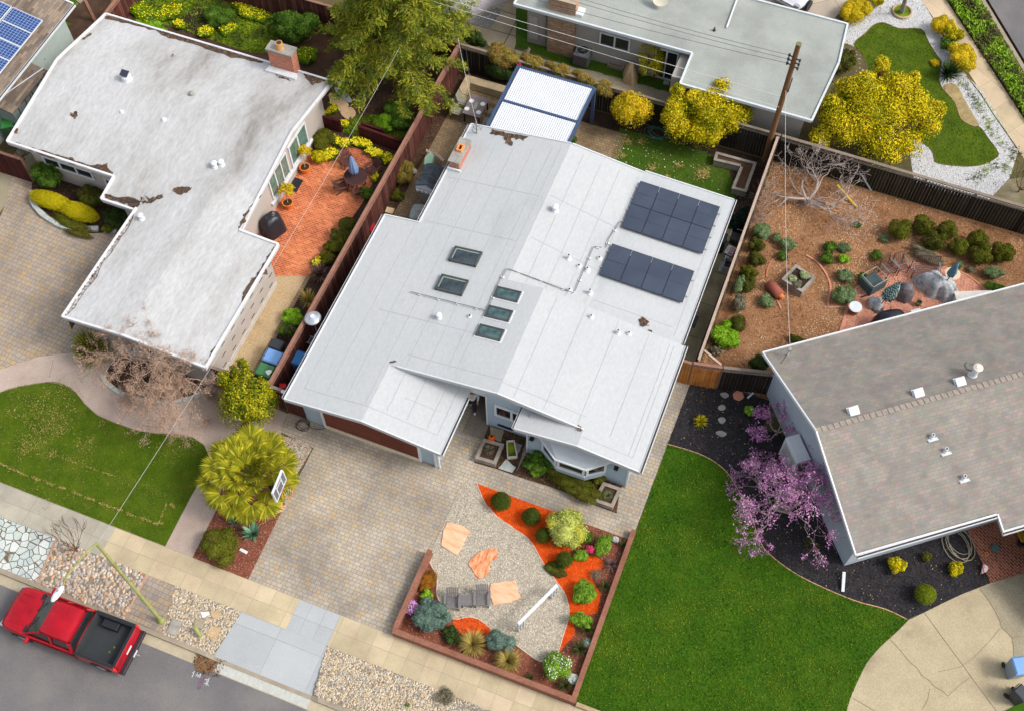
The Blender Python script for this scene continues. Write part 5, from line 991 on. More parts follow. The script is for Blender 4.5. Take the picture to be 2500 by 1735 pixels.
MB().tube([(mid.x-.55,mid.y,0),(mid.x-.5,mid.y,2.2),(mid.x-.06,mid.y,2.6)],.06,8).build('pole',m['blackm'],t);nt_=MB();[nt_.tube([rm+Vector((.2*math.cos(k*.7),.2*math.sin(k*.7),0)),rm+Vector((.12*math.cos(k*.7+.3),.12*math.sin(k*.7+.3),-.4))],.006,4)for k in range(9)];nt_.build('net',m['wtrim'],t)
# ================================================================== pergola
t=thing('pergola','navy framed pergola with two white corrugated roof panels behind the house','pergola',(-12.9,36.6,0));navy=plain('navy steel',(58,76,106),.08,3,30,.45)
for n_,(y0,y1)in enumerate(((36.55,38.7),(34.45,36.35))):
    mb=MB();x=-14.8;k=0;vs=[];nx=72
    for i in range(nx+1):xx=-14.82+3.84*i/nx;z=2.6+.02*(1 if i%2 else-1);vs.append((xx,z))
    b0=0;mb.v=[(a,y0,z-.02)for a,z in vs]+[(a,y1,z+.03)for a,z in vs];mb.f=[(i,i+1,nx+2+i,nx+1+i)for i in range(nx)];mb.build('roof_panel',plain('white corrugated panel',(198,202,208),.05,2,20,.4),t)
for a,b in(((-14.92,38.78),(-10.88,38.78)),((-14.92,34.4),(-14.92,38.78)),((-10.9,34.4),(-10.9,38.78)),((-14.92,36.45),(-10.9,36.45)),((-14.92,34.4),(-10.9,34.4))):bz=2.58 if a[0]==b[0]else 2.566;MB().beam((*a,bz),(*b,bz),.13,.16).build('beam',navy,t)
for x,y in((-14.92,38.8),(-10.9,38.8),(-14.92,34.9),(-10.9,34.9)):MB().box(x-.08,y-.08,0,x+.08,y+.08,2.5).build('post',navy,t)
# ================================================================== furniture builders
m['teak']=plain('grey teak',(112,108,108),.2,4,40);m['dteak']=plain('dark brown wood',(84,54,50),.2,4,40);m['ironm']=plain('bronze metal',(96,72,64),.15,4,40,.5)
def adirondack(mat,label,group):
    t=thing('garden_chair',label,'garden chair',(0,0,0),group)
    s_=MB();[s_.beam((-.26,y,.36+.06*(-y)),(.26,y,.36+.06*(-y)),.075,.02)for y in(-.32,-.23,-.14,-.05,.04,.13)];s_.build('seat',mat,t)
    b_=MB();[b_.beam((x,.15,.34),(x*1.15,.46,1.0-abs(x)*.35),.075,.02,up=(0,1,.4))for x in(-.22,-.13,-.045,.045,.13,.22)];b_.beam((-.27,.3,.62),(.27,.3,.62),.03,.07);b_.build('backrest',mat,t)
    for s in(-1,1):MB().beam((s*.34,-.4,.55),(s*.34,.3,.58),.12,.025).build('armrest',mat,t);MB().box(s*.3-.02,-.38,0,s*.3+.02,-.3,.54).build('leg',mat,t);MB().beam((s*.3,.42,.05),(s*.3,-.3,.38),.03,.09).build('leg',mat,t)
    return t
IMG=math.radians(21.6)
c1=P(*q(600,1235,(1612,735))[0],.35);c2=P(*q(600,1235,(1842,712))[0],.35)
A1=adirondack(m['teak'],'weathered grey garden chair on the gravel, the left of two','grey garden chairs on the gravel');A1.location=(c1.x,c1.y,.02);A1.rotation_euler.z=IMG;A1.scale=(.86,)*3
dup(A1,(c2.x,c2.y,.02),IMG,'weathered grey garden chair on the gravel, the right of two',scale=.86)
c3=P(*q(600,1235,(1722,730))[0],.4);t=thing('side_table','small square grey slatted table between the two grey chairs','side table',(0,0,0));s_=MB();[s_.box(-.22,-.22+.09*k,.4,.22,-.14+.09*k,.42)for k in range(5)];s_.build('table_top',m['teak'],t)
for x in(-.18,.18):
    for y in(-.18,.18):MB().box(x-.02,y-.02,0,x+.02,y+.02,.4).build('leg',m['teak'],t)
t.location=(c3.x,c3.y,.02);t.rotation_euler.z=IMG
tb=P(*q(600,0,(855,1372))[0],.75)
t=thing('patio_table','round dark lattice topped table on the orange brick patio','table',(tb.x,tb.y,0));rad=.56
mb=MB().lathe(tb.x,tb.y,[(rad,.72),(rad,.75)],32);mb.build('table_top',bricks('lattice top',.055,.055,[(96,62,60),(106,70,68)],(52,32,34),.014,off=0),t);MB().tube([(tb.x+rad*math.cos(a*.2),tb.y+rad*math.sin(a*.2),.75)for a in range(33)],.025,6).build('rim',m['dteak'],t)
for k in range(4):a=k*1.57+.5;MB().tube([(tb.x+.4*math.cos(a),tb.y+.4*math.sin(a),.72),(tb.x+.42*math.cos(a),tb.y+.42*math.sin(a),0)],.03,6).build('leg',m['dteak'],t)
def umbrella(label,x,y,h,mat,polemat,r_=.17,tilt=(0,0),top=.95,lower=.35,basem=None):
    t=thing('closed_parasol',label,'parasol',(x,y,0));tx,ty=tilt
    at_=lambda f_:Vector((x+tx*f_,y+ty*f_,h*f_));MB().tube([at_(0),at_(1)],.022,8).build('pole',polemat,t)
    mb=MB();b0=0;n_=24;prof=[(lower,r_*.85),(lower+.1,r_*1.05),((lower+top)/2,r_*.75),(top-.08,r_*.4),(top,.03)]
    for f_,rr in prof:
        c=at_(f_)
        for k in range(n_):a=2*math.pi*k/n_;rr2=rr*(1+(.28 if k%3==0 else-.18));mb.v.append((c.x+rr2*math.cos(a),c.y+rr2*math.sin(a),c.z+random.uniform(-.02,.02)))
    for i in range(len(prof)-1):
        for k in range(n_):mb.f.append((i*n_+k,i*n_+(k+1)%n_,(i+1)*n_+(k+1)%n_,(i+1)*n_+k))
    mb.build('canopy',mat,t,True);
    if basem:MB().lathe(x,y,[(.3,0),(.29,.05),(.06,.09),(.04,.3)],24).build('base',basem,t)
    return t
umbrella('closed pale blue parasol over the round dark table',tb.x,tb.y,2.2,mottled('faded blue cloth',[(.3,(108,132,172)),(.7,(140,164,200))],3,20,.3),m['blackm'],.2,(-.1,.05),.98,.45)
D0=adirondack(m['dteak'],'dark brown chair below and left of the round table','dark chairs round the table')
for k,(a,rz,lb)in enumerate((((740,1450),-.9,0),((885,1495),.35,'dark brown chair below and right of the round table, by the fence'),((995,1310),1.9,'dark brown chair right of the round table near the yellow flowers'),((790,1250),-2.6,'dark brown chair behind the closed blue parasol'))):
    c=P(*q(600,0,a)[0],.35);d=Vector((tb.x-c.x,tb.y-c.y,0));rz=math.atan2(d.x,-d.y)
    if k==0:D0.location=(c.x,c.y,.015);D0.rotation_euler.z=rz;D0.scale=(.8,)*3
    else:dup(D0,(c.x,c.y,.015),rz,lb,scale=.8)
t=thing('dining_table','rectangular grey dining table with four white plates by the concrete bench','table',(-16.6,37.18,0))
MB().box(-17.08,36.5,.71,-16.12,37.85,.745).build('table_top',plain('stone grey top',(118,108,108),.15,6,40),t);MB().box(-16.68,36.95,.745,-16.52,37.4,.757).build('fire_strip',m['cap'],t)
for x in(-17,-16.2):
    for y in(36.6,37.75):MB().box(x-.03,y-.03,0,x+.03,y+.03,.71).build('leg',m['blackm'],t)
for a,lb in(((712,765),'white plate at the upper left of the grey table'),((985,842),'white plate at the upper right of the grey table'),((600,955),'white plate at the lower left of the grey table'),((880,1045),'white plate at the lower right of the grey table')):
    c=P(1080+a[0]/9.978,170+a[1]/9.975,.76);tag(MB().lathe(c.x,c.y,[(.07,.747),(.13,.76),(.12,.762),(.07,.753)],20).build('plate',plain('white china',(222,222,222),.03,rough=.3)),lb,'plate','white plates on the grey table')
def metalchair(label,group,cush):
    t=thing('patio_chair',label,'chair',(0,0,0),group);MB().box(-.24,-.25,.42,.24,.25,.48).build('seat_cushion',cush,t,bevel=.02)
    MB().obox((0,.27,.75),(.48,.05,.55),Matrix.Rotation(-.2,3,'X')).build('backrest',cush,t,bevel=.02)
    for s in(-1,1):MB().tube([(s*.28,-.26,0),(s*.28,-.26,.64),(s*.28,.2,.66),(s*.28,.34,1.02)],.015,6).build('side_frame',m['blackm'],t);MB().tube([(s*.26,.3,0),(s*.26,.22,.44)],.015,6).build('leg',m['blackm'],t)
    return t
cu=plain('sage cushion',(136,134,118),.1);MC=metalchair('metal patio chair with pale cushion at the lower left of the grey table','metal chairs at the dining table',cu)
c=P(1120,258,.5);MC.location=(-17.45,36.75,.018);MC.rotation_euler.z=math.pi/2
dup(MC,(-17.4,37.45,.018),math.pi/2,'metal patio chair with pale cushion at the upper left of the grey table');dup(MC,(-15.72,37.3,.018),-math.pi/2,'metal patio chair with pale cushion between the grey table and the pergola, upper');dup(MC,(-15.72,36.65,.018),-math.pi/2,'metal patio chair with pale cushion between the grey table and the pergola, lower')
t=thing('garden_bench','L shaped tan concrete bench in the back corner of the patio','bench',(-17,38.5,0));tn=mottled('tan bench concrete',[(.3,(160,142,112)),(.7,(190,170,136))],2,25,.3)
MB().box(-17.95,38.72,0,-15.05,39.2,.5).build('rear_seat',tn,t,bevel=.01);MB().box(-17.95,36.95,0,-17.55,38.715,.497).build('side_seat',tn,t,bevel=.01)
t=thing('playhouse','small playhouse with dark shingle roof and white scalloped gable beside the chimney','playhouse',(-16.7,31.2,0));dk=bricks('dark shingles',.2,.1,[(72,80,88),(84,92,100),(92,100,108)],(54,60,68),.008,tone=.3)
R_=MB();y0,y1,xm,hw,ze,zp=30.9,32.3,-16.6,.58,1.5,1.8
R_.add([(xm-hw,y0,ze),(xm,y0,zp),(xm+hw,y0,ze),(xm-hw,y1,ze),(xm,y1,zp),(xm+hw,y1,ze),(xm-hw,y0,ze-.05),(xm,y0,zp-.05),(xm+hw,y0,ze-.05),(xm-hw,y1,ze-.05),(xm,y1,zp-.05),(xm+hw,y1,ze-.05)],[(0,1,4,3),(1,2,5,4),(6,9,10,7),(7,10,11,8),(0,6,7,1),(1,7,8,2),(3,4,10,9),(4,5,11,10),(0,3,9,6),(2,8,11,5)]);R_.build('roof',dk,t)
MB().add([(xm-hw+.05,y0+.06,ze-.3),(xm+hw-.05,y0+.06,ze-.3),(xm+hw-.05,y0+.06,ze-.04),(xm,y0+.06,zp-.08),(xm-hw+.05,y0+.06,ze-.04),(xm-hw+.05,y0+.1,ze-.3),(xm+hw-.05,y0+.1,ze-.3)],[(0,1,2,3,4),(0,5,6,1)]).build('gable',m['wtrim'],t)
sc_=MB();[sc_.cyl(xm-.44+.22*k,y0+.045,ze-.37,ze-.26,.11,n=10)for k in range(5)];sc_.box(xm-.54,y0-.01,ze-.27,xm+.54,y0+.05,ze-.05);sc_.build('scalloped_board',m['wtrim'],t)
pl_=MB().box(xm-.5,y0+.2,0,xm+.55,y1-.1,1.3);pl_.build('body',plain('pale plastic',(150,150,140)),t)
MB().prism(G([(1038,384),(1051,372),(1060,380),(1053,404),(1035,402)],.6),.3,.62).build('slide',plain('mint plastic',(156,194,166),.08),t)
tag(MB().box(-16.5,32.5,0,-15.95,33.0,.5).build('plastic_crate',m['gdark'],bevel=.03),'dark square tub behind the playhouse','tub')
for a,b,k in(((1060,372),(1083,393),'tan board leaning beside the mint slide'),((1040,367),(1060,377),'short pale board above the mint slide')):tag(MB().beam(P(*a,.5),P(*b,.25),.16,.03).build('board',m['cap_p']),k,'board')
t=thing('storage_cover','clear plastic covered box beside the white roof, on the narrow paver path','covered box',(-16.4,28.7,0));g=G([(1010,497),(1023,496),(1040,500),(1030,540),(998,530),(1002,512)],.7);MB().prism([(p.x,p.y)for p in g],0,.68).build('cover',plain('cloudy plastic',(150,158,156),.12,2,6,.25),t,bevel=.06)
MB().prism([(p.x*.6+g[3].x*.4,p.y*.6+g[3].y*.4)for p in g],.68,.72).build('lid_panel',m['cap'],t)
tag(MB().prism([(p.x,p.y)for p in G(q(600,400,(1100,335),(1160,350),(1140,390),(1085,375)),.1)],0,.1).build('board_stack',plain('light wood',(206,180,140))),'short pale boards at the foot of the long fence','boards')
def cart(label,p,body,lid,rz=0,h=1.0,s=.56,group='wheeled carts',hand=True):
    t=thing('wheeled_cart',label,'bin',(0,0,0),group);a=s/2
    mb=MB();lo_=[(-a*.8,-a*.85,0),(a*.8,-a*.85,0),(a*.8,a*.85,0),(-a*.8,a*.85,0)];hi_=[(-a,-a*1.1,h),(a,-a*1.1,h),(a,a*1.1,h),(-a,a*1.1,h)]
    mb.add(lo_+hi_,[(3,2,1,0),(4,5,6,7),(0,1,5,4),(1,2,6,5),(2,3,7,6),(3,0,4,7)]);mb.build('body',body,t,bevel=.03)
    MB().add([(-a*1.06,-a*1.18,h),(a*1.06,-a*1.18,h),(a*1.06,a*1.15,h),(-a*1.06,a*1.15,h),(-a*.85,-a*.95,h+.07),(a*.85,-a*.95,h+.07),(a*.85,a*1.0,h+.09),(-a*.85,a*1.0,h+.09)],[(0,1,5,4),(1,2,6,5),(2,3,7,6),(3,0,4,7),(4,5,6,7),(3,2,1,0)]).build('lid',lid,t,bevel=.025)
    MB().tube([(-a*.8,a*1.25,h-.02),(a*.8,a*1.25,h-.02)],.018,6).build('handle',body,t)
    for sx in(-1,1):w_=MB();w_.tube([(sx*a*.85-.03,a*1.0,.12),(sx*a*.85+.03,a*1.0,.12)],.12,14);w_.build('wheel',m['blackm'],t)
    t.location=p;t.rotation_euler.z=rz;return t
pb=lambda name,c:plain(name,c,.06,2,30,.45)
m['bink']=pb('charcoal plastic',(52,56,60));m['binb']=pb('light blue plastic',(112,152,206));m['bing']=pb('green plastic',(64,116,74));m['binbr']=pb('bright blue plastic',(72,136,200));m['bingb']=pb('grey blue plastic',(132,146,156))
def atp(pt,z=1.0,g=0):c=P(*pt,z);return Vector((c.x,c.y,g))
K1=cart('charcoal cart at the top of the row of three by the long fence',atp(q(600,800,(240,130))[0]),m['bink'],m['bink'],math.pi/2,1.0,.5)
cart('light blue cart between the charcoal and green carts by the long fence',atp(q(600,800,(210,225))[0]),m['binb'],m['binb'],math.pi/2,1.0,.66);cart('green cart at the bottom of the row of three by the long fence',atp(q(600,800,(150,335))[0]),m['bing'],m['bing'],math.pi/2,1.05,.64)
o=stone('paper_scrap','pale leaf shaped patch on the lid of the green cart',q(600,800,(155,335),(190,325),(200,340),(180,365),(165,360)),m['vent'],.01,0,'scrap');dz=1.15;pp_=atp(q(600,800,(178,345))[0],1.16,0);o0=atp(q(600,800,(178,345))[0],0,0);o.location=(pp_.x-o0.x,pp_.y-o0.y,1.15)
cart('open bright blue cart in the narrow gap beside the white roof',atp(q(600,800,(415,235))[0]),m['binbr'],m['binbr'],0,.95,.6)
cart('bright green cart beside the lean-to shed at the left edge',atp((17,300),1.0),m['bing'],pb('bright green plastic',(62,134,66)),.6,1.0,.62)
cart('grey blue cart with a light blue lid at the right edge of the concrete driveway',atp((2492,1624),1.0,.02),m['bingb'],m['binb'],.5,1.0,.6);cart('black cart at the right edge of the concrete driveway',atp((2494,1692),.8,.02),m['bink'],m['bink'],1.0,.85,.5)
tag(MB().beam(P(*q(600,800,(295,450))[0],.9),P(*q(600,800,(290,490))[0],.9),.3,.5).build('red_cooler',plain('red plastic',(206,36,44),.06,rough=.4),bevel=.03),'bright red box between the fence and the garage corner','box')
tag(MB().beam(P(*q(600,400,(1000,480))[0],.3),P(*q(600,400,(965,530))[0],.3),.12,.3).build('red_board',plain('red paint',(170,34,44),.06)),'narrow red board between the long fence and the white roof','board')
t=thing('wire_rack','small white wire rack lying in the gap beside the white roof','rack',atp(q(600,800,(498,92))[0],.5));c=P(*q(600,800,(498,92))[0],.55)
for k in range(5):MB().beam(c+Vector((-.2+.1*k,-.18,0)),c+Vector((-.2+.1*k,.18,0)),.015,.015).build('bar',m['wtrim'],t)
MB().beam(c+Vector((-.22,-.18,0)),c+Vector((.22,-.18,0)),.02,.02).build('frame',m['wtrim'],t);MB().beam(c+Vector((-.22,.18,0)),c+Vector((.22,.18,0)),.02,.02).build('frame',m['wtrim'],t);MB().box(c.x-.2,c.y-.15,0,c.x-.17,c.y-.12,.54).build('leg',m['wtrim'],t)
c=P(*q(600,400,(522,1200))[0],2.1);t=thing('patio_heater','patio heater with a shiny silver dish top rising over the long fence','patio heater',(c.x,c.y,0));sv=plain('brushed aluminium',(196,200,206),.1,2,8,.28,.6)
MB().lathe(c.x,c.y,[(.38,2.05),(.36,2.08),(.2,2.15),(.05,2.18)],28).build('reflector',sv,t,True);MB().lathe(c.x,c.y,[(.12,2.18),(.1,2.23)],14).build('top_cap',m['wtrim'],t);MB().cyl(c.x,c.y,.1,2.05,.035,n=10).build('pole',sv,t);MB().cyl(c.x,c.y,0,.5,.2,n=16).build('base',sv,t);MB().cyl(c.x,c.y,1.75,2.02,.09,n=12).build('burner',m['gdark'],t)
def drape(name,parent,cx,cy,rings,mat,n_=28,fold=.09,rot=0,seed=1):
    rr=random.Random(seed);ph=[rr.uniform(0,6.28)for _ in range(3)];mb=MB()
    for i,(rx,ry,z)in enumerate(rings):
        k_=1 if i<len(rings)-2 else.3
        for k in range(n_):
            a=2*math.pi*k/n_;f_=1+fold*k_*(math.sin(a*5+ph[0])*.6+math.sin(a*9+ph[1])*.4+math.sin(a*2+ph[2])*.5);sq=max(abs(math.cos(a)),abs(math.sin(a)))**-.55
            x,y=rx*f_*sq*math.cos(a),ry*f_*sq*math.sin(a);mb.v.append((cx+x*math.cos(rot)-y*math.sin(rot),cy+x*math.sin(rot)+y*math.cos(rot),z+(rr.uniform(-.02,.02)if i else 0)))
    for i in range(len(rings)-1):
        for k in range(n_):mb.f.append((i*n_+k,i*n_+(k+1)%n_,(i+1)*n_+(k+1)%n_,(i+1)*n_+k))
    mb.f.append(tuple((len(rings)-1)*n_+k for k in range(n_)));return mb.build(name,mat,parent,True)
m['tarpk']=plain('black vinyl cover',(40,40,46),.15,3,10,.35);m['tarpg']=mottled('grey tarpaulin',[(.3,(120,124,128)),(.5,(176,178,180)),(.8,(198,199,200))],3.5,10,.45,.6,.8)
c=P(*q(600,400,(205,470))[0],.55);t=thing('covered_grill','black covered grill with a grey top panel against the taupe house wall','covered grill',(c.x,c.y,0));drape('cover',t,c.x,c.y,[(.62,.46,0),(.58,.42,.5),(.5,.36,.95),(.34,.22,1.15),(.1,.06,1.18)],m['tarpk'],rot=1.2);MB().obox((c.x+.02,c.y+.05,1.14),(.5,.22,.05),1.2).build('top_panel',plain('grey vinyl',(108,112,118),.1,rough=.35),t,bevel=.02)
c=P(*q(1800,400,(1190,1215))[0],.6);t=thing('covered_grill','black covered grill half under the shingle roof edge','covered grill',(c.x,c.y,0));drape('cover',t,c.x,c.y,[(.7,.42,0),(.66,.38,.6),(.55,.3,1.0),(.2,.1,1.1)],m['tarpk'],rot=.5,seed=4)
c=P(*q(1200,0,(1085,560))[0],.5);t=thing('covered_chair','tan fabric cover over garden furniture below the far house wall','covered furniture',(c.x,c.y,0));drape('cover',t,c.x,c.y,[(.42,.52,0),(.35,.45,.35),(.22,.34,.75),(.1,.12,1.05),(.02,.02,1.1)],plain('tan cover',(184,156,120),.1,3,12),fold=.16,rot=.3,seed=7)
c=P(2312,700,.5);t=thing('covered_dining_set','dining set under a crumpled silver grey tarpaulin on the herringbone patio','covered furniture',(c.x,c.y,0))
drape('tarpaulin',t,c.x-.4,c.y+.05,[(.95,.6,0),(.85,.52,.25),(.68,.42,.6),(.6,.36,.78),(.2,.12,.9),(.05,.04,.92)],m['tarpg'],44,.2,-.35,9)
g=[P(*a,z)for a,z in(((2218,690),.75),((2255,664),1.05),((2225,705),.6),((2195,712),.35))];c2=P(2205,705,.5)
drape('inner_cover',t,c2.x+.15,c2.y,[(.4,.42,0),(.36,.38,.4),(.26,.26,.72),(.08,.06,.85)],plain('dark brown cover',(104,98,100),.25,3,10,.45),24,.15,.3,12)
c=P(2140,735,.4);t=thing('covered_stool','small stool wrapped in grey plastic beside the patterned parasol','covered stool',(c.x,c.y,0));drape('cover',t,c.x,c.y,[(.34,.3,0),(.3,.26,.35),(.12,.1,.5)],m['tarpg'],20,.14,.2,3)
zig=bricks('teal zigzag cloth',.12,.055,[(196,210,204),(206,216,210)],(52,96,96),.016,rot=.6,tone=.2,off=.5)
c=P(2141,754,0);umbrella('closed teal and white patterned parasol leaning over its black base',c.x,c.y,2.0,zig,m['blackm'],.26,(.45,.35),.98,.42,m['gdark'])
c=P(2296,711,0);umbrella('closed teal blue parasol on a dark round base beside the round stone table',c.x,c.y,2.3,mottled('teal cloth',[(.3,(84,124,142)),(.7,(116,154,166))],4,14,.3),m['ironm'],.16,(.08,.1),.99,.55,plain('bronze base',(98,72,72)))
def roundtable(label,px,h,r_,mt,legm,hole=None):
    c=P(*px,h);t=thing('side_table',label,'round table',(c.x,c.y,0));MB().lathe(c.x,c.y,[(r_*.94,h-.05),(r_,h-.03),(r_,h),(r_*.9,h+.01)],28).build('table_top',mt,t)
    MB().lathe(c.x,c.y,[(r_*.75,0),(r_*.6,.1),(r_*.7,h-.06)],18).build('pedestal',legm,t)
    if hole:MB().lathe(c.x,c.y,[(.09,h),(.08,h+.05)],12).build('centre_cap',hole,t)
roundtable('round white topped drum table at the left end of the herringbone patio',(2089,749),.5,.3,m['vent'],plain('brown drum',(126,88,66)));roundtable('round cream stone table with a brown centre beside the teal blue parasol',(2326,668),.6,.36,plain('cream stone',(206,186,160),.1),m['cap'],plain('brown knob',(132,78,50)))
c=P(2244,738,.25);t=thing('flower_pot','small olive brown pot in front of the grey tarpaulin','plant pot',(c.x,c.y,0));MB().lathe(c.x,c.y,[(.11,0),(.15,.28),(.12,.28),(.11,.22)],16).build('pot',plain('olive pot',(120,108,64)),t);MB().cyl(c.x,c.y,.2,.225,.11,n=14).build('soil',m['dsoil'],t)
def slatchair(label,p,rz,w_,group,mat=None,name='patio_chair',cat='chair'):
    mat=mat or m['ironm'];t=thing(name,label,cat,(0,0,0),group);s_=MB();[s_.beam((-w_/2,y,.42),(w_/2,y,.42),.07,.015)for y in(-.24,-.14,-.04,.06,.16)];s_.build('seat',mat,t)
    b_=MB();nb=int(w_/.1);[b_.beam((-w_/2+.03+(w_-.06)*k/nb,.22,.45),(-w_/2+.03+(w_-.06)*k/nb,.4,.95),.03,.012,up=(0,1,0))for k in range(nb+1)];b_.beam((-w_/2,.4,.95),(w_/2,.4,.95),.03,.05);b_.build('backrest',m['gwood']if False else mat,t)
    for s in(-1,1):MB().beam((s*w_/2,-.28,.62),(s*w_/2,.3,.64),.06,.02).build('armrest',m['teak'],t);MB().beam((s*w_/2,-.26,0),(s*w_/2,-.26,.62),.03,.03,up=(0,1,0)).build('leg',mat,t);MB().beam((s*w_/2,.26,0),(s*w_/2,.4,.95),.03,.03,up=(0,1,0)).build('leg',mat,t)
    t.location=p;t.rotation_euler.z=rz
sp_=lambda px:(P(*px,.42).x,P(*px,.42).y,.03)
slatchair('brown slatted patio chair in the middle of the herringbone patio, nearest the teal framed chair',sp_((2170,655)),IMG+.55,.55,'brown slatted patio seats');slatchair('brown slatted patio chair between its twin and the slatted bench',sp_((2200,648)),IMG+.35,.55,'brown slatted patio seats');slatchair('wide brown slatted bench at the top of the herringbone patio',sp_((2260,658)),IMG-.1,1.2,'brown slatted patio seats',name='garden_bench',cat='bench')
c=P(2130,690,.3);t=thing('framed_chair','boxy metal framed seat with dark teal sides at the left of the herringbone patio','chair',(0,0,0));
for z,mt in((.75,m['cap']),(.3,m['gdark'])):
    f_=MB();[f_.beam(a,b,.03,.03)for a,b in(((-.45,-.4,z),(.45,-.4,z)),((.45,-.4,z),(.45,.4,z)),((.45,.4,z),(-.45,.4,z)),((-.45,.4,z),(-.45,-.4,z)))];f_.build('frame',mt,t)
MB().box(-.42,-.37,.28,.42,.37,.4).build('seat',plain('dark teal cushion',(62,78,80),.15),t,bevel=.03);MB().box(-.45,-.41,.0,.45,-.38,.6).build('side_panel',plain('teal panel',(72,90,92),.1),t);MB().box(-.46,-.4,0,-.43,.4,.6).build('side_panel',plain('teal panel 2',(72,90,92),.1),t)
t.location=(c.x,c.y,.03);t.rotation_euler.z=IMG+.55
t=thing('storage_chest','white storage chest half under the shingle roof edge on the brick patio','chest',(0,0,0));MB().box(-.85,-.35,0,.85,.35,.5).build('body',m['vent'],t,bevel=.02);MB().box(-.88,-.38,.5,.88,.38,.58).build('lid',plain('cream lid',(206,200,190)),t,bevel=.02);c=P(2362,728,.55);t.location=(c.x+.3,c.y+.1,.03);t.rotation_euler.z=th5-.25
c=P(2238,762,.5);tag(MB().obox((c.x,c.y,.25),(.5,.35,.5),th5).build('white_box',m['vent'],bevel=.03),'small white box peeking from under the shingle roof edge','box')
c=P(*q(1800,400,(995,1030))[0],.1);tag(MB().beam((c.x-.15,c.y-.1,.08),(c.x+.15,c.y+.12,.1),.05,.04).build('garden_tool',m['blackm']),'short black tool lying on the bricks near the round white table','tool')
c=P(*q(1800,400,(290,980))[0],.3);t=thing('clay_ornament','terracotta barrel shaped ornament lying beside the diamond planter','ornament',(c.x,c.y,0));MB().tube([(c.x-.35,c.y+.25,.28),(c.x+.35,c.y-.2,.25)],[.26,.24],14).build('body',plain('dull terracotta',(146,82,66),.12),t,True);MB().tube([(c.x+.3,c.y-.17,.25),(c.x+.5,c.y-.28,.22)],[.16,.1],10).build('spout',plain('orange clay',(196,118,62)),t)
tag(MB().beam(P(*q(1800,400,(778,165))[0],.35),P(*q(1800,400,(932,340))[0],.05),.09,.05).build('yellow_level',plain('yellow plastic',(206,168,36),.06)),'long yellow bar lying on the wood chips below the bare tree','bar')
tag(MB().tube([P(*q(1800,0,(893,1240))[0],1.6),P(*q(1800,0,(1042,1485))[0],0)],.045,8).build('brace_pole',plain('pale steel',(150,162,168),.08,rough=.4)),'pale steel pole leaning on the dark back fence','pole')
c=P(*q(1200,0,(712,395))[0],.85);t=thing('air_conditioner','grey cylindrical air conditioning unit beside the old brick chimney','air conditioner',(c.x,c.y,0));MB().box(c.x-.42,c.y-.42,.05,c.x+.42,c.y+.42,.85).build('body',plain('grey louvre',(112,112,114),.1,2,30,.5),t,bevel=.08)
MB().lathe(c.x,c.y,[(.36,.85),(.36,.9),(.3,.9),(.3,.86)],24).build('fan_rim',m['alu'],t);MB().cyl(c.x,c.y,.852,.862,.3,n=20).build('fan',m['blackm'],t);gl=MB();[gl.beam((c.x,c.y,.885),(c.x+.3*math.cos(k*.6),c.y+.3*math.sin(k*.6),.885),.012,.012)for k in range(11)];gl.build('grille',m['alu'],t)
lv=MB();[lv.box(c.x-.43,c.y-.435,.12+.09*k,c.x+.43,c.y-.42,.15+.09*k)for k in range(8)];lv.build('louvres',m['gdark'],t);MB().box(c.x-.03,c.y-.445,.55,c.x+.06,c.y-.436,.6).build('badge',plain('red badge',(180,30,40)),t)
tag(MB().beam(P(*q(1200,0,(1340,640))[0],.05),P(*q(1200,0,(1385,650))[0],.05),.25,.06).build('stone_slab',m['slate']),'small pale slab on the grass by the far house door','slab')
def stump(px,lab):
    c=P(*px,.3);t=thing('tree_stump',lab,'stump',(c.x,c.y,0));mb=MB().lathe(c.x,c.y,[(.28,0),(.22,.3),(.2,.5)],9);mb.build('trunk',m['bark'],t);MB().beam((c.x-.1,c.y-.3,.1),(c.x+.15,c.y+.1,.75),.14,.05).build('leaning_board',m['cap_p'],t)
stump(q(1200,0,(270,430))[0],'broken grey stump standing in the vines by the far path')
g=[P(*a,.7)for a in q(600,0,(1640,-60),(1975,-60),(1970,80),(1810,155),(1690,100),(1610,0))];c=P(*q(600,0,(1800,-20))[0],.8);t=thing('covered_car','vehicle under a pale lilac grey car cover at the top edge','covered car',(c.x,c.y,0))
drape('car_cover',t,c.x,c.y+.9,[(.95,2.3,0),(.93,2.25,.5),(.85,2.1,.8),(.75,1.2,1.3),(.5,.8,1.42)],plain('pale cover',(196,190,196),.06,2,9,.7),36,.05,-.65,5)
tag(MB().prism([(p.x,p.y)for p in G(q(600,0,(1740,215),(1790,225),(1820,260),(1800,300),(1745,270),(1730,235)),.3)],0,.35).build('dark_cover',plain('slate cover',(66,72,78),.1),bevel=.06),'dark slate covered lump on the patio beside the conifer','covered object')
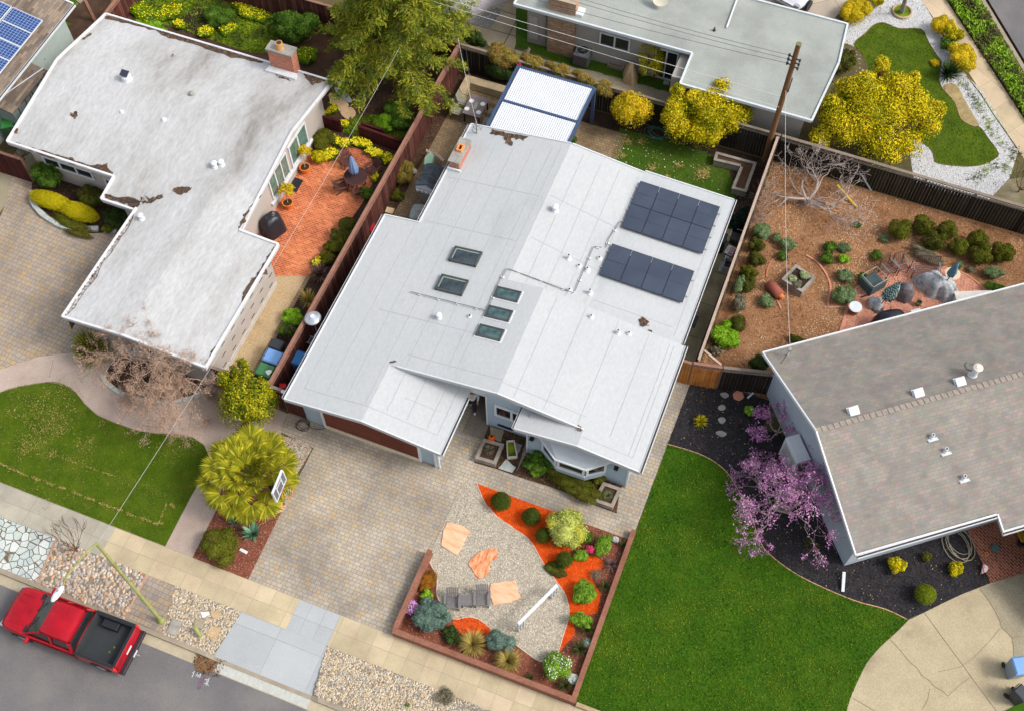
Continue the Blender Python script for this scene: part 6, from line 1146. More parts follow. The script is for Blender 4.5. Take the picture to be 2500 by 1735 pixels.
def carbody(t,L,Wd,body,glass,z0=.3,hoodz=.85,roofz=1.42):
    secs=[(-L/2,.8,.45,.62),(-L/2+.25,.94,.3,.74),(-L/2+1.0,1.0,.28,.86),(-L/2+1.35,1.0,.28,.92),(L/2-.9,1.0,.28,.95),(L/2-.2,.95,.3,.9),(L/2,.82,.45,.7)];mb=MB();n_=10
    for x,wf,zl_,zh in secs:
        w2=Wd/2*wf;mb.v+=[(x,-w2*.9,zl_),(x,-w2,zl_+.15),(x,-w2,zh-.14),(x,-w2*.86,zh-.02),(x,-w2*.4,zh+.03),(x,w2*.4,zh+.03),(x,w2*.86,zh-.02),(x,w2,zh-.14),(x,w2,zl_+.15),(x,w2*.9,zl_)]
    for i in range(len(secs)-1):
        for k in range(n_):mb.f.append((i*n_+k,i*n_+(k+1)%n_,(i+1)*n_+(k+1)%n_,(i+1)*n_+k))
    mb.f+=[tuple(range(n_)),tuple((len(secs)-1)*n_+k for k in range(n_))[::-1]];mb.build('body',body,t,True,subd=1)
    cb=MB();w2=Wd/2;cb.add([(-L/2+1.2,-w2*.88,.9),(-L/2+1.2,w2*.88,.9),(L/2-.6,-w2*.88,.93),(L/2-.6,w2*.88,.93),(-L/2+1.95,-w2*.68,roofz),(-L/2+1.95,w2*.68,roofz),(L/2-1.3,-w2*.68,roofz),(L/2-1.3,w2*.68,roofz)],[(0,1,5,4),(2,6,7,3),(0,4,6,2),(1,3,7,5),(4,5,7,6)]);cb.build('windows',glass,t)
    MB().prism([(-L/2+2.0,-w2*.64),(-L/2+2.0,w2*.64),(L/2-1.35,w2*.64),(L/2-1.35,-w2*.64)],roofz,roofz+.03).build('roof',body,t,bevel=.02)
    for sx in(-L/2+.85,L/2-.85):
        for sy in(-1,1):wm=MB();wm.tube([(sx,sy*w2-.12,.33),(sx,sy*w2+.02,.33)],.33,20);wo=wm.build('wheel',m['blackm'],t);MB().tube([(sx,sy*w2+(.021 if sy>0 else-.0),.33),(sx,sy*w2+(.03 if sy>0 else-.01),.33)],.2,14).build('rim',m['alu'],wo)
    for sy in(-1,1):MB().obox((-L/2+.12,sy*w2*.72,.68),(.22,.32,.1)).build('headlight',m['alu'],t,bevel=.02)
t=thing('parked_car','silver white car nose behind the gravel roof at the top edge','car',(0,0,0));carbody(t,4.5,1.8,plain('silver paint',(196,198,206),.03,rough=.25,spec=.7),m['darkgl']);c=P(1965,-28,.8);t.location=(c.x+.0,c.y+.9,.012);t.rotation_euler.z=math.radians(72)
t=thing('parked_car','bright white car body at the very top edge, left of the silver one','car',(0,0,0));carbody(t,4.5,1.8,plain('white paint',(214,216,218),.03,rough=.25,spec=.7),m['darkgl']);c=P(1905,-95,.8);t.location=(c.x-.6,c.y+1.0,.012);t.rotation_euler.z=math.radians(72)
# ================================================================== pickup truck
red=NT('red metallic paint');n_=red.noise(1.2,4);red.out(red.ramp(n_,[(.3,(150,8,24)),(.6,(188,12,34)),(.8,(204,22,44))]),.22,.25,.6);m['red']=red.m
TR=thing('pickup_truck','glossy red crew cab pickup truck parked at the kerb','pickup truck',(0,0,0));m['trim']=plain('black plastic',(36,38,42),.1,4,30,.5);m['liner']=plain('bed liner',(52,56,58),.12,3,30,.7)
def loft(secs,n_):
    mb=MB()
    for s_ in secs:mb.v+=s_
    for i in range(len(secs)-1):
        for k in range(n_):mb.f.append((i*n_+k,i*n_+(k+1)%n_,(i+1)*n_+(k+1)%n_,(i+1)*n_+k))
    mb.f+=[tuple(range(n_)),tuple((len(secs)-1)*n_+k for k in range(n_))[::-1]];return mb
def sec(x,w_,z0,z1,crown=.03):return[(x,-w_*.88,z0),(x,-w_,z0+.12),(x,-w_,z1-.22),(x,-w_*.95,z1-.05),(x,-w_*.8,z1),(x,-w_*.35,z1+crown),(x,w_*.35,z1+crown),(x,w_*.8,z1),(x,w_*.95,z1-.05),(x,w_,z1-.22),(x,w_,z0+.12),(x,w_*.88,z0)]
loft([sec(-2.9,.78,.5,.92),sec(-2.84,.88,.42,1.06),sec(-2.6,.97,.4,1.13),sec(-2.1,1.0,.4,1.19),sec(-1.62,1.0,.4,1.24),sec(-1.5,1.0,.4,1.2),sec(.7,1.0,.4,1.2),sec(.86,1.0,.42,1.2)],12).build('body',m['red'],TR,True)
rg=MB();[rg.obox((-2.15,y,1.205),(.8,.05,.05),Matrix.Rotation(-.06,3,'Y'))for y in(-.62,-.3,.3,.62)];rg.build('hood_crease',m['red'],TR,bevel=.02)
def sec2(x,w_,z0,z1):return[(x,-w_,z0),(x,-w_*.84,z1-.04),(x,-w_*.74,z1),(x,w_*.74,z1),(x,w_*.84,z1-.04),(x,w_,z0)]
cabm=MB().add([(-1.6,-.9,1.2),(-1.6,.9,1.2),(.74,.93,1.2),(.74,-.93,1.2),(-.72,-.72,1.8),(-.72,.72,1.8),(.62,.74,1.82),(.62,-.74,1.82)],[(0,4,5,1),(1,5,6,2),(2,6,7,3),(3,7,4,0),(4,7,6,5)]);cabm.build('glasshouse',m['darkgl'],TR)
rf=loft([[(x,-w_,z-.03),(x,-w_*.8,z+.03),(x,w_*.8,z+.03),(x,w_,z-.03),(x,w_*.9,z-.06),(x,-w_*.9,z-.06)]for x,w_,z in((-.8,.72,1.77),(-.7,.77,1.83),(-.1,.79,1.87),(.55,.78,1.85),(.68,.74,1.8))],6);rf.build('cab_roof',m['red'],TR,True)
for s in(-1,1):
    pl_=MB()
    for a,b,w_ in(((-1.62,s*.92,1.22),(-.76,s*.75,1.8),.07),((-.25,s*.95,1.2),(-.25,s*.77,1.83),.09),((.72,s*.95,1.2),(.66,s*.77,1.82),.13)):pl_.beam(a,b,w_,.04)
    pl_.beam((-1.6,s*.96,1.21),(.76,s*.96,1.21),.06,.06);pl_.build('pillar',m['red'],TR)
MB().beam((-1.64,-.86,1.23),(-1.64,.86,1.23),.14,.04).build('cowl',m['trim'],TR);MB().tube([(-1.6,.1,1.26),(-1.25,.55,1.47)],.012,5).build('wiper',m['trim'],TR);MB().tube([(-1.6,-.6,1.26),(-1.3,-.1,1.45)],.012,5).build('wiper',m['trim'],TR)
for s in(-1,1):
    MB().box(.86,s*1.0-(.1 if s>0 else 0),.45,2.72,s*1.0+(0 if s>0 else.1),1.32).build('bed_side',m['red'],TR,bevel=.04)
    MB().box(.84,s*.94-.06,1.32,2.7,s*.94+.06,1.355).build('bed_rail',m['trim'],TR,bevel=.01);MB().box(.86,s*.87-.015,.8,2.62,s*.87+.015,1.31).build('bed_liner_side',m['liner'],TR)
    MB().obox((-1.35,s*1.13,1.22),(.14,.26,.17)).build('wing_mirror',m['red'],TR,bevel=.03);MB().obox((-2.83,s*.74,.93),(.16,.34,.13),s*.25).build('headlight',m['alu'],TR,bevel=.02)
    MB().box(2.6,s*.97-.06,.95,2.765,s*.97+.045,1.28).build('tail_light',plain('red lens',(214,26,20),.05,rough=.2,spec=.7),TR,bevel=.02)
    for x in(-1.95,1.85):
        wo=MB().tube([(x,s*1.01-.26*s,.4),(x,s*1.01,.4)],.4,22).build('wheel',m['blackm'],TR,bevel=.03);MB().tube([(x,s*1.011,.4),(x,s*1.02,.4)],.24,12).build('rim',m['alu'],wo)
        ar=MB();[ar.beam((x+.47*math.cos(a*.35),s*1.0,.4+.47*math.sin(a*.35)),(x+.47*math.cos((a+1)*.35),s*1.0,.4+.47*math.sin((a+1)*.35)),.06,.05)for a in range(9)];ar.build('wheel_arch',m['red']if False else m['trim'],TR)
MB().box(2.62,-.9,.62,2.76,.9,1.32).build('tailgate',m['red'],TR,bevel=.04);MB().box(2.62,-.88,1.32,2.74,.88,1.352).build('tailgate_cap',m['trim'],TR);MB().box(.86,-.9,.75,.93,.9,1.34).build('bulkhead',m['liner'],TR)
MB().box(.9,-.88,.72,2.63,.88,.8).build('bed_floor',m['liner'],TR);rb=MB();[rb.box(1.0,-.8+.1*k,.8,2.6,-.76+.1*k,.818)for k in range(17)];rb.build('bed_rib',m['liner'],TR)
MB().box(1.2,.5,.8,1.95,.84,1.1).build('tool_box',m['trim'],TR,bevel=.03);MB().box(2.74,-.98,.5,2.98,.98,.68).build('rear_bumper',plain('dark chrome bumper',(58,54,60),.1,rough=.35,metal=.5),TR,bevel=.04)
MB().box(2.765,-.2,.82,2.775,.2,.94).build('tailgate_plate',m['vent'],TR);MB().box(2.98,-.16,.53,2.985,.16,.66).build('number_plate',m['wtrim'],TR);MB().tube([(2.95,0,.45),(3.12,0,.45),(3.12,0,.55)],.03,6).build('tow_hitch',m['alu'],TR);MB().box(-2.95,-.8,.4,-2.82,.8,.58).build('front_bumper',m['trim'],TR,bevel=.03)
for s in(-1,1):MB().box(-1.5,s*1.0-.03,.98,.8,s*1.0+.005,1.0).build('door_line',plain('dark red line',(90,4,14)),TR);[MB().box(x,s*1.001-.005,.5,x+.02,s*1.001+.005,1.15).build('door_gap',plain('dark red gap',(60,4,10)),TR)for x in(-1.45,-.28,.78)]
for x,y in((2.1,-.1),(2.0,-.35)):c_=MB().cyl(x,y,.82,.83,.05,n=6);c_.build('fallen_leaf',m['gM'],TR)
TR.scale=(.93,)*3;TR.location=(-21.34,6.44,-.148);TR.rotation_euler.z=math.radians(1.5)
# ================================================================== person by the entry
def skin(name,V,E_,R_,mat,parent,sub=2):
    me=bpy.data.meshes.new(name);me.from_pydata([Vector(v)for v in V],E_,[]);o=bpy.data.objects.new(name,me);C.objects.link(o);me.materials.append(mat);o.parent=parent
    md=o.modifiers.new('skin','SKIN');md.use_smooth_shade=True
    for i,sv in enumerate(me.skin_vertices[0].data):sv.radius=(R_[i]if isinstance(R_[i],tuple)else(R_[i],R_[i]));sv.use_root=(i==0)
    s_=o.modifiers.new('sub','SUBSURF');s_.levels=s_.render_levels=sub;return o
fa,fb=P(1149,1003),P(1161,988);pc=(fa+fb)/2
PE=thing('person','person in a white sweatshirt and dark trousers walking by the front entry','person',(pc.x,pc.y,.012))
fwd=Vector((.3,-.95,0)).normalized();sd_=Vector((-fwd.y,fwd.x,0));Lp=lambda f,s,z:tuple(fwd*f+sd_*s+Vector((0,0,z)))
skinm=plain('skin',(206,150,122),.05,3,20);shirt=plain('white sweatshirt',(206,208,206),.05,3,12);trou=plain('dark trousers',(40,36,46),.1);
V=[Lp(0,0,.95),Lp(.02,0,1.15),Lp(.04,0,1.35),Lp(.05,0,1.47),Lp(.09,0,1.55),Lp(.1,0,1.66),Lp(0,.1,.9),Lp(.16,.1,.5),Lp(.24,.1,.08),Lp(.38,.1,.04),Lp(0,-.1,.9),Lp(-.02,-.1,.5),Lp(-.2,-.1,.12),Lp(-.08,-.1,.04),Lp(.03,.2,1.4),Lp(-.02,.27,1.12),Lp(.12,.24,.9),Lp(.17,.23,.83),Lp(.03,-.2,1.4),Lp(.08,-.27,1.12),Lp(.3,-.22,1.0),Lp(.37,-.2,.97)]
E_=[(0,1),(1,2),(2,3),(3,4),(4,5),(0,6),(6,7),(7,8),(8,9),(0,10),(10,11),(11,12),(12,13),(2,14),(14,15),(15,16),(16,17),(2,18),(18,19),(19,20),(20,21)]
R_=[.13,.12,.14,.05,.085,.07,.09,.06,.04,.03,.09,.06,.04,.03,.055,.042,.03,.028,.055,.042,.03,.028];n0=len(V)
for base,s in((17,1),(21,-1)):
    for k in range(5):
        o_=Vector(V[base]);off=sd_*((k-2)*.018)if k else sd_*(-s*.035);tip=o_+off+fwd*(.05 if k else.02)+Vector((0,0,-.055+.006*abs(k-2)));V+=[tuple(o_+off*.8+Vector((0,0,-.015))),tuple(tip)];E_+=[(base,len(V)-2),(len(V)-2,len(V)-1)];R_+=[.009,.008]
skin('body',V,E_,R_,skinm,PE)
skin('sweatshirt',[V[i]for i in(1,0,2,14,15,16,18,19,20)]+[Lp(.045,0,1.43)],[(0,1),(0,2),(2,3),(3,4),(4,5),(2,6),(6,7),(7,8),(2,9)],[.165,.17,.17,.085,.07,.05,.085,.07,.05,.08],shirt,PE)
skin('trousers',[V[i]for i in(0,6,7,8,10,11,12)],[(0,1),(1,2),(2,3),(0,4),(4,5),(5,6)],[.15,.115,.085,.065,.115,.085,.065],trou,PE)
for i,j in((8,9),(12,13)):skin('shoe',[V[i],V[j]],[(0,1)],[.06,.05],plain('grey shoe',(186,190,194)),PE,1)
hd_=Vector(V[5]);v,f=icore(hd_.x,hd_.y,hd_.z+.05,.1,.1,.1,.02,12);MB().add([(a+pc.x,b+pc.y,max(c_,0)+.012)for a,b,c_ in v],f).build('hair',plain('brown hair',(92,66,46),.2),PE,True)
fz=MB();c_=hd_+fwd*.085;fz.lathe(c_.x+pc.x,c_.y+pc.y,[(.005,hd_.z-.03),(.016,hd_.z-.02),(.006,hd_.z+.02)],6);fz.build('nose',skinm,PE)
# ================================================================== front garden bits
a,b=P(*q(1200,1235,(512,612))[0],.95),P(*q(1200,1235,(208,918))[0],.95);t=thing('white_rail','white painted rail on two slatted posts across the gravel garden','rail',((a.x+b.x)/2,(a.y+b.y)/2,0));MB().beam(a,b,.13,.06).build('top_rail',m['wtrim'],t,bevel=.01)
for p in(a.lerp(b,.07),a.lerp(b,.93)):
    for k in(-.16,0,.16):d=(b-a).normalized();MB().beam((p.x+d.x*k,p.y+d.y*k,0),(p.x+d.x*k,p.y+d.y*k,.92),.1,.03,up=d).build('post_slat',m['wtrim'],t)
c=P(*q(600,800,(2070,940))[0],.3);t=thing('wooden_tray','small pale wooden barrow shaped tray of grass on the grey slab','tray',(0,0,0));fr=MB()
for a_,b_ in(((-.2,-.38),(.2,-.38)),((.2,-.38),(.16,.38)),((.16,.38),(-.16,.38)),((-.16,.38),(-.2,-.38))):fr.beam((*a_,.16),(*b_,.16),.05,.22)
fr.build('frame',plain('whitewashed wood',(186,176,166),.15),t);tf=MB();MB().box(-.15,-.33,.05,.15,.33,.14).build('grass',m['gM'],t);t.location=(c.x,c.y,.05);t.rotation_euler.z=IMG+.1
c=P(*q(600,800,(1915,860))[0],.15);t=thing('orange_ornament','small bright orange gourd shaped ornament by the entry slab','ornament',(c.x,c.y,0));MB().lathe(c.x,c.y,[(.05,0),(.17,.1),(.16,.22),(.06,.3)],16).build('body',plain('bright orange',(236,104,20),.05),t,True);MB().cyl(c.x,c.y+.02,.3,.36,.05,n=8).build('top',m['blackm'],t)
for a_,lb in(((1965,870),'wall lantern with a dark frame left of the bay window'),((957,1095),'wall lantern with a dark frame right of the bay window')):
    p0=q(1200,800,(365,893))[0]if 'left' in lb else q(1200,800,a_)[0];c=P(*p0,1.75);y=20.3;t=thing('wall_lantern',lb,'lantern',(c.x,y,1.6),'lanterns on the blue grey wall');xx=-7.15 if 'left' in lb else-3.42
    t.location=(xx,y,1.6);MB().box(xx-.07,y-.02,1.5,xx+.07,y+.04,1.95).build('back_plate',m['blackm'],t);MB().box(xx-.06,y-.17,1.55,xx+.06,y-.03,1.8).build('lamp_box',plain('lantern glass',(150,158,160),.05,rough=.2),t);MB().box(xx-.09,y-.2,1.8,xx+.09,y-.0,1.84).build('lamp_cap',m['blackm'],t)
def coil(label,px,r_,n_,mat,thick=.018,rot=0,asp=1,z=.03,name='garden_hose',cat='hose',jit=.3):
    c=P(*px);pts=[]
    for k in range(n_*14):a=k/14*2*math.pi;rr=r_*(1-.25*math.sin(k*.13)**2+random.uniform(-.03,.03)*jit);x,y=rr*math.cos(a)+.25*r_*math.sin(k*.09),rr*asp*math.sin(a)+.2*r_*math.cos(k*.07);pts.append((c.x+x*math.cos(rot)-y*math.sin(rot),c.y+x*math.sin(rot)+y*math.cos(rot),z+.02+k*.0006+random.uniform(0,.01)))
    return tag(MB().tube(pts,thick,5).build(name,mat),label,cat)
coil('loose coil of dark hose on the pavers by the garage corner',q(600,800,(440,760))[0],.33,3,m['gdark'],.014,0,.8)
tag(MB().tube(smooth(G(q(600,800,(470,745),(520,780),(580,790),(640,765)),.03),4),.014,5).build('garden_hose',m['gdark']),'end of dark hose trailing to the garage wall','hose')
coil('tangled beige hose on the black mulch by the brick porch',(2338,1325),.55,5,plain('beige hose',(150,142,122)),.018,.6,1.5,.03);coil('teal garden hose tangle between the two golden shrubs',q(1200,0,(1300,1040))[0],.6,5,plain('teal hose',(60,104,88)),.02,0,.7)
coil('coiled grey hose against the corner house wall',(112,176),.28,4,m['cap'],.02,0,.9,.6);coil('beige hose heap at the left edge below the green cart',(12,322),.4,4,plain('straw hose',(170,150,110)),.03,.4,.8,.05)
c=P(686,1240,.1);t=thing('driftwood','small pile of pinkish driftwood at the driveway edge beside the palm','driftwood',(c.x,c.y,0));[MB().tube([(c.x+random.uniform(-.2,.2),c.y+random.uniform(-.3,.1),.04),(c.x+random.uniform(-.1,.2),c.y+random.uniform(0,.3),.14)],[.07,.03],6).build('branch',m['peach'],t)for k in range(4)]
for a_,r_,lb in(((1900,350),.2,'pale flat utility lid in the redwood mulch'),):c=P(*q(0,1235,a_)[0]);tag(MB().obox((c.x,c.y,.03),(.35,.12,.04),-.1).build('access_cover',m['vent']),lb,'lid')
c=P(*q(0,1235,(1360,945))[0]);t=thing('utility_cover','grey rectangular utility cover set in the river pebbles','cover',(c.x,c.y,0));MB().obox((c.x,c.y,.04),(.4,.55,.06),.05).build('lid',m['cap'],t,bevel=.02);MB().obox((c.x,c.y,.035),(.46,.61,.05),.05).build('frame',m['curbc'],t)
tag(MB().tube([P(*q(0,1235,(1560,1010))[0],0),P(*q(0,1235,(1515,940))[0],.6)],[.09,.08],8).build('post_stump',m['lampm']),'short mossy post stump in the river pebbles beside the new apron','post')
MB_=[tag(stone('paving_slab',lb,q(0,1235,*p_),mt,.03,.02,'slab'))for p_,lb,mt in((((1565,830),(1625,820),(1640,850),(1580,865)),'white slab in the river pebbles',m['vent']),(((1640,800),(1720,830),(1700,880),(1650,870)),'tan slab near the top of the river pebbles',m['conct']),(((1520,880),(1600,890),(1580,960),(1510,940)),'grey tan slab beside the mossy stump',m['concd']),(((1640,930),(1720,950),(1690,1040),(1610,1010)),'large sandy slab in the river pebbles next to the apron',m['conct']))]
dp_=P(*q(0,1235,(1600,1220))[0],-.13);o=MB().sheet(jag(G(q(0,1235,(1540,1145),(1640,1170),(1700,1190),(1680,1260),(1610,1300),(1530,1280),(1515,1210)),-.118),.03),z=-.118).build('dirt_pile',mottled('wet dirt',[(.3,(96,70,48)),(.7,(134,104,72))],4,20,.5));tag(o,kind='stuff')
chips('dirt_crumbs',G(q(0,1235,(1530,1130),(1760,1200),(1700,1330),(1540,1300),(1500,1200))),160,m['ch_d'],.07,.04,-.11,.5)
mk=MB();zt=-.146
for st in(((1495,1330),(1510,1300),(1500,1295),(1520,1285)),((1525,1325),(1545,1290),(1540,1330),(1565,1300),(1555,1335)),((1595,1350),(1615,1345),(1605,1395)),((1630,1335),(1615,1385),(1625,1395)),((1590,1380),(1610,1375))):
    g=G(q(0,1235,*st),zt)
    for i in range(len(g)-1):mk.beam(g[i],g[i+1],.02,.004)
struct('road_marking',mk,m['wtrim']);struct('road_stain',MB().sheet(jag(G(q(0,1235,(1555,1330),(1600,1330),(1580,1380),(1560,1430),(1535,1420),(1545,1370)),-.1465),.015),z=-.1465),mottled('purple stain',[(.3,(96,82,92)),(.7,(120,100,110))],6,30))
p4=G([(1740+x/11.4,540+y/11.4)for x,y in((455,650),(655,750),(525,965),(310,870))],.35);t=thing('yard_sign','white and magenta yard sign with a green patch lying beside the dark fence','sign',tuple(p4[0][:2])+(0,))
MB().add([*p4,*[p+Vector((0,0,-.03))for p in p4]],[(3,2,1,0),(0,1,5,4),(1,2,6,5),(2,3,7,6),(3,0,4,7)]).build('board',m['wtrim'],t)
lp=lambda u,v,z=.006:p4[0].lerp(p4[1],u).lerp(p4[3].lerp(p4[2],u),v)+Vector((0,0,z))
MB().face([lp(.42,.05),lp(.42,.95),lp(.95,.95),lp(.95,.05)]).build('magenta_panel',plain('magenta',(170,40,100),.05),t);MB().face([lp(.12,.3),lp(.12,.7),lp(.3,.75),lp(.3,.25)]).build('green_patch',plain('lime patch',(150,196,80),.15,6),t)
lt=MB()
for u0,n_,hh in((.5,7,.14),(.72,5,.2)):
    for k in range(n_):
        v0=.1+.8*k/n_;v1=v0+.8/n_*.62;lt.beam(lp(u0,v0,.012),lp(u0+hh,v0,.012),.015,.003)
        if k%2==0:lt.beam(lp(u0,v0,.012),lp(u0,v1,.012),.015,.003);lt.beam(lp(u0+hh/2,v0,.012),lp(u0+hh/2,v1,.012),.012,.003)
        else:lt.beam(lp(u0+hh,v0,.012),lp(u0+hh,v1,.012),.015,.003);lt.beam(lp(u0,v1,.012),lp(u0+hh,v1,.012),.015,.003)
lt.build('lettering',m['wtrim'],t)
c=P(1740+385/11.4,540+1015/11.4,.12);t=thing('football','black and white football by the yard sign','ball',(c.x,c.y,0));v,f=icore(c.x,c.y,.13,.12,.12,.12,0,14);MB().add(v,f).build('ball',m['wtrim'],t,True)
for a_,e_ in((0,1.5),(1.2,.6),(2.5,.6),(3.7,.6),(5,.6)):d=Vector((math.cos(a_)*math.cos(e_),math.sin(a_)*math.cos(e_),math.sin(e_)));MB().obox(Vector((c.x,c.y,.13))+d*.112,(.06,.06,.03),d.to_track_quat('Z','Y').to_matrix()).build('black_patch',m['blackm'],t)
c=P(1740+440/11.4,540+1180/11.4,.4);t=thing('open_box','pale grey open box with dark contents against the dark fence','box',(c.x,c.y,0));
for a_ in((-.22,-.3,.22,-.26),(-.22,.26,.22,.3),(-.22,-.26,-.18,.26),(.18,-.26,.22,.26)):MB().box(c.x+a_[0],c.y+a_[1],0,c.x+a_[2],c.y+a_[3],.42).build('side_panel',m['cap'],t)
MB().box(c.x-.17,c.y-.25,0,c.x+.17,c.y+.25,.2).build('contents',m['blackm'],t);c=P(1740+265/11.4,540+1290/11.4,0);tag(MB().obox((c.x,c.y,.04),(.3,.55,.04),.1).build('grey_board',m['cap']),'pale grey board lying flat on the side path','board')
c=P(1740+640/11.4,540+440/11.4,.4);t=thing('hand_cart','dark wheeled frame with silver bars beside the black green shrub','hand cart',(c.x,c.y,0));MB().box(c.x-.22,c.y-.25,.1,c.x+.22,c.y+.25,.45).build('body',m['gdark'],t,bevel=.05);
for a_ in(((-.28,.32),(.25,.32)),((-.28,.32),(-.28,-.2)),((.25,.32),(.25,-.2)),((-.15,.32),(-.15,.46)),((.15,.32),(.15,.46))):MB().tube([(c.x+a_[0][0],c.y+a_[0][1],.6),(c.x+a_[1][0],c.y+a_[1][1],.6)],.022,6).build('bar',m['alu'],t)
c=P(*q(1200,400,(1790,610))[0],.5);tag(MB().box(c.x-.15,c.y-.3,0,c.x+.2,c.y+.3,.9).build('black_cabinet',m['blackm'],bevel=.04),'black rounded cabinet half under the white roof edge at the side path','cabinet');c=P(*q(1200,400,(1835,555))[0]);tag(MB().box(c.x-.22,c.y-.35,0,c.x+.22,c.y+.35,.04).build('terracotta_slab',m['flagt']),'reddish tan slab in the side passage behind the black cabinet','slab')
c=P(*q(1200,400,(1580,1230))[0]);tag(MB().obox((c.x,c.y,.02),(.25,.7,.02)).build('drain_grate',m['gdark']),'long rusty drain grate in the side path','grate')
c=P(2432,1335,.3);tag(MB().lathe(c.x,c.y,[(.1,.05),(.16,.25),(.13,.26)],12).build('teal_pot',plain('teal glaze',(70,104,100),.2)),'small teal pot on the brick porch edge','plant pot');c=P(2408,1352,.05);tag(MB().tube([(c.x+.07*math.cos(a*.5),c.y+.07*math.sin(a*.5),.09)for a in range(14)],.02,5).build('orange_ring',plain('orange ring',(230,140,50))),'small orange ring on the brick porch','ring')
c=P(2404,1386,.2);t=thing('small_flag','small folded white and red striped flag at the brick porch corner','flag',(c.x,c.y,0));MB().add([(c.x-.12,c.y+.12,.3),(c.x+.14,c.y+.08,.32),(c.x+.1,c.y-.12,.2),(c.x-.06,c.y-.25,.1)],[(3,2,1,0)]).build('cloth',bricks('striped cloth',9,.05,[(226,220,220),(200,90,100)],(220,210,210),.004,rot=1.0),t);MB().tube([(c.x-.06,c.y-.25,0),(c.x-.12,c.y+.14,.34)],.008,5).build('stick',m['cap'],t)
for a_,r_,lb in(((2396,1252),.22,'white bucket under the eave on the brick porch'),((2495,1322),.2,'dark glossy pot at the right edge of the brick porch')):c=P(*a_,.3);t=thing('plant_pot',lb,'bucket' if 'bucket' in lb else 'plant pot',(c.x,c.y,.05));MB().lathe(c.x,c.y,[(r_*.7,.05),(r_,.4),(r_*.8,.4),(r_*.7,.3)],16).build('pot',m['vent']if 'bucket' in lb else m['tarpk'],t);MB().cyl(c.x,c.y,.28,.31,r_*.75,n=12).build('inside',m['gdark'],t)
tag(MB().beam(P(2480,1275,.9),P(2500,1320,.5),.22,.1).build('yellow_bench_slats',mottled('yellow wood',[(.3,(150,112,30)),(.7,(190,148,50))],3,10,.3,stretch=(1,6,1))),'yellow slatted wood piece under the porch eave at the right edge','bench')
MB_d=P(*q(600,0,(392,1442))[0]);tag(MB().prism([(p.x,p.y)for p in G(q(600,0,(375,1382),(448,1410),(395,1505),(330,1470)))],.015,.035).build('doormat',m['tarpk']),'black doormat on the orange bricks below the glass doors','doormat')
tag(MB().tube([P(*q(0,0,(878,110))[0],.2),P(*q(0,0,(868,-40))[0],1.8)],.05,8).build('yellow_pole',plain('yellow pipe',(222,160,20))),'yellow upright pipe by the red fence at the top','pipe');tag(MB().tube([P(*q(0,0,(898,115))[0],.2),P(*q(0,0,(916,-20))[0],1.6)],.04,8).build('white_pole',m['vent']),'white upright pipe right of the yellow pipe','pipe')
t=thing('garden_arbor','weathered brown post frame beyond the red fence at the top left','arbor',(*P(225,40,0)[:2],0));MB().beam(P(232,52,0),P(196,-20,1.9),.16,.16).build('post',m['cap_b'],t);MB().beam(P(200,6,1.6),P(170,-16,1.9),.3,.1).build('cross_beam',m['cap_g'],t)
t=thing('wooden_stool','small mossy square seat behind the stained roof edge','stool',(*P(158,110,.4)[:2],0));c=P(158,110,.45);MB().obox((c.x,c.y,.43),(.6,.5,.06),.1).build('seat',mottled('mossy wood',[(.3,(108,96,58)),(.7,(150,136,90))],5,20),t);[MB().box(c.x+a_-.03,c.y+b_-.03,0,c.x+a_+.03,c.y+b_+.03,.4).build('leg',m['bark'],t)for a_ in(-.2,.2)for b_ in(-.15,.15)]
t=thing('drying_frame','folding black metal frame leaning on the pale wall of the corner house','rack',(-38.0,32.2,0));pxf=lambda a_,z:P(a_[0]/6.385,80+a_[1]/6.384,z)
for a_,b_ in(((650,320),(570,465)),((650,320),(760,390)),((690,415),(835,420)),((690,415),(800,465)),((620,205),(800,440)),((680,150),(880,335)),((700,200),(870,370))):MB().tube([pxf(a_,1.3),pxf(b_,.4)],.022,5).build('bar',m['gdark'],t)
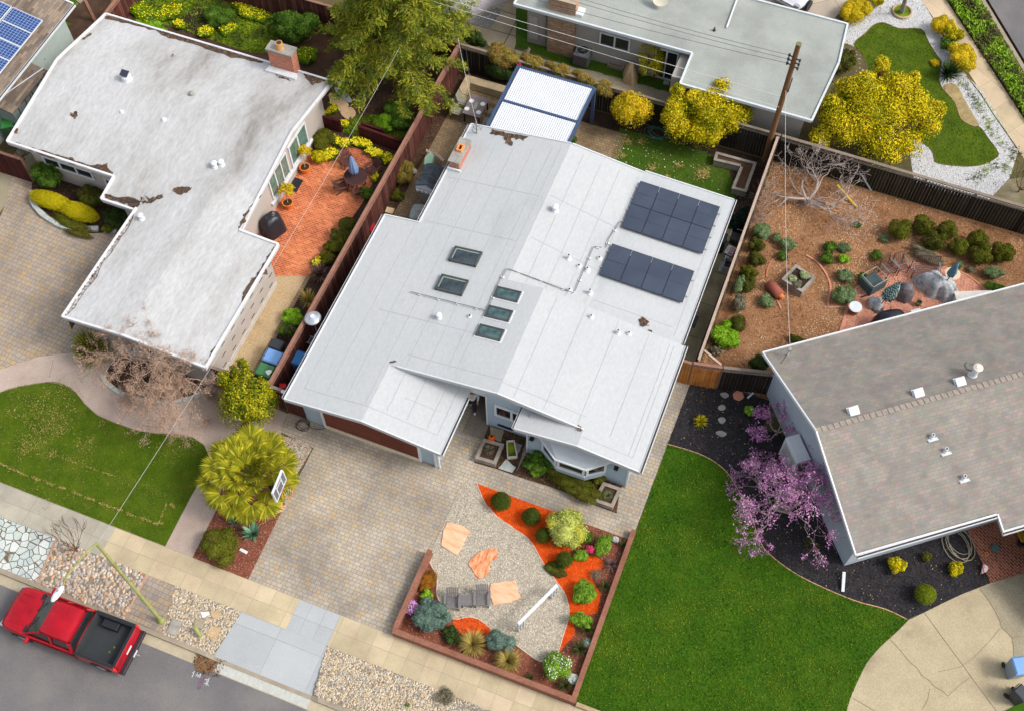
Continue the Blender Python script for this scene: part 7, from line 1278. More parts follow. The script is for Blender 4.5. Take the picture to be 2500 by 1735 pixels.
# ================================================================== plants
LM={
 'ball':leafmat('clipped green',[(50,64,18),(70,84,24),(88,100,34),(60,74,20)]),
 'ballb':leafmat('clipped bright',[(84,100,16),(112,126,26),(136,146,40),(96,110,20)]),
 'lime':leafmat('lime leaves',[(88,124,30),(118,156,44),(146,180,66),(98,134,34)],[(64,96,24),(84,118,32),(110,146,46)],3,.5,.6),
 'bright':leafmat('bright green',[(96,140,20),(124,168,32),(150,188,56)],[(72,110,20),(92,130,26)],2.5,.5,.62),
 'green':leafmat('mid green',[(62,94,26),(82,112,34),(104,132,46)],[(46,70,22),(60,86,26)],2,.45,.6),
 'dark':leafmat('dark green',[(34,48,24),(46,62,28),(60,78,34),(76,94,42)]),
 'blackg':leafmat('blackish green',[(16,26,22),(26,38,32),(36,52,42)]),
 'olive':leafmat('olive leaves',[(70,78,18),(92,98,24),(112,116,34),(84,84,26)],[(86,76,30),(104,92,38),(70,68,22)],2,.45,.62),
 'olived':leafmat('dark olive leaves',[(58,64,20),(76,80,26),(94,96,36)],[(72,62,30),(88,76,38)],2,.48,.62),
 'grey':leafmat('grey green leaves',[(98,120,78),(122,140,96),(142,158,116),(106,124,80)],[(80,102,56),(98,120,68)],3,.45,.6),
 'greyb':leafmat('grey brown twigs',[(108,104,82),(128,122,98),(90,84,66),(146,138,116)]),
 'blue':leafmat('blue green needles',[(92,116,102),(114,138,122),(138,158,144),(76,98,84)],[(56,78,70),(80,104,96)],3,.5,.62),
 'varieg':leafmat('variegated leaves',[(150,160,66),(182,188,92),(206,204,124),(124,140,52)],[(196,178,40),(214,194,56),(150,150,50)],1.2,.5,.66),
 'gold':leafmat('golden leaves',[(206,174,24),(222,192,40),(180,154,20),(160,150,28)],[(112,116,28),(140,134,30),(168,146,34)],1.4,.52,.68),
 'golds':leafmat('golden shoots',[(222,168,30),(236,190,56),(204,150,24),(190,150,30)]),
 'lemon':leafmat('lemon tree leaves',[(186,170,16),(216,196,24),(232,208,40),(140,136,16),(92,98,14)],[(104,114,14),(146,146,20),(186,176,28),(74,84,12)],1.6,.48,.6),
 'lemy':leafmat('lemon tree new growth',[(236,200,26),(244,214,60),(220,188,26)]),
 'citrus':leafmat('citrus leaves',[(92,100,14),(120,126,20),(148,148,26),(172,164,34)],[(66,80,16),(84,96,20),(104,112,22)],1.5,.45,.6),
 'yhedge':leafmat('yellow hedge',[(186,172,14),(204,188,22),(168,158,18),(196,178,30)]),
 'yflow':leafmat('yellow flowers',[(236,216,30),(244,228,60),(228,202,20)]),
 'daisy':leafmat('daisy foliage',[(92,130,18),(118,148,26),(70,104,18),(130,150,30)],[(60,90,20),(80,104,26)],2,.5,.64),
 'vine':leafmat('rusty vine leaves',[(124,116,48),(150,134,60),(98,100,40),(164,122,66)],[(70,84,34),(88,98,42),(150,96,56)],2,.46,.6),
 'pink':leafmat('pink flowers',[(206,52,96),(222,84,120),(186,40,84)]),
 'lilac':leafmat('lilac flowers',[(190,120,190),(208,148,206),(226,196,224)]),
 'white':leafmat('white flowers',[(224,224,206),(236,236,226)]),
 'rust':leafmat('rusty groundcover',[(150,92,30),(172,108,36),(128,80,28),(110,96,36)]),
 'tan':leafmat('tan grass',[(150,132,66),(176,154,82),(120,116,52),(196,170,100)]),
 'grassd':leafmat('dark grass',[(52,60,30),(74,78,40),(96,96,54),(40,46,26)]),
 'agave':leafmat('agave',[(84,124,98),(104,146,116),(124,164,134)]),
 'cordy':leafmat('purple blades',[(92,66,72),(122,92,90),(70,48,58),(150,128,100)]),
 'cyc':leafmat('cycad',[(30,48,20),(44,64,26),(60,80,34)]),
 'palm':leafmat('fan palm',[(128,126,16),(148,142,26),(168,158,44),(104,108,20)]),
 'palmf':leafmat('feather palm',[(90,96,26),(116,118,34),(140,138,50),(70,78,22)]),
 'cedar':leafmat('conifer sprays',[(118,126,30),(142,144,38),(164,158,50),(96,108,30)],[(78,96,32),(96,110,36),(112,124,42)],1.1,.44,.6),
 'maple':leafmat('reddish twigs',[(160,128,106),(178,148,124),(140,110,92),(194,168,146)]),
 'blossom':leafmat('magenta blossom',[(182,104,164),(200,136,186),(216,166,206),(158,98,146)]),
 'succ':leafmat('pale succulent',[(150,160,112),(176,182,140),(120,134,90)]),
}
def S_(o,x,y,rx,h,k,lb,ry=None,**kw):
    ox,oy=o;return shrub(kw.pop('name','shrub'),ox+x/3.1914,oy+y/3.1914,rx/3.1914,h,LM[k],lb,ry=(ry/3.1914 if ry else None),**kw)
def flowers(root,k,n,z=1.0,leaf=.05):
    f=[c for c in root.children if c.name.startswith('foliage')][0];co_=np.empty(len(f.data.vertices)*3,np.float32);f.data.vertices.foreach_get('co',co_);co_=co_.reshape(-1,3);hi=co_[co_[:,2]>np.quantile(co_[:,2],.6)]
    p=hi[rng.integers(0,len(hi),n)]+np.array(root.location)+rng.normal(0,.02,(n,3))+np.array([0,0,.03]);U,V=frame(n,.6);quads('flowers',p,U*leaf/2,V*leaf/2,LM[k],root)['kind']='stuff'
A0,A1_,A2,A3=(0,0),(600,0),(1200,0),(1800,0);B0,B1,B2,B3=(0,400),(600,400),(1200,400),(1800,400);C0,C1,C2,C3=(0,800),(600,800),(1200,800),(1800,800);D0_,D1,D2,D3=(0,1235),(600,1235),(1200,1235),(1800,1235)
gb='clipped balls in the orange mulch'
S_(C1,1990,1352,77,.75,'ball','clipped green ball nearest the driveway in the orange mulch',ball=True,leaf=.04,group=gb);S_(C2,312,1470,72,.7,'ball','clipped green ball second from the driveway, isolated on orange mulch',ball=True,leaf=.04,group=gb)
S_(D2,405,228,62,.7,'ball','clipped green ball partly hidden by the large variegated shrub',ball=True,leaf=.04,group=gb);S_(D2,570,415,64,.7,'ball','clipped green ball below the large variegated shrub',ball=True,leaf=.04,group=gb)
S_(D2,590,170,160,1.35,'varieg','large rounded shrub variegated pale yellow and green in the orange mulch',leaf=.06,lump=12)
S_(D2,745,240,52,.7,'green','small mid green shrub right of the variegated shrub');S_(D2,868,305,68,.7,'lime','oval light green shrub beside the pink azalea',ry=98);r_=S_(D2,765,342,34,.45,'green','small azalea covered in pink flowers',ry=26);flowers(r_,'pink',260);S_(D2,692,380,52,.5,'lime','small lime shrub below the variegated shrub')
S_(D2,495,495,82,.16,'olived','flat olive brown mat plant at the gravel edge',ry=55,ang=-.4,leaf=.04);S_(D2,812,532,50,.35,'greyb','wispy grey lavender tuft in the orange mulch',leaf=.06,asp=.25,core=False,n=500);r_=S_(D2,722,668,95,.75,'lime','round light green shrub in the middle of the orange mulch');S_(D2,700,885,82,.65,'lime','round light green shrub next to the gravel curve',ry=62)
r_=S_(D2,500,1238,115,.85,'lime','round green shrub with white flowers in the corner of the front garden',ry=105);flowers(r_,'white',160,leaf=.045)
for a,r2,h_,k,n_,lb in(((740,955),80,.5,'grassd',110,'dark grass tuft below the light green shrub near the redwood wall'),((880,625),65,.4,'grassd',90,'small dark grass tuft beside the round light green shrub'),((685,1110),88,.5,'grassd',130,'broad green brown grass tuft near the lower redwood wall'),((565,1395),75,.4,'grassd',110,'dark grass tuft at the bottom corner of the front garden'),((930,455),70,.35,'cordy',90,'brown purple grass against the upper redwood wall'),((1025,300),45,.4,'grassd',70,'dark green tuft at the top end of the redwood wall'),((740,1060),45,.3,'agave',50,'small blue grey tuft beside the grey rock'),((300,1335),50,.25,'grassd',60,'dull tuft on redwood mulch near the front wall')):spiky('grass_tuft',*q(*D2,a)[0],r2/3.19,h_,LM[k],lb,n_,.02)
S_(D1,1440,850,150,.8,'blue','big blue green spreading shrub behind the redwood wall corner',ry=120,leaf=.07,asp=.25);spiky('grass_tuft',*q(*D1,(1515,870))[0],24,.95,LM['blue'],'dark centred rosette in the big blue green shrub',90,.03)
S_(D1,1985,1060,105,.7,'blue','second blue green shrub between the two tan grasses',ry=80,leaf=.07,asp=.25);spiky('ornamental_grass',*q(*D1,(1765,1075))[0],42,.75,LM['tan'],'tan green fountain grass in front of the orange mulch crescent',330,.018,droop=.9);spiky('ornamental_grass',*q(*D1,(2040,1205))[0],40,.7,LM['tan'],'tan green fountain grass below the second blue green shrub',300,.018,droop=.9)
S_(D1,1605,1010,70,.4,'dark','low dark green plant between the blue shrub and the tan grass');S_(D1,1425,585,62,.2,'rust','rusty orange ground cover mound along the redwood wall',ry=112,ang=-.35,leaf=.04);S_(D1,1412,690,45,.35,'bright','small bright green tuft above the lilac flowers');r_=S_(D1,1305,795,62,.3,'olived','low plant covered in lilac flowers by the redwood wall',ry=70);flowers(r_,'lilac',420)
S_(C2,370,1065,118,.75,'green','leafy dark green bush under the left lantern',ry=88,leaf=.1);S_(C2,350,1115,52,.45,'bright','small yellow green bush in front of the leafy bush',leaf=.08);S_(C2,640,1205,250,.55,'olive','long low olive hedge below the bay window',ry=85,ang=-.42+.02,lump=14);S_(C2,838,1165,62,.5,'olive','rounded end of the olive hedge beside the planter box')
spiky('planter_plant',*q(*C2,(905,1305))[0],14,.35,LM['grey'],'grey green plant in the planter by the house corner',60,.02,z0=.3);spiky('planter_plant',*q(*C1,(1895,950))[0],16,.35,LM['greyb'],'spiky grey plant in the planter by the entry path',70,.02,z0=.3)
for a,lb in(((430,895),'pale succulent clump on the left in the diamond planter'),((525,872),'pale succulent clump on the right in the diamond planter'),((470,940),'darker succulent at the front of the diamond planter')):S_(B3,*a,38,.22,'succ' if 'pale' in lb else 'greyb',lb,z0=.38,lump=5,leaf=.06,name='succulent')
def fan(mb,c,d,up_,R,n_=22,spread=2.6):
    d=d.normalized();s_=d.cross(up_).normalized();u2=s_.cross(d)
    for k in range(n_):
        a=-spread/2+spread*k/(n_-1);dr_=(d*math.cos(a)+s_*math.sin(a));L=R*random.uniform(.88,1.05);w_=.045*R*1.5;e_=d.cross(dr_);pp=u2.cross(dr_).normalized()*w_
        p1=c+dr_*L*.12;p2=c+dr_*L*.62+u2*(.03 if k%2 else-.01);p3=c+dr_*L-Vector((0,0,.1*L));b0=len(mb.v);mb.v+=[tuple(p1-pp*.25),tuple(p1+pp*.25),tuple(p2+pp),tuple(p2-pp),tuple(p3)];mb.f+=[(b0,b0+1,b0+2,b0+3),(b0+3,b0+2,b0+4)]
c=P(612,1160,1.3);t=thing('fan_palm','large yellow green fan palm at the driveway edge','palm',(c.x,c.y,0));MB().tube([(c.x,c.y,0),(c.x+.05,c.y,1.5)],[.24,.2],12).build('trunk',m['bark'],t)
pt=MB()
for k in range(46):
    a=k*2.4;lv=k/46;el=1.25-1.5*lv;R=.5+1.05*min(1,lv*1.6);dr_=Vector((math.cos(a)*math.cos(el),math.sin(a)*math.cos(el),math.sin(el)));b=Vector((c.x,c.y,1.45));e_=b+dr_*R;pt.tube([b,b.lerp(e_,.6)+Vector((0,0,.12)),e_],[.02,.015,.01],4)
    f_=MB();fan(f_,e_,(dr_+Vector((0,0,-.15))).normalized(),Vector((0,0,1))if abs(el)<1.0 else Vector((math.cos(a),math.sin(a),.3)),random.uniform(.6,.78),24,3.6);f_.build('frond',LM['palm'],t)
pt.build('stalks',m['gM'],t)
spiky('agave',*q(*D0_,(1965,205))[0],31,.7,LM['agave'],'blue green agave rosette with broad leaves below the fan palm',46,.11,droop=.2);spiky('agave',*q(*D0_,(1840,110))[0],24,.6,LM['agave'],'second agave half hidden under the fan palm',34,.1,droop=.2);spiky('agave',*q(*C1,(560,1255)if False else(330,1110))[0],16,.5,LM['agave'],'small agave behind the basketball backboard',26,.07,droop=.2)
S_(D0_,1732,300,148,.9,'olive','yellow olive shrub in the redwood mulch near the sidewalk',lump=11,leaf=.06);spiky('bromeliad',695,1200,13,.4,leafmat('pink blades',[(196,130,142),(220,176,180),(150,90,110)]),'pink striped spiky plant beside the basketball pole',34,.04,droop=.2)
def tree(name,label,bl,n,leaf,mat,trunk,h,asp=.55,tr=.12,extra=None,cat='tree',core=.6,kk=None,shell=.55):
    x,y=trunk;t=thing(name,label,cat,(x,y,0));tb_=MB().tube([(x,y,0),(x+.05,y,h*.45)],[tr,tr*.8],8);
    for b in bl:tb_.tube([(x+.05,y,h*.4),((x+b[0])/2,(y+b[1])/2,h*.5+b[2]*.15),(b[0],b[1],b[2])],[tr*.6,tr*.4,tr*.15],6)
    tb_.build('trunk',m['bark'],t);Cn,U,V=blobs_leaves(bl,n,leaf,asp,shell,up=-.6);quads('crown',Cn,U,V,mat,t,merge([icore(b[0],b[1],b[2],b[3]*core,b[4]*core,b[5]*core,.15)for b in bl])if core else None)
    if extra:
        for nm,k,bb,nn,lf in extra:Cn,U,V=blobs_leaves(bb,nn,lf,asp,.85,up=.1);quads(nm,Cn,U,V,k,t)['kind']='stuff'
    return t
def blob(px,py,z,r,rz=None,ry=None):c=P(px,py,z);s_=ppm(c);return(c.x,c.y,z,r/s_,(ry or r)/s_,rz or r/s_*.8)
def lumps(bl,n,f=.42):
    out=[]
    for b in bl:
        for k in range(n):
            d=np.array([random.gauss(0,1)for _ in range(3)]);d/=np.linalg.norm(d);d[2]=abs(d[2])*.9-.1;s_=random.uniform(f*.7,f*1.25);out.append((b[0]+d[0]*b[3]*.72,b[1]+d[1]*b[4]*.72,b[2]+d[2]*b[5]*.72,b[3]*s_,b[4]*s_,b[5]*s_))
    return out
bc_=[blob(600,985,1.5,70,1.2),blob(635,985,1.4,45,.9),blob(580,940,1.7,44,1.1),blob(588,905,2.0,24,.8),blob(645,965,1.6,38,.8)];bl=lumps(bc_,9);c=P(608,1010,0)
tree('citrus_tree','citrus tree with yellow fruit between the carts and the fan palm',bc_[:2]+bl,15000,.085,LM['citrus'],(c.x,c.y),2.6,extra=[('fruit',LM['golds'],bl[:30],420,.07)])
def conifer(x,y,h,R,label):
    t=thing('conifer',label,'tree',(x,y,0));MB().tube([(x,y,0),(x+.1,y,h*.5),(x+.15,y+.1,h)],[.42,.26,.04],10).build('trunk',plain('red brown bark',(98,58,40),.25,6,30),t)
    lb_=MB();Cs=[];Ds=[];z=1.9
    while z<h:
        f_=1-(z-1.5)/(h-1.2);n_=random.randint(6,8)
        for k in range(n_):
            a=random.uniform(0,6.28);L=R*(f_**.75)*random.uniform(.7,1.1);z1=z+random.uniform(-.2,.2);pts=[]
            for j in range(6):s_=j/5;pts.append(Vector((x+.1+L*s_*math.cos(a),y+L*s_*math.sin(a),max(.5,z1+.35*L*s_*(1-1.15*s_)))))
            lb_.tube(pts,[.055*f_+.015,.04,.03,.02,.012,.006],4,False)
            for j in range(1,6):
                for q_ in range(int(5+L*3.2)):
                    s_=random.uniform((j-1)/5,j/5);p=pts[j-1].lerp(pts[j],s_*5-(j-1));sa=a+random.choice((-1,1))*random.uniform(.5,1.2);l2=random.uniform(.25,.75)*(1.1-s_*.6);dd_=Vector((math.cos(sa),math.sin(sa),random.uniform(-.55,.05)))
                    m_=14;tt=np.random.default_rng(len(Cs)).uniform(.1,1,(m_,1));b_=np.array(p)+np.array(dd_)*l2*tt;Cs.append(b_+rng.normal(0,.07,(m_,3)));Ds.append(np.repeat(np.array([dd_]),m_,0))
        z+=.42+.12*random.random()
    lb_.build('limbs',plain('pale twig',(150,128,100),.2),t);Cn=np.concatenate(Cs);D_=np.concatenate(Ds)+rng.normal(0,.45,(len(Cn),3));D_/=np.linalg.norm(D_,axis=1)[:,None];t_=rng.normal(size=D_.shape);V=np.cross(D_,t_);V/=np.linalg.norm(V,axis=1)[:,None];k=rng.uniform(.6,1.4,(len(Cn),1))
    quads('crown',Cn,D_*.085*k,V*.02*k,LM['cedar'],t);return t
conifer(-20.9,37.4,11.2,4.6,'tall yellow green conifer spreading over the long fence at the top')
t2=P(1105,30,3);t=thing('slender_tree','thin bare trunk with sparse green tufts right of the conifer','tree',(*P(1104,118,0)[:2],0));MB().tube([P(1112,128,0),P(1102,60,2.5),P(1096,-20,5)],[.1,.09,.07],7).build('trunk',m['bark'],t)
bl=[blob(1130,20,3.2,22,.4),blob(1155,10,3.2,18,.3),blob(1120,60,2.2,24,.5),blob(1090,80,1.8,26,.5),blob(1142,42,2.8,14,.3)];Cn,U,V=blobs_leaves(bl,1500,.13,.2,.2);quads('crown',Cn,U,V,LM['cedar'],t)
bg_=[blob(1541,268,1.5,46,.85),blob(1518,262,1.6,28,.6),blob(1568,272,1.5,28,.6)];c=P(1545,305,0);bl=lumps(bg_,8,.45)
tree('golden_shrub','golden topped round shrub just right of the pergola',bg_+bl,8500,.08,LM['gold'],(c.x,c.y),1.8,extra=[('new_growth',LM['golds'],bl[::2],1600,.07)],cat='shrub')
bg_=[blob(1652,280,1.7,34,1.1,52),blob(1745,275,1.8,66,1.2),blob(1790,285,1.6,42,1.0),blob(1720,320,1.3,44,.9),blob(1660,315,1.2,38,.8),blob(1700,255,2.2,36,.8),blob(1762,222,2.5,26,.7),blob(1655,228,2.4,18,.6)];c=P(1715,345,0);bl=lumps(bg_,7,.45)
tree('citrus_tree','broad yellow green citrus hedge tree left of the wooden pole',bg_+bl,34000,.08,LM['lemon'],(c.x,c.y),2.6,extra=[('new_growth',LM['lemy'],bl[::2],5200,.07)])
bg_=[blob(2130,280,2.3,82,1.5),blob(2060,300,2.0,58,1.2),blob(2220,270,2.2,60,1.2),blob(2250,300,1.9,48,1),blob(2110,230,3.0,52,1.1),blob(2180,220,3.0,46,1),blob(2150,355,1.5,60,.9),blob(2210,350,1.5,48,.8),blob(2010,335,1.5,34,.7),blob(2030,262,2.4,30,.8),blob(2060,225,2.6,30,.8),blob(2150,170,3.4,22,.8),blob(2225,205,3.0,20,.8),blob(2288,268,2.4,22,.5),blob(1995,240,2.3,20,.5)];c=P(2120,375,0);bl=lumps(bg_,9,.4)
tree('lemon_tree','very large yellow green lemon tree at the corner of the gravel roofed house',bl+bg_,60000,.085,LM['lemon'],(c.x,c.y),3.6,tr=.2,extra=[('new_growth',LM['lemy'],bl,11000,.075),('pale_fruit',LM['white'],bl[::9],60,.09)],core=.5)
bg_=[blob(1592,135,1.6,38,.8),blob(1630,120,1.8,28,.6),blob(1590,165,1.1,32,.6),blob(1605,98,2.0,20,.5)];c=P(1594,196,0);tree('weeping_tree','small yellow green weeping tree by the far house door',lumps(bg_,9,.48),8500,.09,LM['lemon'],(c.x,c.y),2.0,.22,.07,core=None)
S_(A3,930,80,95,.9,'gold','golden hedge touching the gravel roof corner at the top',ry=165,ang=-1.15+.5,lump=14,leaf=.07,name='hedge');S_(A3,1095,10,45,.7,'lemon','small yellow green shrub at the top beside the golden hedge')
S_(A3,1590,195,80,1.0,'gold','rounded golden shrub at the upper end of the sidewalk hedge',leaf=.07);S_(A3,1690,275,72,.9,'lemon','greener middle part of the hedge beside the corner sidewalk',ry=62);S_(A3,1760,450,98,1.0,'gold','long golden clipped hedge end beside the dark cycad',ry=150,ang=.42,lump=12,leaf=.06,name='hedge');S_(A3,1635,340,50,.6,'green','dark green filler shrub between the golden hedge parts',ry=70)
spiky('cycad',*q(*A3,(1645,570))[0],36,.9,LM['cyc'],'dark green spiky cycad on the corner lawn edge',170,.05,droop=.8);S_(A3,830,480,78,.8,'olived','dry olive brown shrub along the gravel roofed house wall',ry=150,ang=-.35,lump=12)
S_(A3,1545,492,36,.25,'gold','small round golden plant in a ring on the lawn edge',leaf=.05);c=P(*q(*A3,(1280,100))[0]);t=thing('potted_tree','thin pale tree trunk in a round stone ring on white gravel','tree',(c.x,c.y,0));MB().tube([(c.x+.5*math.cos(a*.3),c.y+.5*math.sin(a*.3),.1)for a in range(22)],.06,6).build('stone_ring',m['conct'],t);MB().cyl(c.x,c.y,0,.08,.46,n=16).build('soil',m['moss'],t);MB().tube([(c.x,c.y,0),P(*q(*A3,(1318,-30))[0],1.8)],[.14,.1],8).build('trunk',m['gwood'],t)
S_(C0,715,130,80,1.2,'palmf','upper part of the feathery palm by the garage corner',lump=6,leaf=.2,asp=.08,n=1500,core=False,ry=80)if False else None
spiky('feather_palm',*q(*C0,(715,185))[0],50,1.7,LM['palmf'],'small feathery olive green palm at the stained garage corner',520,.035,droop=.75,curl=.5,segs=5,up=.5)
S_(B0,375,90,118,1.4,'green','dark green shrub at the upper end of the yellow hedge',ry=100,leaf=.07,lump=10)
for i,(x,y,rx,ry,an)in enumerate(((400,290,190,70,-.72),(610,375,175,72,-.1))):S_(B0,x,y,rx,.8,'yhedge',('upper left half of the curved bright yellow hedge','lower right half of the curved bright yellow hedge')[i],ry=ry,ang=an-.38,ball=True,leaf=.05,name='hedge')
S_(B0,560,470,200,.35,'olive','olive green skirt of leaves below the yellow hedge',ry=45,ang=-.5,lump=12);S_(B0,710,270,100,.9,'olived','olive brown shrub behind the yellow hedge',lump=9);S_(B0,905,430,95,.7,'dark','dark green shrub in the angle of the stained roof',ry=90);S_(B0,850,500,50,.5,'olive','small olive plant at the end of the stone border');S_(B0,810,130,50,.5,'olived','brown green plant below the small corner window')
def baretree(name,label,base,crown_px,hh,L,r0,depth,mat,n0=3,spread=.6,up=.1,twig=None,nt_=0,tl=.05,keep=.76,cat='tree',lean=None,z0=.25,crook=.18):
    b=P(*base);c=P(*crown_px,hh);t=thing(name,label,cat,(b.x,b.y,0));out=[];tips=[];MB().tube([b,b+Vector((0,0,z0)),b+Vector((0,0,z0))+(c-b)*.12],[r0*1.2,r0,r0*.8],8).build('trunk',mat,t)
    for k in range(n0):
        a=2*math.pi*k/n0+random.uniform(-.3,.3);d=((c-b).normalized()*.75+Vector((math.cos(a),math.sin(a),.15))*.85).normalized();branches(b+Vector((0,0,z0)),d,L*random.uniform(.85,1.1),r0*.7,depth,out,tips,spread,up,(2,3),keep,crook)
    mb=MB();[mb.tube(p,[max(x,.006)for x in r2],5 if dp>1 else 3,False)for p,r2,dp in out];mb.build('branches',mat,t)
    if twig:
        T=np.array([tuple(x[0])for x in tips]);p=T[rng.integers(0,len(T),nt_)]+rng.normal(0,.07,(nt_,3));p[:,2]=np.maximum(p[:,2],.03);U,V=frame(nt_,1.2);k=rng.uniform(.5,1.4,(nt_,1));quads('crown',p,U*tl*k,V*tl*k*(.2 if 'twig' in twig[0]else.7),twig[1],t)
    return t
gt_=plain('grey twig',(158,144,136),.15)
baretree('maple_tree','wide low reddish brown bare maple in front of the stained garage',(432,950),(385,915),1.6,1.4,.11,5,plain('maple twig',(162,140,126),.2),8,.8,.02,('twigs',LM['maple']),42000,.034,crook=.24)
baretree('bare_tree','grey leafless tree on the wood chip yard by the dark fences',(1968,500),(1985,430),2.2,1.3,.12,5,gt_,8,.8,.06,crook=.3,keep=.76)
baretree('redbud_tree','pink flowering redbud tree beside the grey gable wall',(1925,1250),(1880,1185),1.7,.98,.09,5,gt_,8,.75,.02,('blossom',LM['blossom']),9000,.032,crook=.2,keep=.78)
baretree('redbud_tree','small pink flowering branches at the wall air conditioner',(1895,1060),(1862,1030),1.6,.6,.05,3,gt_,4,.7,.05,('blossom',LM['blossom']),1500,.036)
for b_,c_,h_,lb in(((190,1345),(165,1305),1.3,'upright bare twiggy shrub beside the street lamp'),((60,390),(75,385),1.0,'bare brown twiggy shrub against the dark red fence'),((2485,470),(2480,430),1.4,'thin bare sapling at the right edge near the corner gravel')):baretree('bare_shrub',lb,b_,c_,h_,.6,.03,3,m['bark'],7,.45,.35,keep=.85,cat='shrub',crook=.12)
def daisy(o,x,y,rx,ry,lb,h=.35,nf=300,k='daisy'):r_=S_(o,x,y,rx,h,k,lb,ry=ry,leaf=.06,lump=9,name='flowering_plant');flowers(r_,'yflow',nf,leaf=.06)
daisy(A0,1150,100,150,80,'yellow daisy patch nearest the yellow pipe',nf=160);daisy(A0,1335,85,90,110,'yellow daisy mound left of the dark bare soil patch',nf=240);daisy(A0,1400,195,50,40,'small yellow daisy clump just above the stained roof edge',nf=140);daisy(A0,1600,250,75,55,'yellow daisy clump in the middle above the stained roof',nf=190);daisy(A0,1780,225,80,70,'yellow daisy clump right of centre above the stained roof',nf=170);daisy(A0,1960,80,190,40,'strip of yellow daisies along the tall red fence',nf=260)
daisy(A1_,60,130,130,35,'yellow daisies at the end of the strip by the tall red fence',nf=160);S_(A0,1700,130,130,.8,'green','loose dark green bush among the yellow daisies',ry=95);S_(A0,1180,190,120,.3,'bright','lime mossy mound by the red fence and stained roof',ry=45);sheet('bare_soil',smooth(G(q(0,0,(1480,90),(1560,70),(1640,120),(1560,230),(1460,260),(1400,170))),3,True),.03,m['dsoil']);S_(A1_,380,215,185,1.6,'green','large dark green shrub between the brick chimney and the conifer',ry=120,lump=12,leaf=.08);daisy(A1_,470,440,90,80,'green bush dotted with yellow right of the brick chimney',nf=70,h=.6)
daisy(A1_,655,1200,70,60,'yellow daisies at the left end of the patio flower border',nf=330);daisy(A1_,735,1110,85,50,'yellow daisies at the top of the patio flower border',nf=420);daisy(A1_,890,1120,90,38,'yellow daisies above the closed blue parasol',nf=360);daisy(A1_,1010,1195,75,45,'yellow daisies right of the closed blue parasol',nf=330);daisy(A1_,1110,1240,45,60,'yellow daisies against the long fence',nf=150);daisy(A1_,765,970,45,38,'yellow daisy clump between the low slatted fences',nf=200);daisy(A1_,690,850,40,35,'yellow daisy clump beside the tan flagstones',nf=150);daisy(A1_,640,880,25,35,'tiny yellow daisy clump against the taupe wall',nf=60);daisy(A1_,1145,810,42,35,'yellow daisy clump under the conifer',nf=130)
S_(A1_,600,1085,90,.9,'olive','olive shrub against the corner of the taupe wall',ry=100);S_(A1_,570,1225,60,.6,'lemon','yellowish bush beside the potted citrus');S_(A1_,1195,850,105,.8,'green','green shrub under the right side of the conifer');S_(A1_,1220,960,85,.7,'green','lower green shrub beside the long fence under the conifer',ry=75);S_(A1_,1085,960,85,.5,'bright','lime green mound behind the low slatted fence')
for pt_,pl2,r2,lb in(((460,1305),(450,1200),68,'potted citrus with golden leaves nearer the yellow daisies'),((325,1580),(315,1500),58,'potted citrus with golden leaves nearer the covered grill')):
    c=P(*q(*A1_,pt_)[0],.35);c2=P(*q(*A1_,pl2)[0],.95);t=thing('potted_citrus',lb,'potted plant',(c.x,c.y,0));MB().lathe(c.x,c.y,[(.2,0),(.27,.36),(.28,.4),(.23,.4),(.22,.34)],20).build('pot',plain('orange clay pot',(214,120,44),.08),t);MB().cyl(c.x,c.y,.3,.345,.22,n=14).build('soil',m['dsoil'],t);MB().tube([(c.x,c.y,.3),(c2.x,c2.y,1.0)],[.025,.015],6).build('stem',m['gwood'],t)
    Cn,U,V=blobs_leaves(lumps([(c2.x,c2.y,1.1,.38,.38,.3)],8,.5),900,.08,.5,.3);quads('foliage',Cn,U,V,LM['gold'],t)
for x,y,rx,ry,k,lb in((790,470,70,70,'olived','olive shrub at the brick patio edge, uppermost of four by the long fence'),(740,560,85,60,'olived','olive shrub, second down of four by the long fence'),(690,640,75,65,'olive','olive shrub, third down of four by the long fence'),(640,735,60,60,'olive','olive shrub, lowest of four by the long fence'),(370,1200,78,70,'bright','bright green leafy plant between purple plants'),(330,1300,60,60,'green','green plant above the charcoal cart'),(950,235,50,55,'green','teal green plant below the dark brown chairs'),(830,560,50,60,'olived','dark plant squeezed against the long fence')):S_(B1,x,y,rx,.6,k,lb,ry=ry,lump=7)
daisy(B1,555,770,48,45,'yellow flowering clump at the end of the brick patio',nf=180);daisy(B1,1010,110,25,60,'yellow flowers between a brown chair and the long fence',nf=110)
spiky('cordyline',*q(*B1,(575,855))[0],29,.9,LM['cordy'],'purple spiky plant at the top of the strip beside the tan path',130,.03,droop=.7);spiky('cordyline',*q(*B1,(490,1055))[0],28,.8,LM['tan'],'brown and green spiky grass in the strip beside the tan path',130,.026,droop=.7);spiky('cordyline',*q(*B1,(350,1330))[0],20,.7,LM['cordy'],'purple spiky plant just above the charcoal cart',90,.03,droop=.7)
S_(A1_,1225,1340,88,1.0,'vine','brown green bush beside the mint slide',lump=10);S_(A1_,1185,1525,48,.4,'olive','small green plant in the narrow bed along the long fence');S_(A1_,1770,300,100,1.2,'dark','dark ivy on top of the back fence by the slate cover',ry=48,z0=.9)
for x,y,rx,ry,lb in((90,450,130,90,'large rusty green vine mass on the back fence left of the pergola'),(320,500,110,55,'vine on the back fence behind the left end of the pergola'),(520,560,120,52,'vine on the back fence behind the middle of the pergola'),(720,630,110,52,'vine on the back fence behind the right end of the pergola'),(880,690,90,60,'vine on the back fence at the golden shrub')):S_(A2,x,y,rx,.9,'vine',lb,ry=ry,z0=1.15,ang=-.35,lump=10,name='vine',leaf=.07)
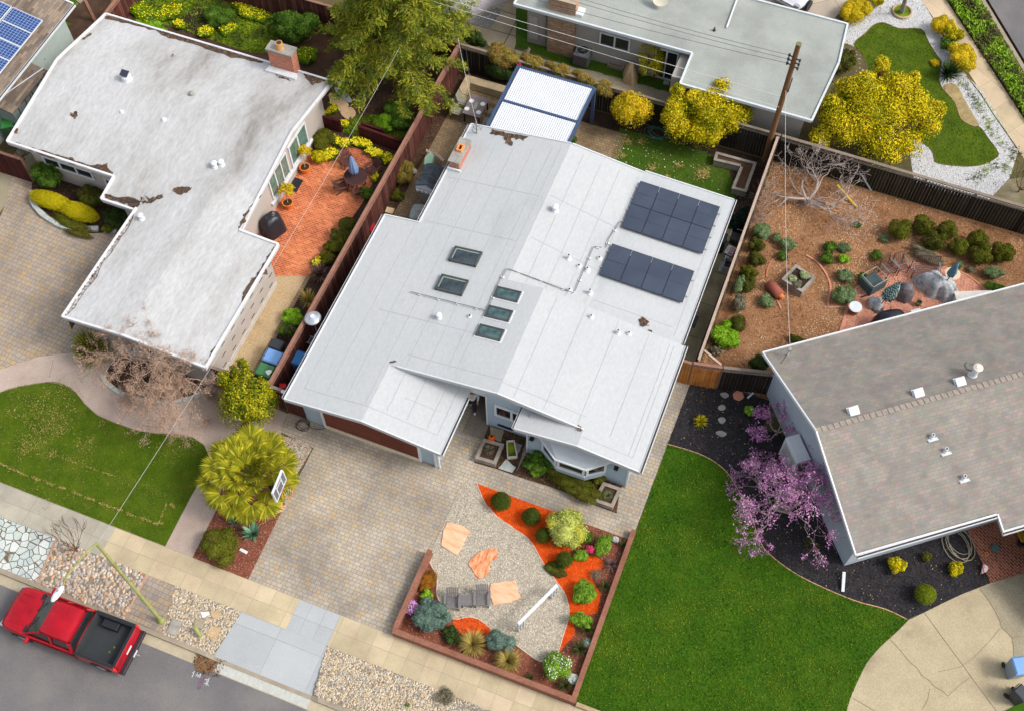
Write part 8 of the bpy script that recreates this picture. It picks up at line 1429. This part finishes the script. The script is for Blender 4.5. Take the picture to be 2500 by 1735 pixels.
S_(A2,60,560,120,1.1,'dark','dark green vine hanging in front of the back fence near the bench',ry=60,z0=.4,name='vine');S_(A2,215,510,18,.3,'pink','tiny red flower cluster at the pergola corner',z0=2.0,n=90,core=False);S_(A2,640,1095,28,.4,'green','small green plant at the pergola edge above the roof ridge');S_(A2,1470,690,45,1.4,'lemon','upright yellow shoots at the left of the citrus hedge tree',ry=60,z0=1.2,lump=4)
R=(('grey',190,530,75,75,.8,'grey green ball shrub at the top left of the wood chip yard'),('grey',305,575,32,50,.45,'narrow grey green shrub next to the grey green ball'),('grey',385,630,66,50,.5,'wide grey green shrub under the service wire'),('green',355,722,43,42,.4,'small green mound below the wide grey green shrub'),('olived',155,640,68,50,.8,'dark olive shrub by the side fence, upper of a touching pair'),('olived',145,742,74,62,.8,'dark olive shrub by the side fence, lower of a touching pair'),('olive',88,855,76,52,.8,'green olive shrub by the side fence beside the curved bricks'),('olived',90,945,60,60,.7,'brownish olive shrub below the green olive one by the side fence'),('grey',10,945,42,85,.8,'tall pale grey green shrub pressed on the side fence'),('greyb',15,1090,60,75,.8,'grey brown shrub pressed on the side fence'),('olived',5,1240,72,80,.8,'olive brown shrub above the lime bush'),('greyb',-165,1455,42,40,.4,'low grey brown plant below the lime bush'),('green',935,475,34,26,.25,'small dark green plant alone below the yellow bar'),('green',725,648,50,52,.45,'green mound at the top left of a cluster of four'),('grey',835,655,56,42,.4,'green mound at the top right of a cluster of four'),('green',700,738,56,50,.5,'green mound at the bottom left of a cluster of four'),('bright',828,738,50,42,.4,'bright green mound at the bottom right of a cluster of four'),('grey',1145,585,42,34,.3,'small green mound left of the olive balls'),('green',1088,712,48,42,.4,'green mound above the teal framed chair'),('grey',845,872,66,58,.5,'grey green mound above the largest grey green ball'),('grey',822,1020,84,76,.75,'largest grey green ball, beside the round white topped table'),('grey',225,1070,68,56,.5,'grey green mound below the terracotta ornament'),('green',970,878,30,36,.4,'small green mound left of the teal framed chair'),('olive',1275,525,88,86,1.0,'olive ball shrub at the left end of the big cluster'),('olive',1445,482,84,86,1.0,'olive ball shrub, topmost of the big cluster'),('olive',1635,525,90,84,1.0,'olive ball shrub right of the topmost one'),('olived',1530,612,82,74,.9,'olive ball shrub in the lower middle of the big cluster'),('olive',1735,650,68,76,.9,'narrower olive ball shrub between two larger ones'),('olive',1872,588,86,72,1.0,'olive ball shrub nearest the dark fence on the right'),('olive',1900,715,86,78,1.0,'lighter olive ball shrub above the pale blue green bush'),('olive',2075,698,88,80,1.0,'olive ball shrub at the far right end of the cluster'),('grey',1995,845,66,50,.6,'pale blue green bush right of the herringbone patio'),('grey',1730,788,33,28,.3,'small grey tuft right of the closed teal blue parasol'),('greyb',1820,822,34,28,.25,'small brown tuft between grey tuft and patio edge'),('green',2030,972,90,38,.5,'green shrub at the shingle roof edge right of the patio'),('dark',160,1560,82,55,.8,'dark green bush behind the corner of the shingle roof'),('olived',500,1385,120,32,.35,'low green plants half under the shingle roof edge'))
for k,x,y,rx,ry,h_,lb in R:S_(B3,x,y,rx,h_,k,lb,ry=ry,lump=6,leaf=.055,rnd=1.2)
S_(B3,-95,1345,105,.7,'bright','bright lime bush by the side fence near the cedar gate',ry=110,leaf=.08,lump=12);S_(B3,1480,722,140,.45,'greyb','dry grey lavender row behind the slatted bench',ry=38,ang=-.5,asp=.2,lump=12);S_(B2,1950,440,70,1.3,'blackg','very dark green shrub between the side path and the dark fence',ry=105,ang=-.3,lump=9)
spiky('grass_tuft',*q(*C2,(1628,728))[0],19,.45,LM['lemon'],'yellow green tuft on black mulch left of the stepping stones',140,.03);S_(C2,2015,645,42,.4,'bright','green tuft on black mulch above the pink blossom');S_(D3,1245,455,66,.6,'lemon','yellow green shrub nearest the shingle house gutter on black mulch',name='shrub');S_(D3,1475,395,36,.35,'olive','tiny sparse shrub below the pale stone on black mulch');S_(D3,1705,482,62,.5,'lemon','yellow green shrub beside the tangled beige hose');S_(D3,1465,685,80,.8,'ballb','neatly clipped yellow green ball near the concrete driveway',ball=True,leaf=.04);S_(D3,580,300,62,.2,'olived','low dull plant under the redbud near the lawn',n=350,core=False)
S_(D1,1560,1480,70,.2,'greyb','dry grey brown grass among the river pebbles at the bottom',n=700,core=False,asp=.15,leaf=.12);S_(D1,1260,1548,22,.15,'green','tiny green weed in the river pebbles at the bottom',core=False,n=60)
tag(pebbles('white_gravel',[(-6,7.66),(2,7.66),(2,9.58),(-6,9.58)],420,m['st_g'],.03),kind='stuff')
